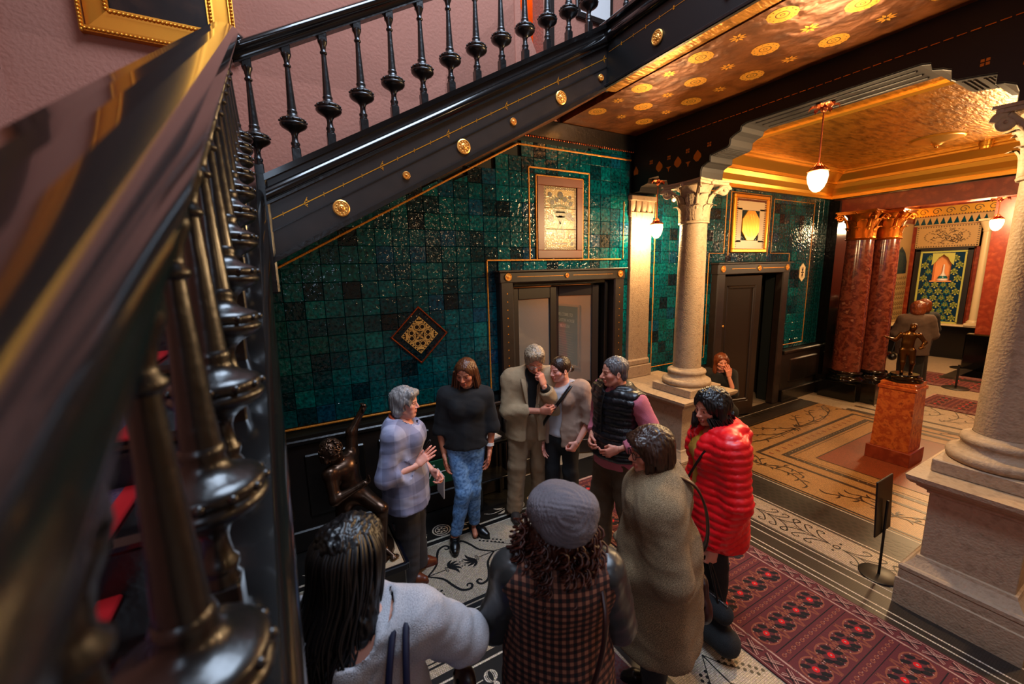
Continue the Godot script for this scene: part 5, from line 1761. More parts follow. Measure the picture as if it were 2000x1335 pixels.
func build_stairs() -> void:
	# upper flight: string, mouldings, gilt ornament
	var st := struct("stair_upper", slab2(2.50, 3.0, -3.05, -2.98), M.ebonised_face, "dark string of the upper flight with gilt roundels and line")
	obj("moulding", half_round(slab_dir2(2.90), 0.046, 0.042, V(0, 0, 1)), M.ebonised_rail, st, V(0, 0, 0))
	obj("fillet", slab2(2.845, 2.862, -3.0, -2.955), M.ebonised_wood, st)
	obj("ledge", slab2(2.985, 3.022, -3.13, -2.955), M.ebonised_rail, st)
	obj("lower_fillet", slab2(2.50, 2.535, -3.0, -2.965), M.ebonised_wood, st)
	obj("groove", slab2(2.68, 2.688, -2.99, -2.974), M.ebonised_wood, st)
	obj("newel", span(-0.07, -0.005, 2.3, 3.02, -3.07, -2.965, 0.012), M.ebonised_wood, st)
	for q in [[0.40, 0], [1.287, 0], [2.175, 0], [0.845, 1], [1.716, 1], [2.6, 1]]:
		roundels(st, [V(q[0], sline(2.62, q[0]), -2.978)], 0.053 if q[1] == 0 else 0.028)
	var gl := MB.new()
	gl.ribbon([V(0.0, sline(2.755, 0.0), -2.9785), V(2.66, sline(2.755, 2.66), -2.9785)], [0.005], V(0, 0, 1))
	for i in 22:
		var x := 0.06 + i * 0.122
		var y := sline(2.755, x)
		if i % 4 == 1:
			for k in [-1.0, 1.0]:
				gl.ribbon([V(x, y, -2.9785), V(x + 0.022, y + 0.012 + 0.03 * k, -2.9785)], [0.003], V(0, 0, 1))
				gl.disc(V(x + 0.018, y + 0.01 + 0.014 * k, -2.977), V(0.005, 0, 0), V(0, 0.005, 0), V(0, 0, 1), 6)
			gl.disc(V(x + 0.028, y + 0.016, -2.977), V(0.005, 0, 0), V(0, 0.005, 0), V(0, 0, 1), 6)
		else:
			gl.ribbon([V(x, y - 0.013, -2.9785), V(x, y + 0.013, -2.9785)], [0.003], V(0, 0, 1))
	obj("gilt_line", gl, M.gilt_line, st)
	# treads of the upper flight
	var tr := MB.new()
	for i in 10: tr.box(V(0.14 + i * 0.27, 2.80 + i * 0.1465, -3.45), V(0.29, 0.15, 0.76))
	obj("treads", tr, M.ebonised_wood, st)
	# landing string
	var ld := struct("stair_landing", span(2.665, 2.735, 3.965, 4.46, -3.05, 3.2), M.beam_black, "black edge of the upper landing with gilt roundels")
	obj("moulding", half_round([V(2.665, sline(2.90, 2.68), -3.02), V(2.665, sline(2.90, 2.68), 3.2)], 0.046, 0.042, V(-1, 0, 0)), M.ebonised_rail, ld)
	obj("ledge", span(2.63, 2.82, 4.44, 4.478, -3.05, 3.2, 0.008), M.ebonised_rail, ld)
	obj("lower_fillet", span(2.64, 2.70, 3.955, 3.985, -3.0, 3.2, 0.006), M.ebonised_wood, ld)
	obj("cove", MB.new().sweep([Vector2(0.0, -0.01), Vector2(0.02, -0.012), Vector2(0.08, -0.012), Vector2(0.14, -0.004), Vector2(0.16, 0.0)], [V(2.67, 3.965, -3.0), V(2.67, 3.965, 3.2)], V(1, 0, 0), V(0, 1, 0)), M.gold_ceiling, ld)
	for i in 8: roundels(ld, [V(2.662, 4.105, -2.42 + i * 0.56)], 0.053 if i % 2 == 0 else 0.028, Basis(V(0, 1, 0), -PI / 2))
	var g2 := MB.new()
	g2.ribbon([V(2.6635, 4.235, -2.95), V(2.6635, 4.235, 2.0)], [0.003], V(-1, 0, 0))
	for i in 30: g2.ribbon([V(2.6635, 4.222, -2.8 + i * 0.13), V(2.6635, 4.248, -2.8 + i * 0.13)], [0.005 if i % 4 else 0.012], V(-1, 0, 0))
	obj("gilt_line", g2, M.gilt_line, ld)
	# lower flight
	var s1 := struct("stair_lower", slab1(2.44, 3.0, -0.12, -0.07), M.ebonised_face, "dark string and treads of the lower flight beside the viewer")
	obj("moulding", half_round([V(-0.075, 2.90, -3.0), V(-0.075, fline(2.90, -4.6), 1.6)], 0.046, 0.045, V(1, 0, 0)), M.ebonised_rail, s1)
	obj("fillet", slab1(2.83, 2.855, -0.1, -0.045), M.ebonised_rail, s1)
	obj("ledge", slab1(2.985, 3.022, -0.2, -0.06), M.ebonised_rail, s1)
	for i in 16:
		var z := -2.92 + i * 0.27
		var y := 2.86 - (i + 1) * 0.1465
		obj("tread", MB.new().box(V(-0.72, y - 0.02, z), V(1.2, 0.04, 0.31), 0.014), M.ebonised_rail, s1)
		obj("riser", bx(V(-0.72, y - 0.10, z + 0.13), V(1.2, 0.15, 0.02)), M.ebonised_wood, s1)
		var cp := obj("stair_carpet", MB.new().box(V(-0.72, y + 0.005, z), V(0.60, 0.012, 0.33), 0.004), M.tread_carpet, s1)
		for k in [-1.0, 1.0]: obj("carpet_border", MB.new().box(V(-0.72 + 0.31 * k, y + 0.005, z), V(0.045, 0.013, 0.33), 0.004), M.tread_edge, cp)
	obj("quarter_landing", span(-1.32, -0.1, 2.70, 2.86, WZ, -3.05), M.ebonised_wood, s1)
	struct("wall_under_stairs", slab1(0.4, 2.46, -0.2, -0.13, -3.8, 1.0), M.dado_wood, "dark panelling under the lower flight")
	# balustrades
	var bm := baluster_mesh()
	var up := thing("balustrade", "ebonised balustrade of the upper flight climbing to the right against the pink wall", "balustrade")
	for i in 13:
		var x := -0.0385 + i * 0.2135
		obj("baluster", bm, M.ebonised_wood, up, V(x, sline(3.035, x), -3.05))
	var path := []
	var rights := []
	for i in 3:
		var x: float = [-0.115, 1.3, 2.72][i]
		path.append(V(x, sline(3.69, x), -3.05)); rights.append(V(0, 0, 1))
	obj("handrail", smooth_sweep(rail_profile(), path, rights), M.ebonised_rail, up)
	obj("under_rail", slab2(3.675, 3.70, -3.078, -3.022, -0.1, 2.7), M.ebonised_wood, up)
	var lo := thing("balustrade", "out of focus balustrade of the lower flight running up beside the viewer", "balustrade")
	for i in 17:
		var z := -2.86 + i * 0.2135
		obj("baluster", bm, M.ebonised_wood, lo, V(-0.128, fline(3.03, -(z + 3.0)), z))
	path = []
	rights = []
	for z in [-3.06, -1.5, 0.9]:
		path.append(V(-0.128, fline(3.715, -(z + 3.0)), z)); rights.append(V(1, 0, 0))
	obj("handrail", smooth_sweep(rail_profile(), path, rights), M.ebonised_rail, lo)
	obj("under_rail", slab1(3.67, 3.72, -0.156, -0.10, -3.03, 0.9), M.ebonised_wood, lo)
	obj("corner_cap", MB.new().ball(V(-0.10, 3.745, -3.06), V(0.085, 0.055, 0.08), 16, 8), M.ebonised_rail, lo)
	var la := thing("balustrade", "balustrade along the edge of the upper landing at the top of the frame", "balustrade")
	for i in 14: obj("baluster", bm, M.ebonised_wood, la, V(2.745, 4.47, -2.84 + i * 0.2135))
	obj("handrail", smooth_sweep(rail_profile(), [V(2.745, 5.15, -3.05), V(2.745, 5.15, 0.4)], [V(1, 0, 0), V(1, 0, 0)]), M.ebonised_rail, la)
	# picture on the upper wall
	var pf := thing("picture", "dark painting in a wide gilt frame high on the pink wall above the stair turn", "picture", V(-0.51, 4.62, WZ + 0.01))
	obj("canvas", bx(V(0, 0, 0.02), V(0.52, 1.0, 0.02)), M.painting, pf)
	for k in 4:
		var w := MB.new()
		var L := 0.84 if k % 2 == 0 else 1.32
		var off := 0.66 if k % 2 == 0 else 0.42
		var hl := L / 2
		w.T = Transform3D(Basis(V(0, 0, 1), k * PI / 2), Vector3.ZERO)
		for q in [[0.0, -0.03, 0.05, 0.06], [-0.03, -0.12, 0.025, 0.035], [-0.12, -0.16, 0.035, 0.045]]:
			w.face([V(-hl - q[0], off + q[0], q[2]), V(-hl - q[1], off + q[1], q[3]), V(hl + q[1], off + q[1], q[3]), V(hl + q[0], off + q[0], q[2])])
		w.face([V(-hl, off, 0), V(-hl, off, 0.05), V(hl, off, 0.05), V(hl, off, 0)])
		obj("frame_side", w, M.gilt_frame, pf)
		var orn := MB.new()
		orn.T = w.T
		for i in int(L / 0.022):
			orn.ball(V(-hl + i * 0.022, off - 0.012, 0.058), V(0.013, 0.010, 0.012), 6, 4)
			if i * 0.022 > 0.15 and i * 0.022 < L - 0.15: orn.ball(V(-hl + i * 0.022, off - 0.14, 0.046), V(0.012, 0.011, 0.01), 6, 4)
		obj("carved_edge", orn, M.gilt_frame, pf)
	var p2 := thing("picture", "dark framed picture edge at the far upper left of the stair wall", "picture", V(-1.30, 4.1, -3.2), PI / 2)
	obj("frame", MB.new().box(V(0, 0, 0.02), V(0.9, 1.0, 0.04), 0.01), M.ebonised_wood, p2)
	obj("canvas", bx(V(0, 0, 0.045), V(0.74, 0.84, 0.01)), M.painting, p2)
	# gilt mirror edge in the lit gallery room and framed print beyond
	var gmn := thing("picture", "bright gilt frame glimpsed in the yellow gallery doorway", "picture", V(2.38, 4.75, -4.54))
	obj("frame", MB.new().box(V(0, 0, 0), V(0.18, 1.1, 0.05), 0.015), M.gilt_frame, gmn)
	obj("carving", MB.new().tube([V(0.07, -0.55, 0.03), V(0.07, 0.55, 0.03)], [0.022], 8), M.gilt_frame, gmn)
	obj("mirror", bx(V(-0.03, 0, 0.022), V(0.08, 0.95, 0.015)), M.cream_marble, gmn)
	var pr := thing("picture", "small framed print on pink wall right of the gallery doorway", "picture", V(3.25, 5.32, WZ + 0.005))
	obj("frame", MB.new().box(V(0, 0, 0.015), V(0.5, 0.6, 0.03), 0.006), M.door_wood, pr)
	obj("print", bx(V(0, 0, 0.032), V(0.40, 0.5, 0.006)), M.paper, pr)

func slab_dir2(y: float) -> Array: return [V(-0.02, sline(y, -0.02), -2.98), V(2.68, sline(y, 2.68), -2.98)]

func half_round(path: Array, hh: float, out: float, dir: Vector3) -> MB:      # rounded moulding on a face whose normal is dir
	var m := MB.new()
	var n := 10
	for i in 2:
		for j in n + 1:
			var a := PI * j / n - PI / 2
			m.vert(path[i] + Vector3.UP * sin(a) * hh + dir * cos(a) * out, Vector3.UP * sin(a) * out + dir * cos(a) * hh)
	for j in n:
		m.tri(j, j + 1, n + 1 + j); m.tri(j + 1, n + 2 + j, n + 1 + j)
	return m
# ---------------------------------------------------------------- lamps and furnishings
func pendant(label: String, at: Vector3, top: float, e: float) -> void:     # at: centre of the glass
	var l := thing("pendant_lamp", label, "lamp", V(at.x, top, at.z), 0.0, "")
	var y := at.y - top
	obj("rod", MB.new().tube([V(0, 0, 0), V(0, y + 0.12, 0)], [0.006], 8), M.copper, l)
	var ro := MB.new().lathe([[0.0, -0.07], [0.02, -0.06], [0.028, -0.04], [0.02, -0.015], [0.05, -0.006], [0.05, 0.0]], 14)
	obj("ceiling_rose", ro, M.copper, l)
	for k in 6:
		var a := TAU * k / 6
		var pe := acanthus(0.09, 0.05, 0.02, 0.02)
		var o := obj("rose_petal", pe, M.copper, l, V(cos(a) * 0.02, -0.015, sin(a) * 0.02))
		o.basis = Basis(V(0, 1, 0), PI / 2 - a) * Basis(V(1, 0, 0), 1.35)
	obj("gallery", MB.new().lathe([[0.03, y + 0.12], [0.035, y + 0.10], [0.07, y + 0.085], [0.078, y + 0.08], [0.07, y + 0.075]], 18), M.copper, l)
	for k in 6:
		var a := TAU * k / 6
		obj("bracket", MB.new().tube([V(cos(a) * 0.012, y + 0.15, sin(a) * 0.012), V(cos(a) * 0.035, y + 0.12, sin(a) * 0.035), V(cos(a) * 0.078, y + 0.08, sin(a) * 0.078)], [0.0035], 5), M.copper, l)
	obj("glass_bulb", MB.new().lathe([[0.0, y - 0.09], [0.025, y - 0.083], [0.05, y - 0.055], [0.068, y - 0.01], [0.076, y + 0.04], [0.07, y + 0.075], [0.03, y + 0.085], [0.0, y + 0.085]], 24), M.lamp_glass, l)
	omni("pendant_light", V(0, y, 0), Color(1.0, 0.83, 0.60), e, 0.06, l)

func build_objects() -> void:
	pendant("glowing teardrop pendant lamp hanging under the middle of the black arch", V(CX, 3.085, -1.89), 3.69, 5.0)
	pendant("small glowing pendant lamp close to the stone pilaster and teal wall", V(CX, 2.84, -3.585), 3.43, 2.6)
	pendant("glowing pendant lamp in the court opening beside the near stone column", V(9.25, 2.90, -1.92), 3.29, 4.0)
	omni("court_chandelier_light", V(11.8, 3.4, -2.6), Color(1.0, 0.83, 0.60), 9.0, 0.3)
	omni("inner_hall_light", V(6.4, 3.4, 0.6), Color(1.0, 0.82, 0.58), 5.0, 0.15)
	omni("porch_light", V(3.3, 3.2, 2.6), Color(1.0, 0.82, 0.6), 0.8, 0.12)
	# spotlight clipped to the beam
	var sp := thing("spotlight", "small silver spotlight clipped beside the carved column capital", "spotlight", V(3.98, 3.18, -3.33))
	obj("stem", MB.new().tube([V(0, 0.15, 0), V(0, 0.0, 0)], [0.005], 6), M.black_metal, sp)
	obj("cone", MB.new().tube([V(0, 0, 0), V(-0.03, -0.03, 0.05)], [0.012, 0.03], 10), M.chrome, sp)
	obj("lens", MB.new().ball(V(-0.031, -0.031, 0.052), V(0.02, 0.02, 0.02), 8, 6), M.lamp_glass, sp)
	# ceiling fittings of the inner hall
	var ve := thing("ceiling_boss", "round gilt boss with stepped rings on the gold ceiling", "ceiling boss", V(7.55, CEIL, -2.2))
	obj("ring", MB.new().lathe([[0.0, -0.09], [0.04, -0.085], [0.07, -0.06], [0.09, -0.065], [0.15, -0.04], [0.17, -0.044], [0.23, -0.018], [0.25, -0.022], [0.27, 0.0]], 32), M.gold_moulding, ve)
	obj("knob", MB.new().ball(V(0, -0.095, 0), V(0.025, 0.02, 0.025), 10, 6), M.brass, ve)
	var sd := thing("smoke_detector", "small round smoke detector on the gold ceiling near the marble beam", "smoke detector", V(8.45, CEIL, -1.97))
	obj("body", MB.new().lathe([[0.0, -0.08], [0.055, -0.08], [0.06, -0.06], [0.06, -0.045], [0.07, -0.04], [0.07, 0.0]], 20), M.gold_moulding, sd)
	# marble plinth and statuette in the inner hall
	var pe := thing("marble_plinth", "orange veined marble plinth standing on the red marble floor panel", "plinth", V(6.43, 0, -1.87))
	obj("base", bx(V(0, 0.085, 0), V(0.44, 0.17, 0.42), 0.006), M.rust_marble, pe)
	var shf := MB.new()
	for s in 4:
		var B := Basis(V(0, 1, 0), s * PI / 2)
		shf.face([B * V(-0.18, 0.17, 0.18), B * V(0.18, 0.17, 0.18), B * V(0.165, 0.91, 0.165), B * V(-0.165, 0.91, 0.165)])
	obj("shaft", shf, M.orange_marble, pe)
	obj("top", MB.new().box(V(0, 0.92, 0), V(0.36, 0.05, 0.36), 0.01).box(V(0, 0.965, 0), V(0.33, 0.05, 0.33), 0.01), M.orange_marble, pe)
	var na := thing("statuette", "dark bronze statuette of a nude youth on the orange marble plinth", "statuette", V(6.43, 0.99, -1.87), -1.25)
	obj("base", MB.new().lathe([[0.17, 0], [0.175, 0.02], [0.155, 0.035], [0.16, 0.055], [0.135, 0.065], [0.13, 0.09], [0.0, 0.092]], 28), M.black_marble, na)
	bronze_youth(na)
	# sign stand
	var ss := thing("sign_stand", "black sign stand with round base on the striped floor by the stone pedestal", "sign stand", V(3.83, 0, -1.10))
	obj("base", MB.new().lathe([[0.125, 0.0], [0.125, 0.008], [0.118, 0.012], [0.0, 0.013]], 32), M.black_metal, ss)
	obj("pole", MB.new().tube([V(0, 0.01, 0), V(0.012, 0.62, -0.01)], [0.009], 10), M.black_metal, ss)
	var sb := obj("board", MB.new().box(V(0.02, 0.57, 0.0), V(0.27, 0.44, 0.012), 0.003), M.black_metal, ss)
	sb.rotation.x = -0.06
	# carpet runner and rugs
	runner("carpet_runner", "long red and navy patterned carpet runner beside the stone pedestal", V(2.825, 0.004, -1.0), 1.01, 4.9)
	var r2 := thing("rug", "faded red and blue rug corner under the woman in the tweed coat", "rug", V(1.25, 0.003, -0.95), 0.05)
	obj("pile", bx(V(0, 0.003, 0), V(0.78, 0.008, 1.45), 0.002), M.faded_rug, r2)
	for k in [-1.0, 1.0]: obj("fringe", bx(V(0, 0.002, 0.74 * k), V(0.78, 0.004, 0.05)), M.cloth_white, r2)
	runner("rug", "red patterned rug on the floor of the court behind the statuette", V(11.6, 0.004, -2.55), 1.3, 1.6)
	runner("rug", "dark red rug at the court entrance right of the marble plinth", V(9.75, 0.004, -1.6), 1.0, 1.8)
	# fire exit board, extinguisher, bench and leaflets
	var fx := thing("fire_exit_sign", "green FIRE EXIT sign with running figure low against the dark dado", "sign", V(1.08, 0.42, -3.757), 0.0)
	obj("board", bx(V(0, 0, 0), V(0.56, 0.26, 0.015), 0.002), M.green_sign, fx)
	var tx := MB.new()
	letters(tx, "FIRE", 0.07, V(-0.14, 0.045, 0.0085), Basis())
	letters(tx, "EXIT", 0.07, V(-0.14, -0.045, 0.0085), Basis())
	tx.tube([V(0.06, 0.05, 0.009), V(0.04, 0.0, 0.009), V(0.075, -0.03, 0.009), V(0.07, -0.075, 0.009)], [0.008], 6)
	tx.tube([V(0.04, 0.0, 0.009), V(0.02, -0.04, 0.009), V(-0.005, -0.045, 0.009)], [0.008], 6)
	tx.tube([V(0.06, 0.045, 0.009), V(0.09, 0.02, 0.009), V(0.105, 0.035, 0.009)], [0.006], 6)
	tx.tube([V(0.055, 0.045, 0.009), V(0.02, 0.04, 0.009), V(0.015, 0.02, 0.009)], [0.006], 6)
	tx.ball(V(0.07, 0.078, 0.009), V(0.015, 0.015, 0.004), 8, 6)
	tx.tube([V(0.14, 0.0, 0.009), V(0.235, 0.0, 0.009)], [0.005], 6)
	tx.tube([V(0.21, 0.025, 0.009), V(0.237, 0.0, 0.009), V(0.21, -0.025, 0.009)], [0.005], 6)
	obj("pictogram", tx, M.white_paint, fx)
	var ex := thing("fire_extinguisher", "red fire extinguisher on the floor behind the grey haired woman", "extinguisher", V(0.86, 0, -3.50))
	obj("cylinder", MB.new().lathe([[0.075, 0.0], [0.078, 0.02], [0.078, 0.38], [0.07, 0.42], [0.04, 0.455], [0.025, 0.46], [0.025, 0.48]], 22), M.red_paint, ex)
	obj("valve", MB.new().box(V(0, 0.5, 0), V(0.04, 0.05, 0.04), 0.008).box(V(0.03, 0.54, 0), V(0.12, 0.015, 0.025), 0.004), M.black_metal, ex)
	obj("label_plate", MB.new().lathe([[0.0785, 0.16], [0.0785, 0.3]], 22), M.paper, ex)
	obj("hose", MB.new().tube(spline([V(0.02, 0.5, 0.02), V(0.09, 0.45, 0.04), V(0.1, 0.25, 0.03), V(0.085, 0.1, 0.02)], 5), [0.011], 8), M.black_metal, ex)
	var be := thing("side_table", "narrow black table against the wall holding leaflets", "table", V(1.72, 0, -3.63))
	obj("table_top", bx(V(0, 0.70, 0), V(0.40, 0.03, 0.28), 0.006), M.ebonised_wood, be)
	obj("shelf", bx(V(0, 0.30, 0), V(0.36, 0.02, 0.24), 0.004), M.ebonised_wood, be)
	for x in [-0.17, 0.17]:
		for z in [-0.11, 0.11]: obj("leg", bx(V(x, 0.345, z), V(0.035, 0.69, 0.035), 0.005), M.ebonised_wood, be)
	for i in 2:
		var lf := thing("leaflets", ["stack of white leaflets lying flat on the small black table", "white leaflet standing upright in a holder on the small black table"][i], "leaflets", V(1.70 + 0.06 * i, 0.7155, -3.60 - 0.07 * i), 0.2)
		if i == 0:
			for k in 4: obj("sheet", bx(V(0.004 * k, 0.003 + 0.005 * k, 0.002 * k), V(0.2, 0.0045, 0.14)), M.paper, lf)
		else:
			var sh := obj("sheet", bx(V(0, 0.09, 0), V(0.12, 0.17, 0.004)), M.paper, lf)
			sh.rotation.x = -0.25
			obj("holder", MB.new().box(V(0, 0.02, 0.025), V(0.13, 0.04, 0.006)).box(V(0, 0.004, 0), V(0.13, 0.006, 0.07)), M.glass_dark, lf)
			var ln := MB.new()
			for k in 5: ln.box(V(0, 0.13 - k * 0.018, 0.003), V(0.08, 0.005, 0.001))
			obj("print", ln, M.ink, sh)
	# bronze figure on a low plinth beside the lower flight
	var pl := thing("statue_plinth", "low stone topped plinth under the dancing bronze figure", "plinth", V(0.30, 0, -2.86))
	obj("body", bx(V(0, 0.2, 0), V(0.52, 0.40, 0.50), 0.01), M.ebonised_wood, pl)
	obj("top", bx(V(0, 0.415, 0), V(0.50, 0.03, 0.48), 0.006), M.stone, pl)
	obj("edge", MB.new().box(V(0.27, 0.4, 0), V(0.03, 0.05, 0.53), 0.006).box(V(0, 0.4, 0.255), V(0.54, 0.05, 0.03), 0.006), M.leather_navy, pl)
	var fa := thing("bronze_statue", "bronze statue of a dancing curly haired youth with one arm raised", "statue", V(0.30, 0.43, -2.86), 0.0)
	bronze_dancer(fa)
	# bronze behind the glazed leaf
	var bz := thing("bronze_statue", "dark bronze figure of an athlete seen through the closed glazed leaf", "statue", V(2.45, 0, -4.75))
	obj("plinth", bx(V(0, 0.5, 0), V(0.4, 1.0, 0.4), 0.01), M.ebonised_wood, bz)
	var sn := SN.new(V(-0.35, 0.98, -0.35), V(0.35, 2.3, 0.35), 0.014)
	sn.cap(V(-0.05, 1.0, 0), V(-0.06, 1.3, 0.05), 0.04, 0.055).cap(V(-0.06, 1.3, 0.05), V(-0.03, 1.58, 0), 0.06, 0.085).cap(V(0.09, 1.0, 0), V(0.1, 1.3, 0.03), 0.04, 0.055).cap(V(0.1, 1.3, 0.03), V(0.04, 1.58, 0), 0.06, 0.085)
	sn.cap(V(0, 1.6, 0), V(-0.02, 1.85, 0.03), 0.11, 0.14, 0.06).cap(V(-0.02, 1.9, 0.03), V(0.03, 2.08, 0.04), 0.06, 0.07).ell(V(0.04, 2.12, 0.05), V(0.08, 0.1, 0.09))
	sn.cap(V(-0.15, 1.92, 0.03), V(-0.24, 1.72, 0.1), 0.06, 0.045).cap(V(-0.24, 1.72, 0.1), V(-0.12, 1.55, 0.2), 0.045, 0.03).cap(V(0.13, 1.92, 0.03), V(0.2, 1.7, 0.08), 0.06, 0.045).cap(V(0.2, 1.7, 0.08), V(0.05, 1.62, 0.2), 0.045, 0.03)
	obj("figure", sn.build(), M.bronze, bz)
	# barriers in the court
	for q in [[11.0, -2.45, "black barrier post on the court floor just right of the statuette"], [13.2, -2.9, "farther black barrier post beside the pool in the court"]]:
		var bp := thing("barrier_post", q[2], "barrier post", V(q[0], 0, q[1]), 0.0, "")
		obj("base", MB.new().lathe([[0.19, 0.0], [0.19, 0.012], [0.17, 0.022], [0.0, 0.024]], 24), M.black_metal, bp)
		obj("post", MB.new().tube([V(0, 0.02, 0), V(0, 0.46, 0)], [0.016], 10), M.black_metal, bp)
	var po := thing("fountain_pool", "dark sunken pool with marble rim in the court floor", "pool", V(12.6, 0.0, -2.0))
	obj("rim", MB.new().box(V(-0.75, 0.006, 0), V(0.2, 0.012, 1.7)).box(V(0.75, 0.006, 0), V(0.2, 0.012, 1.7)).box(V(0, 0.006, -0.8), V(1.7, 0.012, 0.2)).box(V(0, 0.006, 0.8), V(1.7, 0.012, 0.2)), M.mosaic_grey, po)
	obj("water", bx(V(0, 0.003, 0), V(1.3, 0.006, 1.4)), M.black_marble, po)
	# blurred post at the lower right corner
	var op := thing("display_panel", "out of focus orange brown panel edge at the lower right corner", "panel", V(1.93, 0, 0.17), -0.6)
	var pm := MB.new().prism(P2([-0.5, 0, 0.08, 0.0, -0.02, 1.75, -0.5, 1.75]), -0.02, 0.02)
	obj("board", pm, M.orange_post, op)
	obj("foot", bx(V(-0.2, 0.02, 0), V(0.5, 0.04, 0.3), 0.008), M.orange_post, op)

func runner(called: String, label: String, at: Vector3, w: float, L: float) -> void:
	var r := thing(called, label, "carpet", at)
	obj("pile", bx(V(0, 0.003, 0), V(w, 0.008, L), 0.002), M.rug, r)
	var red := MB.new()
	var navy := MB.new()
	var cream := MB.new()
	var org := MB.new()
	var up := Vector3.UP
	var y := 0.0075
	var hw := w / 2
	var bw := 0.11 * w
	# side borders: crossed bars, guard stripes
	for k in [-1.0, 1.0]:
		cream.ribbon([V((hw - bw - 0.01) * k, y, -L / 2), V((hw - bw - 0.01) * k, y, L / 2)], [0.012], up, 0.0)
		cream.ribbon([V((hw - 0.015) * k, y, -L / 2), V((hw - 0.015) * k, y, L / 2)], [0.004], up, 0.0)
		for i in int(L / 0.12):
			var c := V((hw - bw * 0.55) * k, y, -L / 2 + 0.06 + i * 0.12)
			for s in [-1.0, 1.0]:
				cream.ribbon([c + V(-0.034, 0, -0.05 * s), c + V(0.034, 0, 0.05 * s)], [0.006], up, 0.0)
				cream.ribbon([c + V(-0.02, 0, -0.052 * s), c + V(0.036, 0, 0.03 * s)], [0.004], up, 0.0)
				navy.ribbon([c + V(-0.036, 0, -0.028 * s), c + V(0.02, 0, 0.052 * s)], [0.007], up, 0.0)
	# rows of medallions
	var pitch := 0.29
	var fw := w - 2 * bw - 0.06
	for i in int(L / pitch):
		var z := -L / 2 + pitch * (i + 0.5)
		navy.ribbon([V(-fw / 2, y, z - pitch / 2), V(fw / 2, y, z - pitch / 2)], [0.006], up, 0.0)
		navy.ribbon([V(-fw / 2, y, z - pitch / 2 + 0.07), V(fw / 2, y, z - pitch / 2 + 0.07)], [0.004], up, 0.0)
		for j in 14:
			var cx := -fw / 2 + fw * (j + 0.5) / 14
			org.disc(V(cx, y, z - pitch / 2 + 0.036), V(0.016, 0, 0), V(0, 0, 0.014), up, 6, 0.5)
			cream.disc(V(cx + 0.02, y + 0.0002, z - pitch / 2 + 0.036), V(0.004, 0, 0), V(0, 0, 0.004), up, 4)
		var nm := 4
		for j in nm:
			var c := V(-fw / 2 + fw * (j + 0.5) / nm, y, z + 0.035)
			org.disc(c, V(0.095, 0, 0), V(0, 0, 0.085), up, 16, 0.88)
			org.disc(c, V(0.068, 0, 0), V(0, 0, 0.058), up, 12, 0.86)
			for s in [-1.0, 1.0]:
				for q in [[0.03, -0.03], [0.055, 0.01], [0.02, 0.035]]:
					navy.ribbon([c + V(q[0] * s - 0.02, 0, q[1] * 1.4 - 0.02), c + V(q[0] * s, 0, q[1] * 1.4), c + V(q[0] * s + 0.022, 0, q[1] * 1.4 + 0.018)], [0.018, 0.034, 0.012], up, 0.0004)
				org.ribbon([c + V(0.1 * s, 0, -0.1), c + V(0.125 * s, 0, 0), c + V(0.1 * s, 0, 0.1)], [0.005], up, 0.0)
			red.disc(c, V(0.022, 0, 0), V(0, 0, 0.02), up, 8)
			cream.disc(c + V(0, 0.0006, 0), V(0.007, 0, 0), V(0, 0, 0.007), up, 5)
			for t in 8:
				var a := TAU * t / 8
				cream.disc(c + V(cos(a) * 0.082, 0.0006, sin(a) * 0.072), V(0.005, 0, 0), V(0, 0, 0.005), up, 4)
			if j < nm - 1:
				var e := c + V(fw / nm / 2, 0, 0)
				org.ribbon([e + V(0, 0, -0.1), e + V(0.03, 0, 0), e + V(0, 0, 0.1)], [0.006], up, 0.0)
				org.ribbon([e + V(0, 0, -0.1), e + V(-0.03, 0, 0), e + V(0, 0, 0.1)], [0.006], up, 0.0)
				cream.disc(e, V(0.014, 0, 0), V(0, 0, 0.014), up, 8, 0.5)
	obj("navy_figures", navy, M.rug_navy, r)
	obj("cream_figures", cream, M.rug_cream, r)
	obj("orange_figures", org, M.rug_orange, r)
	obj("red_centres", red, M.tread_edge, r)
	for k in [-1.0, 1.0]: obj("fringe", bx(V(0, 0.001, (L / 2 + 0.02) * k), V(w, 0.004, 0.04)), M.rug_cream, r)

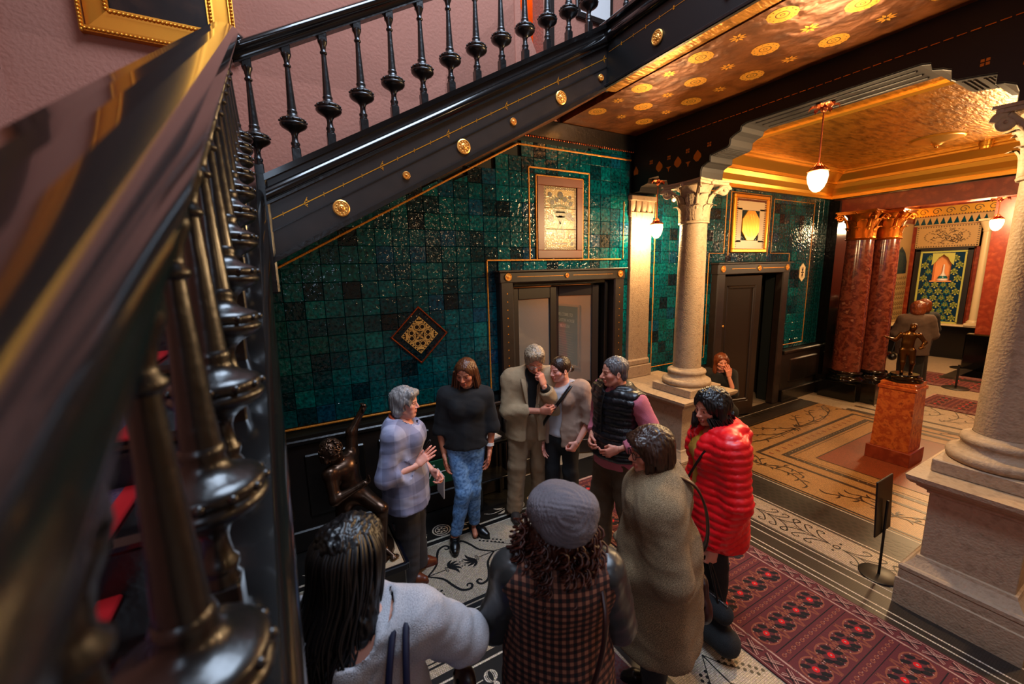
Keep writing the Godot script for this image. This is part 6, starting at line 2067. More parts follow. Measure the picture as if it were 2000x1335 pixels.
func bronze_youth(p: Node3D) -> void:         # facing +z, about 0.55 m tall
	var sn := SN.new(V(-0.24, 0.08, -0.14), V(0.24, 0.70, 0.16), 0.0065)
	var k := 0.018
	sn.cap(V(-0.03, 0.10, 0.02), V(-0.03, 0.105, 0.06), 0.014, 0.009, k).cap(V(0.05, 0.10, -0.03), V(0.06, 0.10, 0.015), 0.014, 0.009, k)
	sn.cap(V(-0.03, 0.105, 0.02), V(-0.032, 0.225, 0.025), 0.014, 0.024, k).cap(V(-0.032, 0.225, 0.025), V(-0.04, 0.365, 0.0), 0.024, 0.041, k)
	sn.cap(V(0.05, 0.105, -0.03), V(0.05, 0.225, 0.02), 0.014, 0.023, k).cap(V(0.05, 0.225, 0.02), V(0.035, 0.365, 0.0), 0.024, 0.04, k)
	sn.cap(V(0.0, 0.38, -0.005), V(-0.01, 0.45, 0.005), 0.055, 0.048, 0.03, V(0, 0, 1), 0.8).cap(V(-0.01, 0.46, 0.005), V(0.0, 0.545, 0.0), 0.055, 0.064, 0.03, V(0, 0, 1), 0.72)
	sn.cap(V(0.0, 0.57, 0.0), V(0.01, 0.615, 0.015), 0.024, 0.022, k).ell(V(0.02, 0.645, 0.025), V(0.032, 0.042, 0.038), k)
	sn.cap(V(-0.075, 0.56, 0.0), V(-0.12, 0.485, 0.0), 0.026, 0.02, k).cap(V(-0.12, 0.485, 0.0), V(-0.19, 0.515, 0.06), 0.02, 0.012, k).cap(V(-0.19, 0.515, 0.06), V(-0.225, 0.535, 0.08), 0.012, 0.008, k)
	sn.cap(V(0.08, 0.56, 0.0), V(0.135, 0.475, -0.01), 0.026, 0.02, k).cap(V(0.135, 0.475, -0.01), V(0.1, 0.41, 0.035), 0.02, 0.013, k).cap(V(0.1, 0.41, 0.035), V(0.135, 0.425, 0.05), 0.012, 0.008, k)
	obj("figure", sn.build(), M.bronze_warm, p)
	var curls := MB.new()
	for i in 26:
		var a := rnd.randf() * TAU
		var b := rnd.randf_range(0.1, 1.3)
		curls.ball(V(0.02 + cos(a) * sin(b) * 0.03, 0.65 + cos(b) * 0.038, 0.018 + sin(a) * sin(b) * 0.034), V(0.011, 0.009, 0.011), 6, 4)
	obj("curls", curls, M.bronze_warm, p)

func bronze_dancer(p: Node3D) -> void:
	# in the world's axes; the figure turns away to the left, right arm bent, left arm flung up
	var sn := SN.new(V(-0.34, -0.01, -0.34), V(0.34, 1.12, 0.36), 0.0085)
	var k := 0.022
	var J := {"hipL": V(0.03, 0.47, 0.02), "hipR": V(-0.06, 0.47, -0.02), "kneeL": V(0.15, 0.37, 0.13), "ankL": V(0.145, 0.055, 0.10), "kneeR": V(-0.10, 0.24, 0.02), "ankR": V(-0.14, 0.06, -0.12), "chest": V(-0.045, 0.66, -0.01), "neck": V(-0.085, 0.755, 0.015), "shL": V(0.015, 0.735, -0.075), "shR": V(-0.145, 0.68, 0.06), "elL": V(0.03, 0.885, -0.10), "wrL": V(0.10, 1.0, -0.11), "elR": V(-0.135, 0.525, 0.13), "wrR": V(0.01, 0.58, 0.14)}
	sn.cap(J.hipL, J.kneeL, 0.068, 0.044, k).cap(J.kneeL, J.ankL, 0.045, 0.024, k).cap(J.kneeL.lerp(J.ankL, 0.2) + V(-0.012, 0, -0.012), J.kneeL.lerp(J.ankL, 0.5) + V(-0.01, 0, -0.01), 0.042, 0.034, k)
	sn.cap(J.ankL, J.ankL + V(0.05, -0.03, 0.085), 0.024, 0.014, k).cap(J.hipR, J.kneeR, 0.068, 0.044, k).cap(J.kneeR, J.ankR, 0.043, 0.024, k).cap(J.ankR, J.ankR + V(0.03, -0.03, 0.09), 0.024, 0.014, k)
	for i in 5: sn.cap(J.ankL + V(0.05 + (i - 2) * 0.011, -0.032, 0.085 - absf(i - 1) * 0.003), J.ankL + V(0.058 + (i - 2) * 0.013, -0.036, 0.112 - absf(i - 1) * 0.006), 0.0085, 0.007, 0.006)
	sn.cap(V(-0.015, 0.48, 0.0), V(-0.03, 0.56, 0.0), 0.088, 0.078, 0.05, V(0.5, 0, 0.86), 0.85).cap(V(-0.03, 0.57, 0.0), J.chest, 0.08, 0.102, 0.05, V(0.7, 0, 0.7), 0.8)
	sn.cap(J.chest, J.shL, 0.075, 0.048, 0.04).cap(J.chest, J.shR, 0.075, 0.048, 0.04).cap(J.chest + V(-0.02, 0.05, 0), J.neck, 0.05, 0.037, k)
	sn.cap(J.shL, J.elL, 0.046, 0.036, k).cap(J.elL, J.wrL, 0.036, 0.021, k).cap(J.shR, J.elR, 0.047, 0.035, k).cap(J.elR, J.wrR, 0.036, 0.021, k)
	sn.ell(V(-0.125, 0.815, 0.02), V(0.07, 0.085, 0.075), 0.02, Basis(V(0, 0, 1), 0.5)).cap(V(-0.155, 0.79, 0.07), V(-0.16, 0.775, 0.085), 0.02, 0.014, 0.015)
	for hd in [[J.wrL, (J.wrL - J.elL).normalized(), V(-0.6, 0, 0.2)], [J.wrR, (J.wrR - J.elR).normalized(), V(0.0, 1.0, 0.2)]]:
		var w: Vector3 = hd[0]
		var d: Vector3 = hd[1]
		var cu: Vector3 = hd[2]
		var s := d.cross(cu).normalized()
		sn.cap(w, w + d * 0.045, 0.02, 0.024, 0.012)
		for i in 4:
			var b := w + d * 0.05 + s * (i - 1.5) * 0.013
			sn.cap(b, b + d * 0.024 + cu.normalized() * 0.010, 0.0085, 0.008, 0.005).cap(b + d * 0.024 + cu.normalized() * 0.010, b + d * 0.030 + cu.normalized() * 0.034, 0.008, 0.0065, 0.005)
		sn.cap(w + d * 0.02 + s * 0.02, w + d * 0.05 + s * 0.032 + cu.normalized() * 0.02, 0.010, 0.008, 0.006)
	obj("figure", sn.build(), M.bronze, p)
	var curls := MB.new()
	for i in 64:
		var a := rnd.randf() * TAU
		var b := rnd.randf_range(0.0, 1.9)
		var dir := Basis(V(0, 0, 1), 0.5) * V(cos(a) * sin(b), cos(b), sin(a) * sin(b) - 0.2).normalized()
		var c := V(-0.125, 0.815, 0.015) + dir * V(0.078, 0.092, 0.083)
		var q := []
		var t1 := dir.cross(Vector3.UP if absf(dir.y) < 0.9 else Vector3.RIGHT).normalized()
		var t2 := dir.cross(t1)
		for e in curl(Vector2(), 0.021, 0.008, a, a + 6.5, 9): q.append(c + t1 * e.x + t2 * e.y + dir * (e.length() * -0.3))
		curls.tube(q, [0.0075], 5)
	obj("curls", curls, M.bronze, p)
	obj("ground", MB.new().lathe([[0.0, 0.0], [0.24, 0.0], [0.235, 0.03], [0.0, 0.034]], 20), M.bronze, p)
# ---------------------------------------------------------------- people
var heads := {}
var hands := {}
var fn_fold: FastNoiseLite
var fn_hair: FastNoiseLite

func sgn3(p: Vector3) -> Vector3: return Vector3(absf(p.x), p.y, p.z)

func head_mesh(kind: String) -> MB:           # origin between the eyes' level, +z the face, +y up
	if heads.has(kind): return heads[kind]
	var male := kind == "male"
	var old := kind == "old"
	var s := SN.new(V(-0.1, -0.19, -0.125), V(0.1, 0.125, 0.135), 0.0042)
	s.ell(V(0, 0.028, -0.014), V(0.073, 0.088, 0.092), 0.02)
	s.ell(V(0, -0.035, 0.018), V(0.060 if male else 0.056, 0.066, 0.068), 0.03)
	s.ell(V(0, 0.035, 0.035), V(0.06, 0.05, 0.05), 0.02)
	s.ell(V(0, -0.094, 0.062), V(0.025 if male else 0.02, 0.018, 0.02), 0.022)
	for x in [-1.0, 1.0]:
		s.ell(V(0.042 * x, -0.022, 0.052), V(0.026, 0.024, 0.026), 0.02)
		s.cap(V(0.055 * x, -0.06, 0.0), V(0.03 * x, -0.092, 0.048), 0.018, 0.014, 0.02)
		if old: s.ell(V(0.034 * x, -0.06, 0.056), V(0.026, 0.026, 0.022), 0.02)
		s.sub(V(0.031 * x, 0.002, 0.092), V(0.018, 0.012, 0.014), 0.012)
		s.ell(V(0.031 * x, 0.0, 0.0705), V(0.0125, 0.0115, 0.0125), 0.003)
		s.cap(V(0.016 * x, 0.0075, 0.0815), V(0.045 * x, 0.0065, 0.0735), 0.0045, 0.004, 0.005)
		s.cap(V(0.014 * x, 0.018, 0.084), V(0.047 * x, 0.021, 0.072), 0.007 if male else 0.005, 0.005, 0.012)
		s.ell(V(0.0135 * x, -0.036, 0.0905), V(0.0075, 0.0065, 0.009), 0.006)
		s.ell(V(0.077 * x, -0.012, -0.008), V(0.008, 0.031, 0.019), 0.006, Basis(V(0, 1, 0), 0.35 * x) * Basis(V(1, 0, 0), -0.2))
		s.sub(V(0.086 * x, -0.010, -0.003), V(0.006, 0.018, 0.009), 0.004)
	if old: s.ell(V(0, -0.105, 0.03), V(0.05, 0.03, 0.045), 0.03)
	var nw := 1.25 if male else 1.0
	s.cap(V(0, 0.006, 0.083), V(0, -0.032, 0.104 + (0.006 if male else 0.0)), 0.0085 * nw, 0.0105 * nw, 0.012)
	s.cap(V(-0.017, -0.0625, 0.083), V(0.017, -0.0625, 0.083), 0.006, 0.006, 0.009)
	s.cap(V(-0.014, -0.0735, 0.0825), V(0.014, -0.0735, 0.0825), 0.0068, 0.0068, 0.008)
	s.ell(V(0, -0.063, 0.088), V(0.006, 0.006, 0.008), 0.006)
	s.sub(V(0, -0.068, 0.098), V(0.023, 0.0022, 0.013), 0.003)
	s.cap(V(0, -0.05, -0.03), V(0, -0.18, -0.045), 0.054 if male else 0.047, 0.058 if male else 0.05, 0.03)
	var m := s.build(null, func(p: Vector3) -> Color:
		var a := absf(p.x)
		if p.z > 0.066 and p.z < 0.09 and absf(p.y) < 0.008 and a > 0.02 and a < 0.043:
			return Color(0.10, 0.07, 0.06) if absf(a - 0.031) < 0.0055 else Color(0.95, 1.15, 1.3)
		if p.z > 0.064 and a > 0.012 and a < 0.05 and absf(p.y - 0.020 - (a - 0.03) * 0.08) < 0.0045: return Color(0.5, 0.42, 0.38)
		if p.z > 0.074 and a < 0.023 and p.y > -0.081 and p.y < -0.057: return Color(0.86, 0.52, 0.52)
		if p.z > 0.03 and absf(p.y + 0.03) < 0.02 and a > 0.025: return Color(1.0, 0.86, 0.84)
		if p.z > 0.095 and p.y < -0.02 and p.y > -0.045: return Color(1.0, 0.88, 0.86)
		return Color(1, 1, 1))
	heads[kind] = m
	return m

func hand_mesh(kind: String) -> MB:         # right hand: wrist at the origin, fingers along +y, palm towards +z, thumb on +x
	if hands.has(kind): return hands[kind]
	var s := SN.new(V(-0.07, -0.035, -0.045), V(0.09, 0.20, 0.1), 0.0036)
	s.cap(V(0, -0.03, 0), V(0, 0.01, 0), 0.026, 0.027, 0.015, V(0, 0, 1), 0.72)
	s.cap(V(0.018, 0.02, 0), V(0.022, 0.085, 0), 0.02, 0.0165, 0.015, V(0, 0, 1), 0.75).cap(V(-0.016, 0.02, 0), V(-0.022, 0.08, 0), 0.019, 0.0155, 0.015, V(0, 0, 1), 0.75).cap(V(0, 0.03, 0), V(0, 0.085, 0), 0.02, 0.0165, 0.015, V(0, 0, 1), 0.75)
	var cu: Array = {"relaxed": [0.25, 0.35, 0.3], "open": [0.08, 0.12, 0.1], "fist": [1.2, 1.5, 0.8], "hold": [0.75, 0.9, 0.5]}[kind]
	var xs := [0.031, 0.0105, -0.0105, -0.030]
	var ys := [0.09, 0.096, 0.091, 0.08]
	var ls := [0.040, 0.045, 0.041, 0.032]
	for i in 4:
		var p := V(xs[i], ys[i], 0)
		var a := 0.0
		var fan := (1.5 - i) * (0.05 if kind != "open" else 0.07)
		for j in 3:
			a += cu[j] * (0.8 + 0.12 * i)
			var L: float = ls[i] * [1.0, 0.66, 0.52][j]
			var q := p + V(sin(fan) * cos(a), cos(fan) * cos(a), sin(a)) * L
			s.cap(p, q, [0.0098, 0.0088, 0.008][j], [0.0088, 0.008, 0.0068][j], 0.005)
			p = q
	var t0 := V(0.022, 0.022, 0.006)
	var t1 := V(0.045, 0.05, 0.016 if kind != "fist" else 0.03)
	var t2 := V(0.056, 0.08, 0.02) if kind in ["open", "relaxed"] else V(0.032, 0.078, 0.045)
	var t3 := V(0.060, 0.104, 0.022) if kind in ["open", "relaxed"] else V(0.010, 0.088, 0.05)
	s.cap(t0, t1, 0.017, 0.0125, 0.012).cap(t1, t2, 0.012, 0.0105, 0.006).cap(t2, t3, 0.0105, 0.0085, 0.005)
	var m := s.build(null, func(p: Vector3) -> Color: return Color(1, 0.95, 0.94) if p.y < 0.07 else Color(1, 0.87, 0.85))
	hands[kind] = m
	return m

func skeleton(o: Dictionary) -> Dictionary:
	var sw: float = o.get("sw", 0.175)
	var J := {"pelvis": V(0, 0.93, 0), "waist": V(0, 1.08, 0.0), "chest": V(0, 1.27, 0.0), "neck": V(0, 1.435, -0.015), "head": V(0, 1.585, 0.025), "shL": V(sw, 1.385, -0.01), "shR": V(-sw, 1.385, -0.01), "elL": V(sw + 0.06, 1.10, -0.03), "elR": V(-sw - 0.06, 1.10, -0.03), "wrL": V(sw + 0.06, 0.86, 0.03), "wrR": V(-sw - 0.06, 0.86, 0.03), "hipL": V(0.088, 0.92, 0), "hipR": V(-0.088, 0.92, 0), "ankL": V(0.10, 0.085, -0.02), "ankR": V(-0.10, 0.085, -0.02)}
	for k in o.get("J", {}): J[k] = o.J[k]
	for k in ["L", "R"]:
		if not J.has("knee" + k): J["knee" + k] = J["hip" + k].lerp(J["ank" + k], 0.5) + V(0.0, 0.02, 0.03)
	return J

func sn_for(J: Dictionary, keys: Array, pad: float, cell: float) -> SN:
	var lo := V(9, 9, 9)
	var hi := -lo
	for k in keys:
		lo = lo.min(J[k]); hi = hi.max(J[k])
	return SN.new(lo - V(pad, pad, pad), hi + V(pad, pad, pad), cell)

const FZ := Vector3(0, 0, 1)

func torso(s: SN, J: Dictionary, g: float, b: float, bust: float, hips := true) -> void:      # g: looseness, b: bulk
	if hips: s.cap(J.pelvis, J.waist, 0.165 * b + g, 0.138 * b + g, 0.07, FZ, 0.72)
	s.cap(J.waist, J.chest, 0.138 * b + g, 0.152 * b + g, 0.06, FZ, 0.72)
	s.cap(J.chest + V(0, 0.07, -0.01), J.shL + V(-0.03, -0.02, 0), 0.088 + g, 0.062 + g, 0.06).cap(J.chest + V(0, 0.07, -0.01), J.shR + V(0.03, -0.02, 0), 0.088 + g, 0.062 + g, 0.06)
	s.cap(J.neck + V(0, -0.05, 0), J.shL + V(-0.02, 0.0, 0), 0.06 + g * 0.5, 0.05 + g * 0.6, 0.04).cap(J.neck + V(0, -0.05, 0), J.shR + V(0.02, 0.0, 0), 0.06 + g * 0.5, 0.05 + g * 0.6, 0.04)
	if bust > 0.0:
		for x in [-1.0, 1.0]: s.ell(J.chest + V(0.07 * x, -0.005, 0.085 * b), V(0.068, 0.072, 0.055) * bust + V(g, g, g) * 0.6, 0.05)

func sleeve(s: SN, J: Dictionary, k: String, g: float, to := 1.0) -> void:
	var sh: Vector3 = J["sh" + k]
	var el: Vector3 = J["el" + k]
	var wr: Vector3 = J["wr" + k]
	s.cap(sh, el, 0.055 + g, 0.044 + g, 0.035)
	if to > 0.0:
		s.cap(el, el.lerp(wr, to) + (wr - el).normalized() * 0.03, 0.044 + g, lerpf(0.044, 0.032, to) + g, 0.03)
		s.cut(el.lerp(wr, to), (wr - el).normalized(), 0.075 + g)

func legs(s: SN, J: Dictionary, g: float, b: float, flare := 0.0, hem := 0.07) -> void:
	s.cap(J.pelvis + V(0, 0.06, 0), J.pelvis + V(0, -0.03, 0), 0.14 * b + g, 0.155 * b + g, 0.06, FZ, 0.74)
	for k in ["L", "R"]:
		s.cap(J["hip" + k], J["knee" + k], 0.088 * b + g, 0.06 * b + g, 0.03)
		s.cap(J["knee" + k], J["ank" + k] + V(0, -0.06, 0), 0.06 * b + g, 0.044 + g + flare, 0.03)
		s.cap(J["knee" + k].lerp(J["ank" + k], 0.12) + V(0, 0, -0.014), J["knee" + k].lerp(J["ank" + k], 0.45) + V(0, 0, -0.014), 0.054 * b + g, 0.045 + g, 0.03)
		s.cut(V(J["ank" + k].x, J["ank" + k].y - 0.085 + hem, J["ank" + k].z), V(0, -1, 0), 0.1 + flare)

func folds(a: float, f := 9.0, drop := 0.45) -> Callable:
	return func(p: Vector3, _n: Vector3) -> float:
		return a * (fn_fold.get_noise_3d(p.x * f * 10.0, p.y * f * 10.0 * drop, p.z * f * 10.0) + 0.5 * fn_fold.get_noise_3d(p.y * f * 22.0 + p.x * f * 9.0, p.z * f * 12.0, p.x * f * 8.0))

func quilt(pitch: float, a: float, slant := 0.0) -> Callable:
	return func(p: Vector3, _n: Vector3) -> float:
		var t := (p.y + slant * p.z + 0.006 * fn_fold.get_noise_3d(p.x * 60, p.y * 60, p.z * 60)) / pitch
		return a * (sqrt(absf(sin(t * PI))) - 0.6) + 0.004 * fn_fold.get_noise_3d(p.x * 220, p.y * 90, p.z * 220)

func head_at(J: Dictionary, o: Dictionary) -> Transform3D:
	var B := Basis(V(0, 1, 0), o.get("yaw", 0.0)) * Basis(V(1, 0, 0), o.get("pitch", 0.0)) * Basis(V(0, 0, 1), o.get("roll", 0.0))
	return Transform3D(B * o.get("hs", 1.0), J.head)

func hand_at(J: Dictionary, k: String, palm: Vector3, dir := Vector3.ZERO) -> Transform3D:
	var d: Vector3 = (J["wr" + k] - J["el" + k]).normalized() if dir == Vector3.ZERO else dir.normalized()
	var z := (palm - d * palm.dot(d)).normalized()
	var x := d.cross(z)
	if k == "L": x = -x
	return Transform3D(Basis(x, d, z), J["wr" + k] + d * 0.012)

func person(label: String, at: Vector3, yaw: float, h: float, o: Dictionary) -> Dictionary:
	var n := thing("person", label, "person", at, yaw, o.get("group", ""))
	n.scale = Vector3.ONE * (h / 1.70)
	var J := skeleton(o)
	var b: float = o.get("b", 1.0)
	var g := -0.012
	var s := sn_for(J, ["pelvis", "neck", "shL", "shR", "elL", "elR", "wrL", "wrR", "ankL", "ankR", "kneeL", "kneeR"], 0.13, o.get("cell", 0.015))
	torso(s, J, g, b, 0.8 if o.get("bust", 0.0) > 0 else 0.0)
	for k in ["L", "R"]:
		s.cap(J["sh" + k], J["el" + k], 0.048, 0.038, 0.03).cap(J["el" + k], J["wr" + k], 0.039, 0.027, 0.02)
		s.cap(J["hip" + k], J["knee" + k], 0.078 * b, 0.052, 0.03).cap(J["knee" + k], J["ank" + k], 0.052, 0.036, 0.03).cap(J["ank" + k] + V(0, -0.03, 0), J["ank" + k] + V(0, -0.055, 0.1), 0.034, 0.025, 0.03)
	var hd := head_at(J, o)
	s.cap(J.neck + V(0, -0.03, -0.005), hd * V(0, -0.12, -0.035), 0.06, 0.05, 0.03)
	var mb := s.build()
	mb.use_col = true
	mb.c.resize(mb.v.size())
	mb.c.fill(Color(1, 1, 1))
	mb.add(head_mesh(o.get("face", "female")), hd)
	for k in ["L", "R"]:
		var hp: Array = o.get("hand" + k, ["relaxed", V(-1 if k == "L" else 1, 0, 0.2)])
		if hp.size() == 0: continue
		mb.add(hand_mesh(hp[0]), hand_at(J, k, hp[1], hp[2] if hp.size() > 2 else Vector3.ZERO))
	obj("body", mb, o.get("skin", M.skin_fair), n)
	return {"n": n, "J": J, "hd": hd, "b": b}

func wear(q: Dictionary, called: String, keys: Array, pad: float, m: Material, f: Callable, disp = null, cell := 0.013) -> MeshInstance3D:
	var s := sn_for(q.J, keys, pad, cell)
	f.call(s)
	return obj(called, s.build(disp), m, q.n)

const TOP := ["pelvis", "neck", "shL", "shR", "elL", "elR", "wrL", "wrR"]
const LEG := ["pelvis", "ankL", "ankR", "kneeL", "kneeR", "hipL", "hipR"]

func shoes(q: Dictionary, m: Material, sole: Material, heel := 0.0, ys := [0.0, 0.0]) -> void:
	for i in 2:
		var k: String = ["L", "R"][i]
		var a: Vector3 = q.J["ank" + k]
		var s := SN.new(a + V(-0.12, -0.1, -0.12), a + V(0.12, 0.1, 0.24), 0.0085)
		var d: Vector3 = Basis(V(0, 1, 0), ys[i]) * V(0, 0, 1)
		var f := V(a.x, 0.0, a.z)
		s.cap(f + V(0, 0.045, 0) - d * 0.035, f + V(0, 0.04, 0) + d * 0.1, 0.037, 0.04, 0.03).cap(f + V(0, 0.035, 0) + d * 0.1, f + V(0, 0.03, 0) + d * 0.155, 0.04, 0.03, 0.03)
		s.cap(f + V(0, 0.05, 0), f + V(0, 0.085 + heel, 0) - d * 0.01, 0.04, 0.038, 0.03)
		s.cut(f + V(0, 0.10 + heel, 0), V(0, 1, 0), 0.1).cut(f + V(0, 0.014, 0) + d * 0.06, V(0, -1, 0), 0.2)
		var o := obj("shoe", s.build(), m, q.n)
		var so := MB.new()
		var pl := PackedVector2Array()
		for j in 18:
			var t := TAU * j / 18
			var w := 0.040 + 0.006 * sin(t)
			pl.append(Vector2(cos(t) * w, 0.06 + sin(t) * 0.128))
		so.T = Transform3D(Basis(V(0, 1, 0), ys[i]) * Basis(V(1, 0, 0), PI / 2), f)
		so.prism(pl, -0.018, 0.0, true)
		obj("sole", so, sole, o)
		var lc := MB.new()
		for j in 4: lc.tube([f + V(0, 0.083 - j * 0.006, 0) + d * (0.05 + j * 0.018) - d.cross(Vector3.UP) * 0.018, f + V(0, 0.088 - j * 0.006, 0) + d * (0.05 + j * 0.018), f + V(0, 0.083 - j * 0.006, 0) + d * (0.05 + j * 0.018) + d.cross(Vector3.UP) * 0.018], [0.003], 5)
		obj("laces", lc, sole, o)

func hair_tint(k := 1.0) -> Callable:
	return func(p: Vector3) -> Color:
		var v := 1.0 + 0.65 * k * fn_hair.get_noise_3d(p.x * 900, p.y * 110, p.z * 900) + 0.25 * k * fn_hair.get_noise_3d(p.x * 200, p.y * 60, p.z * 200)
		return Color(v, v, v)

func hair_disp(a := 0.004) -> Callable:
	return func(p: Vector3, _n: Vector3) -> float: return a * fn_hair.get_noise_3d(p.x * 700, p.y * 80, p.z * 700) + a * 0.8 * fn_hair.get_noise_3d(p.x * 160, p.y * 50, p.z * 160)

func hair(q: Dictionary, m: Material, f: Callable, lo := V(-0.14, -0.2, -0.17), hi := V(0.14, 0.16, 0.14), a := 0.004, extra = null, cell := 0.0055) -> MeshInstance3D:
	var s := SN.new(lo, hi, cell)
	f.call(s)
	var mb := s.build(hair_disp(a), hair_tint())
	if extra != null: extra.call(mb)
	var w := MB.new()
	w.use_col = true
	w.add(mb, q.hd)
	return obj("hair", w, m, q.n)

func lock(mb: MB, pts: Array, r: float, tipr := 0.3) -> void:
	var sp := spline(pts, 4)
	var rr := []
	for i in sp.size(): rr.append(r * lerpf(1.0, tipr, pow(i / (sp.size() - 1.0), 1.5)))
	var v := rnd.randf_range(0.5, 1.6)
	mb.col = Color(v, v, v)
	mb.tube(sp, rr, 5, 0.7)

func skull(s: SN, e := 0.0) -> void:
	s.ell(V(0, 0.036, -0.016), V(0.082 + e, 0.092 + e, 0.102 + e), 0.02)

func strap(q: Dictionary, called: String, pts: Array, w: float, th: float, m: Material) -> MeshInstance3D:
	var sp := spline(pts, 5)
	return obj(called, MB.new().tube(sp, [w], 6, th / w, V(1, 0, 0)), m, q.n)

func build_people() -> void:
	fn_fold = noise(0.08, 2, FastNoiseLite.TYPE_SIMPLEX_SMOOTH, 101)
	fn_hair = noise(0.1, 2, FastNoiseLite.TYPE_SIMPLEX_SMOOTH, 102)
	silver_lady()
	sweater_woman()
	blazer_man()
	cardigan_woman()
	vest_man()
	red_woman()
	tweed_woman()
	beret_woman()
	dark_woman()
	far_people()

func silver_lady() -> void:
	var q := person("grey haired woman in a pale plaid tunic speaking and gesturing beside the bronze statue", V(0.69, 0, -3.0), 1.125, 1.58, {"b": 1.2, "face": "old", "bust": 1.2, "skin": M.skin_pale, "pitch": 0.06, "yaw": -0.08, "J": {"head": V(0, 1.56, 0.045), "neck": V(0, 1.42, -0.01), "elR": V(-0.27, 1.045, -0.09), "wrR": V(-0.155, 1.085, 0.125), "elL": V(0.25, 1.04, 0.02), "wrL": V(0.13, 0.90, 0.2), "shR": V(-0.19, 1.36, -0.03), "shL": V(0.19, 1.36, -0.02), "ankL": V(0.09, 0.085, 0.02), "ankR": V(-0.09, 0.085, -0.03)}, "handR": ["open", V(0.75, -0.2, 0.3), V(0.28, 0.35, 0.5)], "handL": ["hold", V(-0.6, 0.2, -0.4)]})
	wear(q, "trousers", LEG, 0.16, M.cloth_grey, func(s): legs(s, q.J, 0.024, 1.15, 0.035, 0.03), folds(0.010, 7.0, 0.12))
	wear(q, "tunic", TOP, 0.26, M.plaid_grey, func(s: SN):
		sleeve(s, q.J, "R", 0.028, 0.45); sleeve(s, q.J, "L", 0.028, 0.6)
		torso(s, q.J, 0.03, 1.22, 1.2)
		s.cap(V(0, 0.95, 0.0), V(0, 0.68, 0.0), 0.235, 0.255, 0.06, FZ, 0.78)
		s.cut(V(0, 0.70, 0), V(0, -1, 0), 0.42).cut(q.J.neck + V(0, 0.0, 0.055), V(0, 0.8, 0.6), 0.105).cut(q.J.neck + V(0, 0.03, 0), V(0, 1, 0), 0.13), folds(0.010, 6.0, 0.5))
	shoes(q, M.leather_tan, M.rubber_brown, 0.0, [0.2, -0.1])
	obj("necklace", MB.new().tube(spline([V(0.06, 1.455, -0.06), V(0.088, 1.42, 0.0), V(0.07, 1.35, 0.115), V(0.0, 1.305, 0.16), V(-0.07, 1.35, 0.115), V(-0.088, 1.42, 0.0), V(-0.06, 1.455, -0.06), V(0.0, 1.465, -0.085), V(0.06, 1.455, -0.06)], 5), [0.0125], 8), M.terracotta_bead, q.n)
	hair(q, M.hair_silver, func(s: SN):
		skull(s, 0.012)
		s.ell(V(0, -0.035, -0.06), V(0.083, 0.075, 0.062), 0.03)
		for x in [-1.0, 1.0]: s.ell(V(0.074 * x, 0.0, 0.01), V(0.022, 0.055, 0.05), 0.02).ell(V(0.066 * x, -0.068, -0.045), V(0.03, 0.035, 0.04), 0.02)
		s.cap(V(-0.055, 0.085, 0.06), V(0.05, 0.08, 0.075), 0.028, 0.022, 0.03)
		s.sub(V(0, -0.035, 0.105), V(0.074, 0.098, 0.075), 0.02).sub(V(-0.085, -0.025, 0.03), V(0.03, 0.04, 0.024), 0.01), V(-0.14, -0.16, -0.17), V(0.14, 0.16, 0.14), 0.007)
	var c := thing("handheld_recorder", "small black and silver device between the gesturing fingers of the grey haired woman", "device")
	c.transform = q.n.transform * Transform3D(Basis(V(1, 0, 0), 0.6), V(-0.10, 1.235, 0.215))
	obj("body", bx(Vector3.ZERO, V(0.012, 0.085, 0.02), 0.004), M.black_metal, c)
	obj("clip", bx(V(0.007, 0.02, 0), V(0.004, 0.05, 0.012), 0.001), M.chrome, c)
	var pa := thing("papers", "white sheets held at her side by the grey haired woman", "papers")
	pa.transform = q.n.transform * Transform3D(Basis(V(0, 1, 0), 0.5) * Basis(V(0, 0, 1), 0.12), V(0.14, 0.76, 0.27))
	for i in 2: obj("sheet", bx(V(0, 0.004 * i, 0.004 * i), V(0.15, 0.22, 0.0025)), M.paper, pa)
	var ln := MB.new()
	for i in 8: ln.box(V(0, 0.07 - i * 0.016, 0.0072), V(0.1, 0.003, 0.0006))
	obj("print", ln, M.ink, pa)

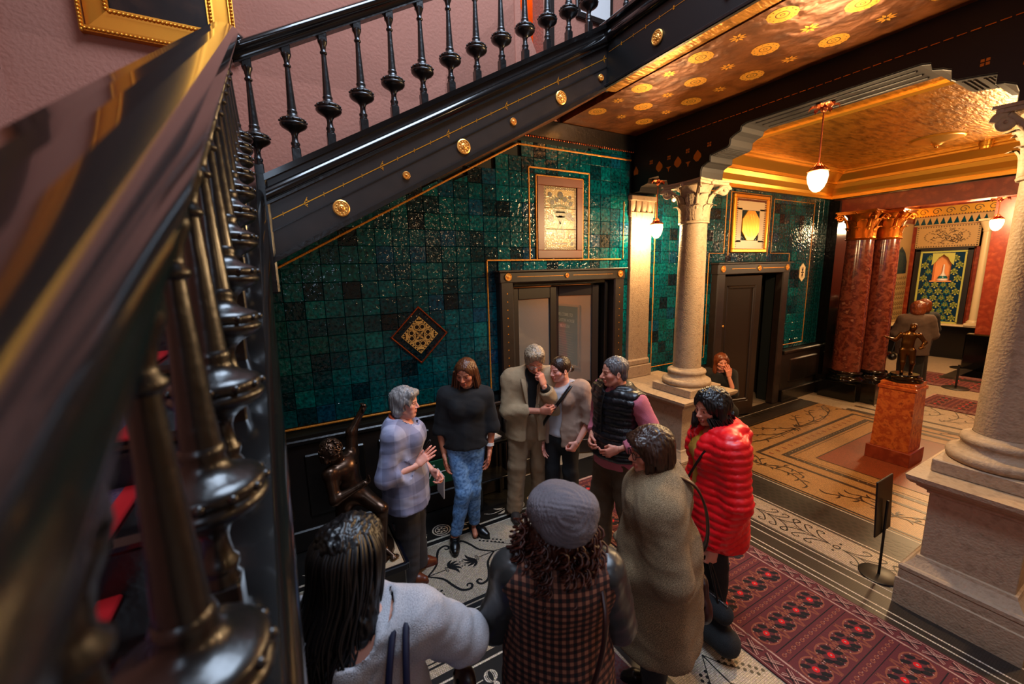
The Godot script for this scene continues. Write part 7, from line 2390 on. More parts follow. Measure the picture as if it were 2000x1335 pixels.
func sweater_woman() -> void:
	var q := person("woman with long light brown hair in a charcoal jumper and pale torn jeans", V(1.28, 0, -3.22), -0.36, 1.68, {"b": 0.97, "bust": 0.9, "skin": M.skin_tan, "yaw": -0.42, "pitch": 0.24, "J": {"head": V(0.04, 1.575, 0.045), "neck": V(0.035, 1.43, -0.01), "shR": V(-0.14, 1.375, 0.0), "shL": V(0.20, 1.36, 0.0), "chest": V(0.03, 1.27, 0), "waist": V(0.02, 1.08, 0), "pelvis": V(0.01, 0.93, 0), "elR": V(-0.205, 1.05, -0.02), "wrR": V(-0.185, 0.86, 0.03), "elL": V(0.255, 1.06, 0.0), "wrL": V(0.225, 0.865, 0.03), "hipR": V(-0.075, 0.9, 0), "hipL": V(0.095, 0.9, 0), "kneeR": V(-0.03, 0.5, 0.11), "kneeL": V(0.06, 0.48, 0.03), "ankR": V(-0.13, 0.085, 0.10), "ankL": V(0.06, 0.085, -0.05)}})
	wear(q, "jeans", LEG, 0.14, M.denim, func(s): legs(s, q.J, 0.008, 0.98, -0.004, 0.10), folds(0.006, 12.0, 1.3), 0.011)
	wear(q, "jumper", TOP, 0.18, M.cloth_charcoal, func(s: SN):
		sleeve(s, q.J, "R", 0.022, 0.2); sleeve(s, q.J, "L", 0.022, 0.25)
		torso(s, q.J, 0.02, 1.0, 0.95)
		s.cap(q.J.pelvis + V(0, 0.1, 0), q.J.pelvis + V(0, -0.02, 0), 0.175, 0.172, 0.05, FZ, 0.74)
		s.cap(q.J.neck + V(0, -0.03, 0.01), q.J.neck + V(0, 0.02, 0.01), 0.082, 0.07, 0.03)
		s.cut(V(0, 0.90, 0), V(0, -1, 0), 0.22).cut(q.J.neck + V(0, 0.02, 0.03), V(0, 0.85, 0.5), 0.12), folds(0.007, 8.0))
	shoes(q, M.leather_black, M.black_metal, 0.02, [0.75, 0.0])
	obj("watch", MB.new().tube([V(0.229, 0.915, 0.022), V(0.227, 0.888, 0.026)], [0.037], 16), M.paper, q.n)
	hair(q, M.hair_blonde_brown, func(s: SN):
		skull(s, 0.006)
		for x in [-1.0, 1.0]: s.cap(V(0.075 * x, 0.04, -0.01), V(0.085 * x, -0.12, -0.01), 0.026, 0.02, 0.03)
		s.cap(V(0, 0.0, -0.08), V(0, -0.2, -0.07), 0.06, 0.06, 0.04, V(0, 0, 1), 0.7)
		s.sub(V(0, -0.035, 0.105), V(0.068, 0.10, 0.075), 0.02), V(-0.15, -0.3, -0.18), V(0.15, 0.16, 0.14), 0.004, func(mb: MB):
		for i in 46:
			var x := rnd.randf_range(-0.125, -0.05)
			var z := rnd.randf_range(-0.06, 0.06)
			lock(mb, [V(x * 0.75, 0.03, z * 0.6 + 0.01), V(x, -0.1, z), V(x * 1.15 + 0.0, -0.2, z + 0.03), V(x + rnd.randf_range(-0.05, 0.03), rnd.randf_range(-0.38, -0.30), z + 0.06)], 0.011, 0.12)
		for i in 22:
			var x := rnd.randf_range(0.06, 0.10)
			var z := rnd.randf_range(-0.07, 0.02)
			lock(mb, [V(x * 0.85, 0.02, z), V(x, -0.1, z), V(x * 0.9, rnd.randf_range(-0.24, -0.18), z - 0.03)], 0.010, 0.2))

func blazer_man() -> void:
	var q := person("man in a beige blazer with bowed head and chin resting on his hand", V(1.97, 0, -3.24), -0.45, 1.75, {"b": 1.0, "sw": 0.185, "face": "male", "skin": M.skin_fair, "yaw": 0.02, "pitch": 0.55, "J": {"head": V(0.05, 1.545, 0.09), "neck": V(0.035, 1.42, 0.01), "shR": V(-0.165, 1.36, 0.0), "shL": V(0.215, 1.38, 0.0), "chest": V(0.02, 1.27, 0.0), "elR": V(-0.20, 1.07, 0.06), "wrR": V(0.075, 1.11, 0.22), "elL": V(0.23, 1.10, 0.13), "wrL": V(0.115, 1.335, 0.23), "ankR": V(-0.16, 0.085, 0.03), "ankL": V(0.10, 0.085, -0.10)}, "handL": ["fist", V(-0.5, 0.1, -0.6), V(-0.25, 0.9, -0.15)], "handR": ["fist", V(0, 0.1, -1)]})
	wear(q, "trousers", LEG, 0.14, M.cloth_khaki, func(s): legs(s, q.J, 0.026, 1.0, 0.008, 0.05), folds(0.009, 8.0, 0.5))
	wear(q, "jumper", ["pelvis", "neck", "shL", "shR"], 0.2, M.cloth_black, func(s: SN):
		torso(s, q.J, 0.012, 1.0, 0.0)
		s.cap(q.J.neck + V(0, -0.03, 0.02), q.J.neck + V(0, 0.03, 0.03), 0.075, 0.066, 0.02)
		s.cut(V(0, 0.93, 0), V(0, -1, 0), 0.22).cut(q.J.neck + V(0, 0.04, 0.02), V(0, 0.8, 0.3), 0.12))
	wear(q, "blazer", TOP, 0.2, M.cloth_linen, func(s: SN):
		sleeve(s, q.J, "R", 0.03, 0.93); sleeve(s, q.J, "L", 0.03, 0.85)
		torso(s, q.J, 0.035, 1.03, 0.0)
		s.cap(V(0.01, 1.0, 0), V(0.0, 0.80, 0), 0.195, 0.225, 0.06, FZ, 0.78)
		s.cut(V(0, 0.80, 0), V(0, -1, 0), 0.30)
		s.sub(V(0.02, 1.25, 0.19), V(0.05, 0.22, 0.13), 0.01).sub(V(0.03, 1.42, 0.10), V(0.07, 0.12, 0.10), 0.01).sub(V(0.01, 0.86, 0.21), V(0.06, 0.26, 0.17), 0.01), folds(0.009, 8.0, 0.6), 0.012)
	var lap := MB.new()
	for x in [-1.0, 1.0]:
		lap.tube(spline([V(0.03 + 0.075 * x, 1.455, -0.01), V(0.03 + 0.085 * x, 1.40, 0.085), V(0.025 + 0.075 * x, 1.32, 0.155), V(0.02 + 0.05 * x, 1.16, 0.168)], 5), [0.022, 0.026, 0.028, 0.022, 0.008], 6, 0.3, V(1, 0, 0.3 * x))
	obj("lapels", lap, M.cloth_linen, q.n)
	obj("cuff", MB.new().tube([q.J.elL.lerp(q.J.wrL, 0.84), q.J.elL.lerp(q.J.wrL, 0.97)], [0.047, 0.04], 14), M.cloth_black, q.n)
	shoes(q, M.suede_brown, M.black_metal, 0.01, [0.25, 0.05])
	hair(q, M.hair_white, func(s: SN):
		skull(s, 0.008)
		s.cap(V(-0.04, 0.095, 0.055), V(0.05, 0.1, 0.045), 0.032, 0.03, 0.03)
		s.ell(V(0, -0.03, -0.055), V(0.074, 0.06, 0.055), 0.03)
		for x in [-1.0, 1.0]: s.ell(V(0.074 * x, 0.005, 0.005), V(0.014, 0.05, 0.035), 0.015)
		s.sub(V(0, -0.03, 0.105), V(0.066, 0.10, 0.07), 0.015), V(-0.14, -0.14, -0.17), V(0.14, 0.17, 0.14), 0.008)
	glasses(q, 0.0, M.steel)

func glasses(q: Dictionary, up: float, m: Material) -> void:
	var g := MB.new()
	var c := -1.0
	for x in [-1.0, 1.0]:
		var r := []
		for i in 17: r.append(q.hd * V(0.032 * x + cos(TAU * i / 16) * 0.023, -0.004 + up + sin(TAU * i / 16) * 0.018, 0.099 - absf(cos(TAU * i / 16)) * 0.004 - up * 0.6))
		g.tube(r, [0.0022], 5)
		g.tube([q.hd * V(0.055 * x, 0.002 + up, 0.094 - up * 0.6), q.hd * V(0.079 * x, 0.004 + up * 0.7, 0.03 - up * 0.6), q.hd * V(0.082 * x, -0.002, -0.02)], [0.0022], 5)
	g.tube([q.hd * V(-0.01, 0.002 + up, 0.1 - up * 0.6), q.hd * V(0.01, 0.002 + up, 0.1 - up * 0.6)], [0.002], 5)
	var o := obj("glasses", g, m, q.n)
	var le := MB.new()
	for x in [-1.0, 1.0]:
		for k in 10:
			var a0 := TAU * k / 10
			var a1 := TAU * (k + 1) / 10
			le.face([q.hd * V(0.032 * x, -0.004 + up, 0.098 - up * 0.6), q.hd * V(0.032 * x + cos(a0) * 0.022, -0.004 + up + sin(a0) * 0.017, 0.098 - up * 0.6), q.hd * V(0.032 * x + cos(a1) * 0.022, -0.004 + up + sin(a1) * 0.017, 0.098 - up * 0.6)])
	obj("lenses", le, M.glass_dark, o)

func cardigan_woman() -> void:
	var q := person("smiling woman with a low bun in a beige cardigan over a white top", V(2.20, 0, -3.02), -1.0, 1.64, {"b": 0.95, "bust": 0.85, "skin": M.skin_pale, "yaw": -0.55, "pitch": 0.10, "J": {"head": V(0.0, 1.555, 0.045), "neck": V(0.01, 1.43, -0.01), "elL": V(0.285, 1.08, -0.03), "wrL": V(0.20, 0.88, 0.09), "shL": V(0.20, 1.37, -0.02), "shR": V(-0.15, 1.385, 0.0), "elR": V(-0.2, 1.09, -0.02), "wrR": V(-0.17, 0.84, 0.05), "ankL": V(0.1, 0.085, -0.03)}, "handL": ["fist", V(-0.8, 0, -0.5), V(-0.35, -0.6, 0.35)]})
	wear(q, "jeans", LEG, 0.14, M.denim_dark, func(s): legs(s, q.J, 0.016, 0.96, 0.012, 0.05), folds(0.006, 9.0, 0.4))
	wear(q, "top", ["pelvis", "neck", "shL", "shR"], 0.2, M.cloth_white, func(s: SN):
		torso(s, q.J, 0.014, 0.97, 0.9)
		s.cut(V(0, 0.90, 0), V(0, -1, 0), 0.22).cut(q.J.neck + V(0, -0.01, 0.04), V(0, 0.8, 0.6), 0.12), folds(0.008, 7.0, 0.5))
	wear(q, "cardigan", TOP, 0.18, M.cloth_beige, func(s: SN):
		sleeve(s, q.J, "L", 0.028, 0.3); sleeve(s, q.J, "R", 0.026, 0.9)
		torso(s, q.J, 0.028, 1.0, 0.9)
		s.cap(V(0, 0.97, 0), V(0, 0.80, 0), 0.185, 0.19, 0.05, FZ, 0.76)
		s.cut(V(0, 0.81, 0), V(0, -1, 0), 0.26)
		s.sub(V(-0.035, 1.18, 0.20), V(0.095, 0.36, 0.15), 0.015).sub(V(0, 1.42, 0.07), V(0.10, 0.09, 0.12), 0.015).sub(V(-0.03, 0.86, 0.2), V(0.085, 0.2, 0.15), 0.015).cut(q.J.neck + V(0, 0.01, 0), V(0, 1, 0.1), 0.13), folds(0.008, 9.0, 0.6))
	strap(q, "bag_strap", [V(0.13, 1.435, -0.05), V(0.125, 1.425, 0.05), V(0.05, 1.29, 0.165), V(-0.05, 1.15, 0.165), V(-0.15, 1.0, 0.12), V(-0.2, 0.9, 0.0)], 0.019, 0.005, M.leather_black)
	obj("buckle", MB.new().box(V(0.0, 1.225, 0.186), V(0.045, 0.035, 0.01), 0.003), M.chrome, q.n)
	shoes(q, M.leather_black, M.black_metal)
	hair(q, M.hair_chestnut, func(s: SN):
		skull(s, 0.003)
		s.ell(V(0, -0.02, -0.13), V(0.036, 0.036, 0.034), 0.012)
		s.sub(V(0, -0.045, 0.10), V(0.073, 0.105, 0.085), 0.02).sub(V(0, -0.12, 0.0), V(0.1, 0.06, 0.08), 0.02), V(-0.12, -0.12, -0.19), V(0.12, 0.15, 0.13), 0.003)
	obj("scrunchie", MB.new().tube(curl3(q.hd, V(0, -0.015, -0.107), 0.025), [0.009], 6), M.paper, q.n)

func curl3(t: Transform3D, c: Vector3, r: float) -> Array:
	var a := []
	for i in 13: a.append(t * (c + V(cos(TAU * i / 12) * r, sin(TAU * i / 12) * r, 0)))
	return a

func vest_man() -> void:
	var q := person("grey haired man in a navy padded gilet over a pink shirt, glasses pushed up", V(2.31, 0, -2.40), -1.55, 1.72, {"b": 1.12, "sw": 0.19, "face": "male", "skin": M.skin_fair, "yaw": -0.42, "pitch": 0.04, "J": {"head": V(0.0, 1.565, 0.04), "neck": V(0, 1.42, -0.01), "shL": V(0.20, 1.36, -0.01), "elL": V(0.30, 1.11, -0.09), "wrL": V(0.16, 1.0, 0.13), "elR": V(-0.27, 1.12, -0.05), "wrR": V(-0.12, 1.02, 0.16), "ankL": V(0.12, 0.085, -0.10), "ankR": V(-0.10, 0.085, 0.06)}, "handL": ["hold", V(-0.8, 0, -0.5)], "handR": ["hold", V(0.8, 0, -0.5)]})
	wear(q, "trousers", LEG, 0.14, M.cloth_olive, func(s): legs(s, q.J, 0.03, 1.08, 0.012, 0.03), folds(0.012, 9.0, 0.9))
	wear(q, "shirt", TOP, 0.2, M.cloth_pink, func(s: SN):
		sleeve(s, q.J, "L", 0.022, 0.85); sleeve(s, q.J, "R", 0.022, 0.85)
		torso(s, q.J, 0.018, 1.14, 0.0)
		s.cap(V(0, 1.0, 0), V(0, 0.78, 0), 0.20, 0.205, 0.05, FZ, 0.8)
		s.cap(q.J.neck + V(0, -0.02, 0.0), q.J.neck + V(0, 0.035, 0.005), 0.078, 0.07, 0.02)
		s.cut(V(0, 0.79, 0), V(0, -1, 0), 0.27).cut(q.J.neck + V(0, 0.04, 0.03), V(0, 0.75, 0.5), 0.11), folds(0.010, 8.0))
	wear(q, "gilet", ["pelvis", "neck", "shL", "shR"], 0.25, M.puffer_navy, func(s: SN):
		torso(s, q.J, 0.045, 1.16, 0.0)
		s.cap(V(0, 1.0, 0), V(0, 0.86, 0), 0.225, 0.225, 0.05, FZ, 0.8)
		s.cap(q.J.neck + V(0, -0.02, -0.01), q.J.neck + V(0, 0.05, -0.012), 0.10, 0.095, 0.03)
		s.cut(V(0, 0.87, 0), V(0, -1, 0), 0.30)
		s.sub(q.J.neck + V(0, 0.04, 0.05), V(0.065, 0.14, 0.09), 0.01)
		s.cut(q.J.neck + V(0, 0.05, 0), V(0, 1, 0), 0.12)
		for x in [-1.0, 1.0]: s.sub(V(0.285 * x, 1.30, -0.015), V(0.085, 0.15, 0.10), 0.015), quilt(0.058, 0.014), 0.011)
	obj("zip", MB.new().tube(spline([V(0, 1.42, 0.135), V(0, 1.3, 0.17), V(0, 1.1, 0.172), V(0, 0.9, 0.188)], 4), [0.006], 6), M.black_metal, q.n)
	shoes(q, M.suede_brown, M.black_metal, 0.02)
	hair(q, M.hair_grey, func(s: SN):
		skull(s, 0.001)
		s.ell(V(0, -0.03, -0.06), V(0.068, 0.055, 0.045), 0.02)
		s.sub(V(0, -0.02, 0.105), V(0.075, 0.095, 0.082), 0.015).sub(V(0, -0.1, 0.0), V(0.1, 0.05, 0.06), 0.01), V(-0.12, -0.12, -0.15), V(0.12, 0.15, 0.13), 0.005)
	glasses(q, 0.062, M.black_metal)

func red_woman() -> void:
	var q := person("woman with wavy black hair in a bright red quilted jacket and yellow top", V(2.36, 0, -1.54), -2.15, 1.64, {"b": 1.12, "bust": 1.1, "skin": M.skin_fair, "yaw": 0.35, "pitch": 0.12, "J": {"head": V(-0.02, 1.56, 0.05), "neck": V(-0.01, 1.42, 0.0), "shL": V(0.19, 1.36, -0.01), "elL": V(0.25, 1.03, -0.03), "wrL": V(0.205, 0.68, 0.07), "elR": V(-0.25, 1.07, -0.03), "wrR": V(-0.17, 0.88, 0.12)}, "handL": ["fist", V(-1, 0, 0.1), V(-0.1, -1, 0.12)]})
	wear(q, "trousers", LEG, 0.14, M.cloth_black, func(s): legs(s, q.J, 0.018, 1.08, 0.0, 0.03), folds(0.006, 8.0, 0.4))
	wear(q, "top", ["pelvis", "neck", "shL", "shR"], 0.2, M.cloth_yellow, func(s: SN):
		torso(s, q.J, 0.016, 1.14, 1.1)
		s.cut(V(0, 0.80, 0), V(0, -1, 0), 0.26).cut(q.J.neck + V(0, 0.0, 0.04), V(0, 0.8, 0.6), 0.11), folds(0.007, 7.0))
	wear(q, "jacket", TOP, 0.24, M.puffer_red, func(s: SN):
		sleeve(s, q.J, "L", 0.042, 0.88); sleeve(s, q.J, "R", 0.042, 0.9)
		torso(s, q.J, 0.045, 1.16, 1.0)
		s.cap(V(0, 0.98, -0.01), V(0, 0.70, -0.01), 0.225, 0.25, 0.06, FZ, 0.85)
		s.cap(V(-0.08, 1.42, -0.10), V(0.09, 1.42, -0.10), 0.065, 0.065, 0.05).cap(V(0.10, 1.42, -0.05), V(0.10, 1.36, 0.12), 0.045, 0.03, 0.04).cap(V(-0.11, 1.42, -0.05), V(-0.10, 1.36, 0.12), 0.045, 0.03, 0.04)
		s.cut(V(0, 0.66, 0), V(0, -1, 0), 0.34)
		s.sub(V(0.0, 1.1, 0.25), V(0.085, 0.5, 0.17), 0.02).sub(V(0, 1.43, 0.06), V(0.075, 0.10, 0.12), 0.015).sub(V(0, 0.7, 0.24), V(0.10, 0.26, 0.17), 0.02), quilt(0.048, 0.013, 0.12), 0.011)
	obj("cuff", MB.new().tube([q.J.elL.lerp(q.J.wrL, 0.86), q.J.elL.lerp(q.J.wrL, 0.94)], [0.06, 0.05], 14), M.puffer_red, q.n)
	shoes(q, M.leather_black, M.black_metal)
	hair(q, M.hair_black, func(s: SN):
		skull(s, 0.018)
		s.cap(V(0, 0.0, -0.085), V(0, -0.17, -0.085), 0.075, 0.085, 0.04, V(0, 0, 1), 0.7)
		for x in [-1.0, 1.0]: s.cap(V(0.08 * x, 0.03, 0.0), V(0.095 * x, -0.15, -0.01), 0.034, 0.04, 0.03)
		s.sub(V(0, -0.035, 0.11), V(0.064, 0.11, 0.075), 0.02), V(-0.17, -0.3, -0.2), V(0.17, 0.16, 0.15), 0.007, func(mb: MB):
		for i in 170:
			var a := rnd.randf_range(0.5, TAU - 0.5)
			var r := rnd.randf_range(0.095, 0.135)
			var d := V(sin(a) * r, 0, cos(a) * r - 0.02)
			var w := V(cos(a), 0, -sin(a)) * 0.025
			lock(mb, [d * 0.9 + V(0, -0.04, 0), d + w + V(0, -0.11, 0), d * 1.05 - w + V(0, -0.17, 0), d * 1.15 + w * 1.2 + V(0, rnd.randf_range(-0.27, -0.19), 0)], 0.0075, 0.2))
	# what she carries
	var b := thing("handbag", "large black tote bag hanging from the hand of the woman in red", "bag")
	b.transform = q.n.transform * Transform3D(Basis(V(0, 1, 0), 0.5), V(0.18, 0.05, 0.10))
	var s := SN.new(V(-0.32, -0.05, -0.2), V(0.32, 0.42, 0.2), 0.014)
	s.cap(V(-0.18, 0.07, 0), V(0.18, 0.07, 0), 0.085, 0.085, 0.06).cap(V(-0.15, 0.25, 0), V(0.15, 0.25, 0), 0.06, 0.06, 0.08).cut(V(0, 0.0, 0), V(0, -1, 0), 0.4)
	obj("body", s.build(folds(0.008, 5.0)), M.cloth_black, b)
	obj("zip", MB.new().tube([V(-0.17, 0.317, 0), V(0.17, 0.317, 0)], [0.006], 6), M.chrome, b)
	for z in [-0.02, 0.02]: obj("handle", MB.new().tube(spline([V(-0.12, 0.30, z), V(-0.05, 0.48, z * 0.5), V(0.0, 0.56, 0), V(0.05, 0.48, z * 0.5), V(0.12, 0.30, z)], 5), [0.008], 6), M.leather_black, b)
	var b2 := thing("shoulder_bag", "small black shoulder bag resting against the front of the red jacket", "bag")
	b2.transform = q.n.transform * Transform3D(Basis(), V(0.02, 0.72, 0.30))
	var s2 := SN.new(V(-0.14, -0.12, -0.07), V(0.14, 0.12, 0.07), 0.011)
	s2.cap(V(-0.06, -0.03, 0), V(0.06, -0.03, 0), 0.055, 0.055, 0.04).cap(V(-0.06, 0.04, 0), V(0.06, 0.04, 0), 0.045, 0.045, 0.04)
	obj("body", s2.build(folds(0.005)), M.leather_black, b2)
	obj("strap", MB.new().tube(spline([V(0.06, 0.06, 0), V(0.10, 0.35, -0.05), V(0.12, 0.6, -0.16), V(0.10, 0.72, -0.28)], 5), [0.009], 6), M.leather_black, b2)

func tweed_woman() -> void:
	var q := person("woman with short brown hair and glasses in a thick grey tweed coat", V(1.57, 0, -1.33), -2.3, 1.62, {"b": 1.1, "bust": 1.0, "skin": M.skin_fair, "yaw": 0.3, "pitch": 0.05, "J": {"head": V(0, 1.565, 0.05), "neck": V(0, 1.42, -0.01), "shL": V(0.19, 1.35, 0.0), "elL": V(0.24, 1.03, -0.03), "wrL": V(0.14, 0.93, 0.17), "elR": V(-0.24, 1.06, -0.03), "wrR": V(-0.15, 0.9, 0.16)}, "handL": [], "handR": []})
	wear(q, "leggings", LEG, 0.14, M.cloth_black, func(s): legs(s, q.J, 0.012, 1.05, 0.0, 0.03), folds(0.005))
	wear(q, "skirt", ["pelvis", "hipL", "hipR"], 0.45, M.cloth_green, func(s: SN):
		s.cap(V(0, 0.8, 0), V(0, 0.4, 0), 0.2, 0.225, 0.06, FZ, 0.85)
		s.cut(V(0, 0.46, 0), V(0, -1, 0), 0.45), folds(0.02, 5.0, 0.15), 0.016)
	wear(q, "coat", ["pelvis", "neck", "shL", "shR", "elL", "elR", "wrL", "wrR"], 0.42, M.tweed, func(s: SN):
		torso(s, q.J, 0.055, 1.15, 0.9)
		s.cap(V(0, 1.0, -0.015), V(0, 0.55, -0.01), 0.245, 0.29, 0.07, FZ, 0.88)
		s.cap(q.J.shL, q.J.elL, 0.105, 0.105, 0.06).cap(q.J.elL, q.J.wrL, 0.1, 0.075, 0.04).cap(q.J.shR, q.J.elR, 0.105, 0.1, 0.06).cap(q.J.elR, q.J.wrR, 0.1, 0.075, 0.04)
		s.cut(q.J.wrL + V(0, -0.01, 0.03), (q.J.wrL - q.J.elL).normalized(), 0.1).cut(q.J.wrR + V(0, 0, 0.03), (q.J.wrR - q.J.elR).normalized(), 0.1)
		s.cap(V(-0.07, 1.43, -0.05), V(0.07, 1.43, -0.05), 0.062, 0.062, 0.04).cap(V(0.095, 1.42, -0.02), V(0.085, 1.33, 0.13), 0.055, 0.04, 0.04).cap(V(-0.095, 1.42, -0.02), V(-0.085, 1.33, 0.13), 0.055, 0.04, 0.04)
		s.cut(V(0, 0.50, 0), V(0, -1, 0), 0.42), folds(0.018, 4.5, 0.6), 0.015)
	wear(q, "scarf", ["neck"], 0.16, M.leopard, func(s: SN):
		s.cap(q.J.neck + V(0, -0.01, 0.01), q.J.neck + V(0, 0.055, 0.015), 0.09, 0.078, 0.03).ell(q.J.neck + V(0, -0.01, 0.085), V(0.06, 0.06, 0.045), 0.03)
		s.cut(q.J.neck + V(0, 0.07, 0.02), V(0, 0.9, 0.3), 0.12), folds(0.014, 12.0, 1.0), 0.01)
	shoes(q, M.leather_black, M.black_metal, 0.05)
	hair(q, M.hair_brown, func(s: SN):
		skull(s, 0.018)
		s.ell(V(0, -0.04, -0.065), V(0.088, 0.08, 0.066), 0.03)
		for x in [-1.0, 1.0]: s.ell(V(0.08 * x, -0.02, 0.0), V(0.03, 0.075, 0.055), 0.02)
		s.cap(V(-0.055, 0.065, 0.075), V(0.055, 0.065, 0.08), 0.028, 0.026, 0.03)
		s.sub(V(0, -0.055, 0.11), V(0.074, 0.105, 0.075), 0.02).sub(V(0.09, -0.055, 0.035), V(0.03, 0.03, 0.03), 0.01), V(-0.15, -0.17, -0.18), V(0.15, 0.17, 0.15), 0.006, func(mb: MB):
		for i in 150:
			var a := rnd.randf_range(0.9, TAU - 0.9)
			var d := V(sin(a) * 0.098, 0, cos(a) * 0.11 - 0.015)
			lock(mb, [d * 0.55 + V(0, 0.115, 0), d * 0.98 + V(0, 0.05, 0), d * 1.05 + V(0, -0.04, 0), d * 0.92 + V(0, rnd.randf_range(-0.125, -0.09), 0)], 0.006, 0.4))
	glasses(q, 0.0, M.black_metal)
	strap(q, "bag_strap", [V(0.05, 1.475, 0.06), V(0.075, 1.49, -0.02), V(0.06, 1.43, -0.16), V(0.0, 1.25, -0.245), V(-0.10, 1.0, -0.28), V(-0.19, 0.84, -0.235)], 0.022, 0.007, M.leather_brown)
	var b := thing("shoulder_bag", "brown leather shoulder bag with brass buckle behind the tweed coat", "bag")
	b.transform = q.n.transform * Transform3D(Basis(V(0, 1, 0), 0.35), V(-0.22, 0.60, -0.26))
	var s3 := SN.new(V(-0.2, -0.2, -0.12), V(0.2, 0.26, 0.12), 0.012)
	s3.cap(V(-0.07, -0.05, 0), V(0.07, -0.05, 0), 0.095, 0.095, 0.06, FZ, 0.55).cap(V(-0.06, 0.1, 0), V(0.06, 0.1, 0), 0.06, 0.06, 0.08, FZ, 0.6)
	obj("body", s3.build(folds(0.005)), M.leather_brown, b)
	obj("buckle", MB.new().tube([V(-0.02, 0.15, 0.05), V(0.02, 0.15, 0.05), V(0.02, 0.2, 0.045), V(-0.02, 0.2, 0.045), V(-0.02, 0.15, 0.05)], [0.004], 6), M.brass, b)

func beret_woman() -> void:
	var q := person("curly haired woman in a grey knitted beret seen from behind in a checked waistcoat", V(0.78, 0, -1.10), 2.62, 1.62, {"b": 1.08, "bust": 0.9, "skin": M.skin_fair, "J": {"head": V(0, 1.57, 0.04), "elL": V(0.25, 1.10, 0.05), "wrL": V(0.08, 1.05, 0.22), "elR": V(-0.25, 1.10, 0.05), "wrR": V(-0.08, 1.02, 0.22)}, "handL": ["hold", V(-0.8, 0, -0.5)], "handR": ["hold", V(0.8, 0, -0.5)]})
	wear(q, "trousers", LEG, 0.14, M.cloth_brown, func(s): legs(s, q.J, 0.02, 1.08, 0.0, 0.03), folds(0.008))
	wear(q, "leather_sleeves", TOP, 0.18, M.leather_grey, func(s: SN):
		s.cap(q.J.chest, q.J.chest + V(0, 0.06, 0), 0.13, 0.12, 0.05, FZ, 0.7).cap(q.J.chest + V(0, 0.06, 0), q.J.shL, 0.09, 0.07, 0.05).cap(q.J.chest + V(0, 0.06, 0), q.J.shR, 0.09, 0.07, 0.05)
		sleeve(s, q.J, "L", 0.03, 0.9); sleeve(s, q.J, "R", 0.03, 0.9), folds(0.009, 8.0, 0.8), 0.012)
	wear(q, "waistcoat", ["pelvis", "neck", "shL", "shR"], 0.25, M.check_cloth, func(s: SN):
		torso(s, q.J, 0.04, 1.08, 0.9)
		s.cap(V(0, 0.98, 0), V(0, 0.86, 0), 0.205, 0.215, 0.05, FZ, 0.78)
		for x in [-1.0, 1.0]: s.sub(V(0.29 * x, 1.3, 0.0), V(0.10, 0.16, 0.10), 0.02)
		s.cut(V(0, 0.84, 0), V(0, -1, 0), 0.30).cut(q.J.neck + V(0, 0.02, 0), V(0, 1, 0.2), 0.12), folds(0.012, 5.0, 0.6), 0.012)
	shoes(q, M.leather_black, M.black_metal)
	hair(q, M.hair_auburn, func(s: SN):
		s.ell(V(0, -0.05, -0.05), V(0.11, 0.09, 0.09), 0.03)
		s.sub(V(0, -0.05, 0.11), V(0.07, 0.11, 0.085), 0.02), V(-0.17, -0.22, -0.2), V(0.17, 0.12, 0.14), 0.012, func(mb: MB):
		for i in 230:
			var a := rnd.randf_range(0.75, TAU - 0.75)
			var r := rnd.randf_range(0.085, 0.15)
			var y := rnd.randf_range(-0.11, 0.0)
			var c := V(sin(a) * r * 1.1, y, cos(a) * r - 0.03)
			var p := []
			var L := rnd.randf_range(0.09, 0.17)
			var cr := rnd.randf_range(0.010, 0.018)
			var ph := rnd.randf() * TAU
			for j in 13:
				var t := j / 12.0
				p.append(c + V(cos(ph + t * 13.0) * cr + sin(a) * 0.03 * t, -L * t, sin(ph + t * 13.0) * cr + cos(a) * 0.02 * t))
			var v := rnd.randf_range(0.45, 1.7)
			mb.col = Color(v, v, v)
			mb.tube(p, [0.0058, 0.005, 0.0055, 0.005, 0.005, 0.005, 0.0045, 0.0045, 0.004, 0.004, 0.0035, 0.003, 0.002], 5))
	var hs := SN.new(V(-0.2, -0.06, -0.24), V(0.2, 0.26, 0.17), 0.008)
	hs.ell(V(0, 0.05, -0.01), V(0.108, 0.10, 0.12), 0.03).ell(V(-0.025, 0.085, -0.065), V(0.125, 0.085, 0.125), 0.05, Basis(V(1, 0, 0), 0.45)).ell(V(-0.03, 0.045, -0.13), V(0.085, 0.06, 0.06), 0.06).cut(V(0, 0.0, 0.02), V(0, -0.96, 0.28).normalized(), 0.3)
	var hm := hs.build(func(p: Vector3, _n: Vector3) -> float: return 0.0022 * sin((p.z * 0.75 + p.y * 0.65 + 0.1 * p.x + 0.004 * fn_fold.get_noise_3d(p.x * 90, p.y * 90, p.z * 90)) * TAU / 0.0085) + 0.006 * fn_fold.get_noise_3d(p.x * 120, p.y * 120, p.z * 120))
	var hw := MB.new()
	hw.add(hm, q.hd)
	obj("beret", hw, M.knit_grey, q.n)
	strap(q, "bag_strap", [V(-0.13, 1.43, 0.05), V(-0.14, 1.44, -0.04), V(-0.15, 1.3, -0.17), V(-0.10, 1.05, -0.185), V(0.0, 0.86, -0.215), V(0.06, 0.80, -0.22)], 0.010, 0.005, M.leather_brown)
	var b := thing("handbag", "navy leather handbag with silver rings against the back of the beret wearer", "bag")
	b.transform = q.n.transform * Transform3D(Basis(V(0, 1, 0), -0.25), V(0.17, 0.60, -0.27))
	var s3 := SN.new(V(-0.26, -0.22, -0.13), V(0.26, 0.24, 0.13), 0.012)
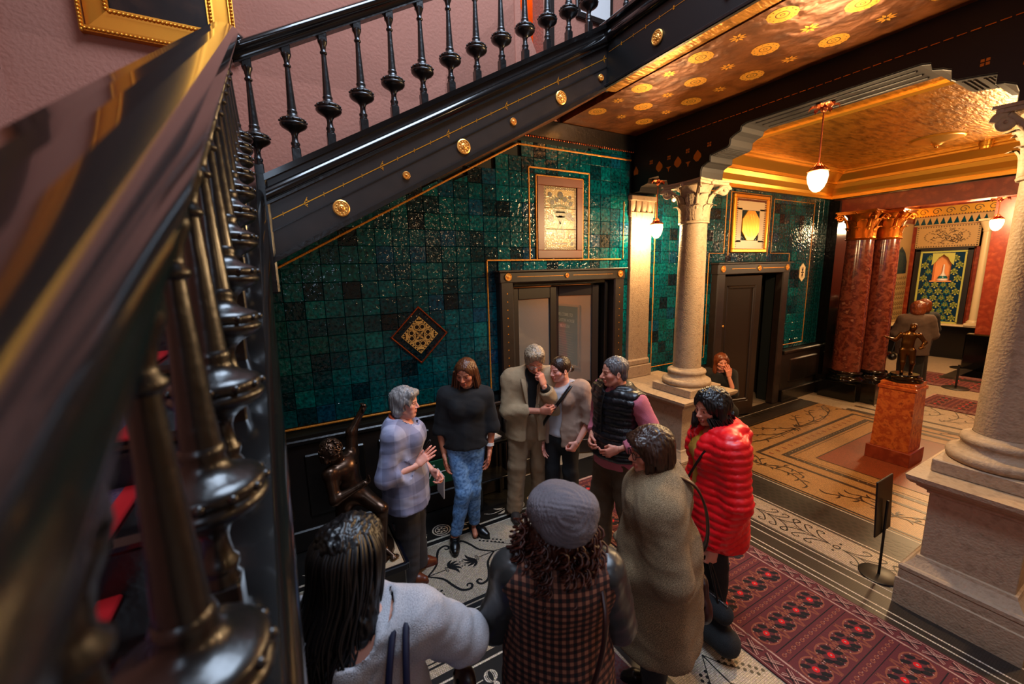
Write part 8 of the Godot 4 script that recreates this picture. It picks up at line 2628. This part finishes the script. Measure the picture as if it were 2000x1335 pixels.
	s3.cap(V(-0.13, -0.1, 0), V(0.13, -0.1, 0), 0.085, 0.085, 0.06).cap(V(-0.11, 0.12, 0), V(0.11, 0.10, 0), 0.055, 0.055, 0.08).cut(V(0, 0.15, 0), V(-0.2, 1, 0).normalized(), 0.3)
	obj("body", s3.build(folds(0.006)), M.leather_navy, b)
	obj("zip", MB.new().tube(spline([V(-0.15, 0.125, -0.02), V(-0.05, 0.15, -0.03), V(0.06, 0.165, -0.03), V(0.15, 0.18, -0.02)], 5), [0.005], 6), M.brass, b)
	for x in [-0.09, 0.08]: obj("ring", MB.new().tube(curl3(Transform3D(), V(x, 0.06, -0.075), 0.016), [0.0045], 6), M.chrome, b)
	obj("clasp", MB.new().tube([V(0.15, 0.17, -0.02), V(0.165, 0.25, -0.01)], [0.006], 6), M.brass, b)

func dark_woman() -> void:
	var q := person("woman with long dark hair and white top in the near foreground, back to the viewer", V(0.10, 0, -1.27), 2.75, 1.62, {"b": 1.22, "bust": 1.1, "skin": M.skin_fair, "cell": 0.013, "yaw": -0.55, "pitch": 0.15, "J": {"head": V(0, 1.575, 0.05), "shR": V(-0.20, 1.36, -0.01), "shL": V(0.19, 1.36, -0.01), "elR": V(-0.36, 1.14, 0.10), "wrR": V(-0.17, 1.05, 0.24), "elL": V(0.24, 1.08, -0.02), "wrL": V(0.13, 0.95, 0.2)}})
	wear(q, "trousers", LEG, 0.15, M.cloth_black, func(s): legs(s, q.J, 0.02, 1.2, 0.0, 0.03), folds(0.008))
	wear(q, "top", TOP, 0.2, M.cloth_white, func(s: SN):
		sleeve(s, q.J, "R", 0.042, 0.55); sleeve(s, q.J, "L", 0.036, 0.5)
		torso(s, q.J, 0.026, 1.24, 1.1)
		s.cap(V(0, 1.0, 0), V(0, 0.86, 0), 0.225, 0.235, 0.05, FZ, 0.8)
		s.cut(V(0, 0.84, 0), V(0, -1, 0), 0.32).cut(q.J.neck + V(0, -0.01, -0.02), V(0, 1, -0.35).normalized(), 0.14).sub(V(0, 1.42, -0.10), V(0.095, 0.13, 0.06), 0.02), folds(0.013, 6.0, 0.9), 0.011)
	shoes(q, M.leather_black, M.black_metal)
	hair(q, M.hair_dark, func(s: SN):
		skull(s, 0.016)
		s.cap(V(0.01, 0.02, -0.075), V(0.03, -0.28, -0.105), 0.085, 0.10, 0.05, V(0, 0, 1), 0.55)
		for x in [-1.0, 1.0]: s.cap(V(0.078 * x, 0.03, -0.01), V(0.10 * x, -0.2, -0.05), 0.032, 0.045, 0.04)
		s.sub(V(0, -0.035, 0.11), V(0.066, 0.105, 0.075), 0.02), V(-0.19, -0.5, -0.24), V(0.19, 0.16, 0.14), 0.009, func(mb: MB):
		for i in 330:
			var a := rnd.randf_range(1.0, TAU - 0.9)
			var r := rnd.randf_range(0.094, 0.122)
			var d := V(sin(a) * r, 0, cos(a) * r - 0.03)
			var w := V(cos(a), 0, -sin(a)) * rnd.randf_range(-0.03, 0.03)
			lock(mb, [d * 0.35 + V(0, 0.125, 0), d * 0.96 + V(0, 0.05, 0), d * 1.02 + w * 0.5 + V(0, -0.08, 0), d * 1.1 + w + V(0.01, -0.2, -0.02), d * 1.15 - w * 0.5 + V(0.02, -0.31, -0.03), d * 0.95 + w * 1.4 + V(0.025, rnd.randf_range(-0.47, -0.36), -0.035)], 0.0075, 0.15), 0.007)
	var b := thing("backpack", "blue nylon bag with navy straps hanging behind the woman in white", "bag")
	b.transform = q.n.transform * Transform3D(Basis(V(0, 1, 0), 0.3), V(-0.20, 0.86, -0.27))
	var s3 := SN.new(V(-0.2, -0.3, -0.14), V(0.2, 0.22, 0.14), 0.012)
	s3.cap(V(0, -0.16, 0), V(0, 0.02, 0), 0.12, 0.105, 0.06, FZ, 0.65).cap(V(0, 0.05, 0), V(0.01, 0.14, 0.02), 0.075, 0.03, 0.06)
	obj("body", s3.build(folds(0.012, 7.0)), M.nylon_blue, b)
	obj("flap", MB.new().tube(spline([V(-0.11, 0.05, -0.03), V(0.0, 0.02, -0.09), V(0.11, 0.05, -0.03)], 5), [0.012], 6), M.strap_navy, b)
	for k in 2:
		var w := 0.011
		strap(q, "bag_strap", [V(-0.145 - 0.03 * k, 1.425, 0.03), V(-0.15 - 0.03 * k, 1.44, -0.03), V(-0.14 - 0.045 * k, 1.37, -0.135), V(-0.13 - 0.06 * k, 1.2, -0.205), V(-0.15 - 0.06 * k, 1.0, -0.25)], w, 0.005, M.strap_navy)
	var c := thing("coat", "brown leather jacket folded over the arm of the woman in white", "coat")
	c.transform = q.n.transform * Transform3D(Basis(V(0, 1, 0), 0.4), V(-0.36, 0.93, 0.13))
	var s4 := SN.new(V(-0.16, -0.4, -0.16), V(0.16, 0.14, 0.16), 0.013)
	s4.cap(V(0, -0.02, 0), V(0.02, -0.3, 0.0), 0.07, 0.11, 0.05, V(1, 0, 0), 0.6)
	obj("body", s4.build(folds(0.018, 6.0, 0.2)), M.leather_brown, c)

func far_people() -> void:
	var q := person("woman with a blonde bob in a taupe jacket and dark trousers, far in the court", V(10.1, 0, -2.88), 2.1, 1.66, {"b": 1.1, "cell": 0.022, "J": {"elL": V(0.27, 1.1, 0.03), "wrL": V(0.10, 1.02, 0.2), "elR": V(-0.27, 1.1, 0.03), "wrR": V(-0.1, 1.0, 0.2)}})
	wear(q, "trousers", LEG, 0.14, M.cloth_black, func(s): legs(s, q.J, 0.025, 1.1, 0.02, 0.03), null, 0.022)
	wear(q, "jacket", TOP, 0.25, M.cloth_taupe, func(s: SN):
		sleeve(s, q.J, "L", 0.04, 0.95); sleeve(s, q.J, "R", 0.04, 0.95)
		torso(s, q.J, 0.04, 1.15, 0.0)
		s.cap(V(0, 1.0, 0), V(0, 0.70, 0), 0.22, 0.24, 0.06, FZ, 0.85)
		s.cut(V(0, 0.72, 0), V(0, -1, 0), 0.33), folds(0.01), 0.018)
	shoes(q, M.leather_black, M.black_metal)
	hair(q, M.hair_ginger, func(s: SN):
		skull(s, 0.025)
		s.ell(V(0, -0.05, -0.05), V(0.105, 0.085, 0.08), 0.03).sub(V(0, -0.03, 0.11), V(0.07, 0.1, 0.07), 0.02), V(-0.15, -0.17, -0.17), V(0.15, 0.17, 0.15), 0.006, null, 0.009)
	var b := thing("shoulder_bag", "dark shoulder bag at the side of the taupe jacketed visitor", "bag")
	b.transform = q.n.transform * Transform3D(Basis(), V(0.30, 0.72, -0.05))
	var s2 := SN.new(V(-0.14, -0.16, -0.16), V(0.14, 0.16, 0.16), 0.016)
	s2.cap(V(0, -0.05, -0.06), V(0, -0.05, 0.06), 0.07, 0.07, 0.05)
	obj("body", s2.build(), M.leather_black, b)
	obj("strap", MB.new().tube(spline([V(0, 0.0, 0), V(-0.08, 0.4, 0.05), V(-0.2, 0.72, 0.02)], 5), [0.01], 6), M.leather_black, b)
	var q2 := person("person in a black top partly hidden beyond the taupe jacketed visitor", V(10.75, 0, -2.98), 2.4, 1.66, {"cell": 0.022, "J": {"elR": V(-0.27, 1.12, 0.05), "wrR": V(-0.1, 1.1, 0.22)}})
	wear(q2, "trousers", LEG, 0.14, M.cloth_brown, func(s): legs(s, q2.J, 0.02, 1.05, 0.02, 0.03), null, 0.022)
	wear(q2, "top", TOP, 0.2, M.cloth_black, func(s: SN):
		sleeve(s, q2.J, "L", 0.03, 0.95); sleeve(s, q2.J, "R", 0.03, 0.95)
		torso(s, q2.J, 0.03, 1.05, 0.0)
		s.cut(V(0, 0.86, 0), V(0, -1, 0), 0.28), null, 0.018)
	shoes(q2, M.leather_black, M.black_metal)
	hair(q2, M.hair_ginger, func(s: SN):
		skull(s, 0.02)
		s.ell(V(0, -0.05, -0.05), V(0.1, 0.08, 0.075), 0.03).sub(V(0, -0.03, 0.11), V(0.07, 0.1, 0.07), 0.02), V(-0.15, -0.17, -0.17), V(0.15, 0.17, 0.15), 0.006, null, 0.009)
	# attendant seated by the inner door, head and hand showing past the column
	var q3 := person("seated attendant with light brown hair peeping past the stone column, chin on hand", V(5.30, 0, -3.50), -0.75, 1.60, {"cell": 0.02, "yaw": 0.1, "J": {"pelvis": V(0, 0.52, -0.05), "waist": V(0, 0.66, -0.03), "chest": V(0, 0.85, 0.02), "neck": V(0, 1.01, 0.03), "head": V(0, 1.15, 0.08), "shL": V(0.17, 0.96, 0.02), "shR": V(-0.17, 0.96, 0.02), "hipL": V(0.09, 0.52, -0.03), "hipR": V(-0.09, 0.52, -0.03), "kneeL": V(0.11, 0.50, 0.38), "kneeR": V(-0.11, 0.50, 0.38), "ankL": V(0.11, 0.085, 0.36), "ankR": V(-0.11, 0.085, 0.36), "elL": V(0.16, 0.72, 0.22), "wrL": V(0.09, 0.95, 0.2), "elR": V(-0.22, 0.7, 0.08), "wrR": V(-0.1, 0.60, 0.25)}, "handL": ["relaxed", V(-0.3, 0, -1), V(-0.2, 1, 0)]})
	wear(q3, "trousers", LEG, 0.15, M.cloth_black, func(s): legs(s, q3.J, 0.02, 1.0, 0.0, 0.03), null, 0.02)
	wear(q3, "top", ["pelvis", "neck", "shL", "shR", "elL", "elR"], 0.2, M.cloth_black, func(s: SN):
		sleeve(s, q3.J, "L", 0.025, 0.0); sleeve(s, q3.J, "R", 0.025, 0.0)
		torso(s, q3.J, 0.02, 1.0, 0.8)
		s.cut(q3.J.neck + V(0, 0, 0.03), V(0, 0.9, 0.4), 0.1), null, 0.016)
	shoes(q3, M.leather_black, M.black_metal)
	hair(q3, M.hair_ginger, func(s: SN):
		skull(s, 0.015)
		for x in [-1.0, 1.0]: s.cap(V(0.08 * x, 0.02, 0.0), V(0.085 * x, -0.15, 0.0), 0.026, 0.03, 0.03)
		s.sub(V(0, -0.035, 0.105), V(0.07, 0.1, 0.075), 0.02), V(-0.15, -0.25, -0.17), V(0.15, 0.17, 0.15), 0.006, null, 0.008)
	var st := thing("stool", "dark wooden stool under the attendant beside the inner door", "stool", V(5.30, 0, -3.50), -0.75)
	obj("seat", MB.new().box(V(0, 0.42, -0.04), V(0.38, 0.04, 0.36), 0.012), M.door_wood, st)
	for x in [-0.15, 0.15]:
		for z in [-0.18, 0.10]: obj("leg", bx(V(x, 0.2, z), V(0.035, 0.4, 0.035), 0.005), M.door_wood, st)
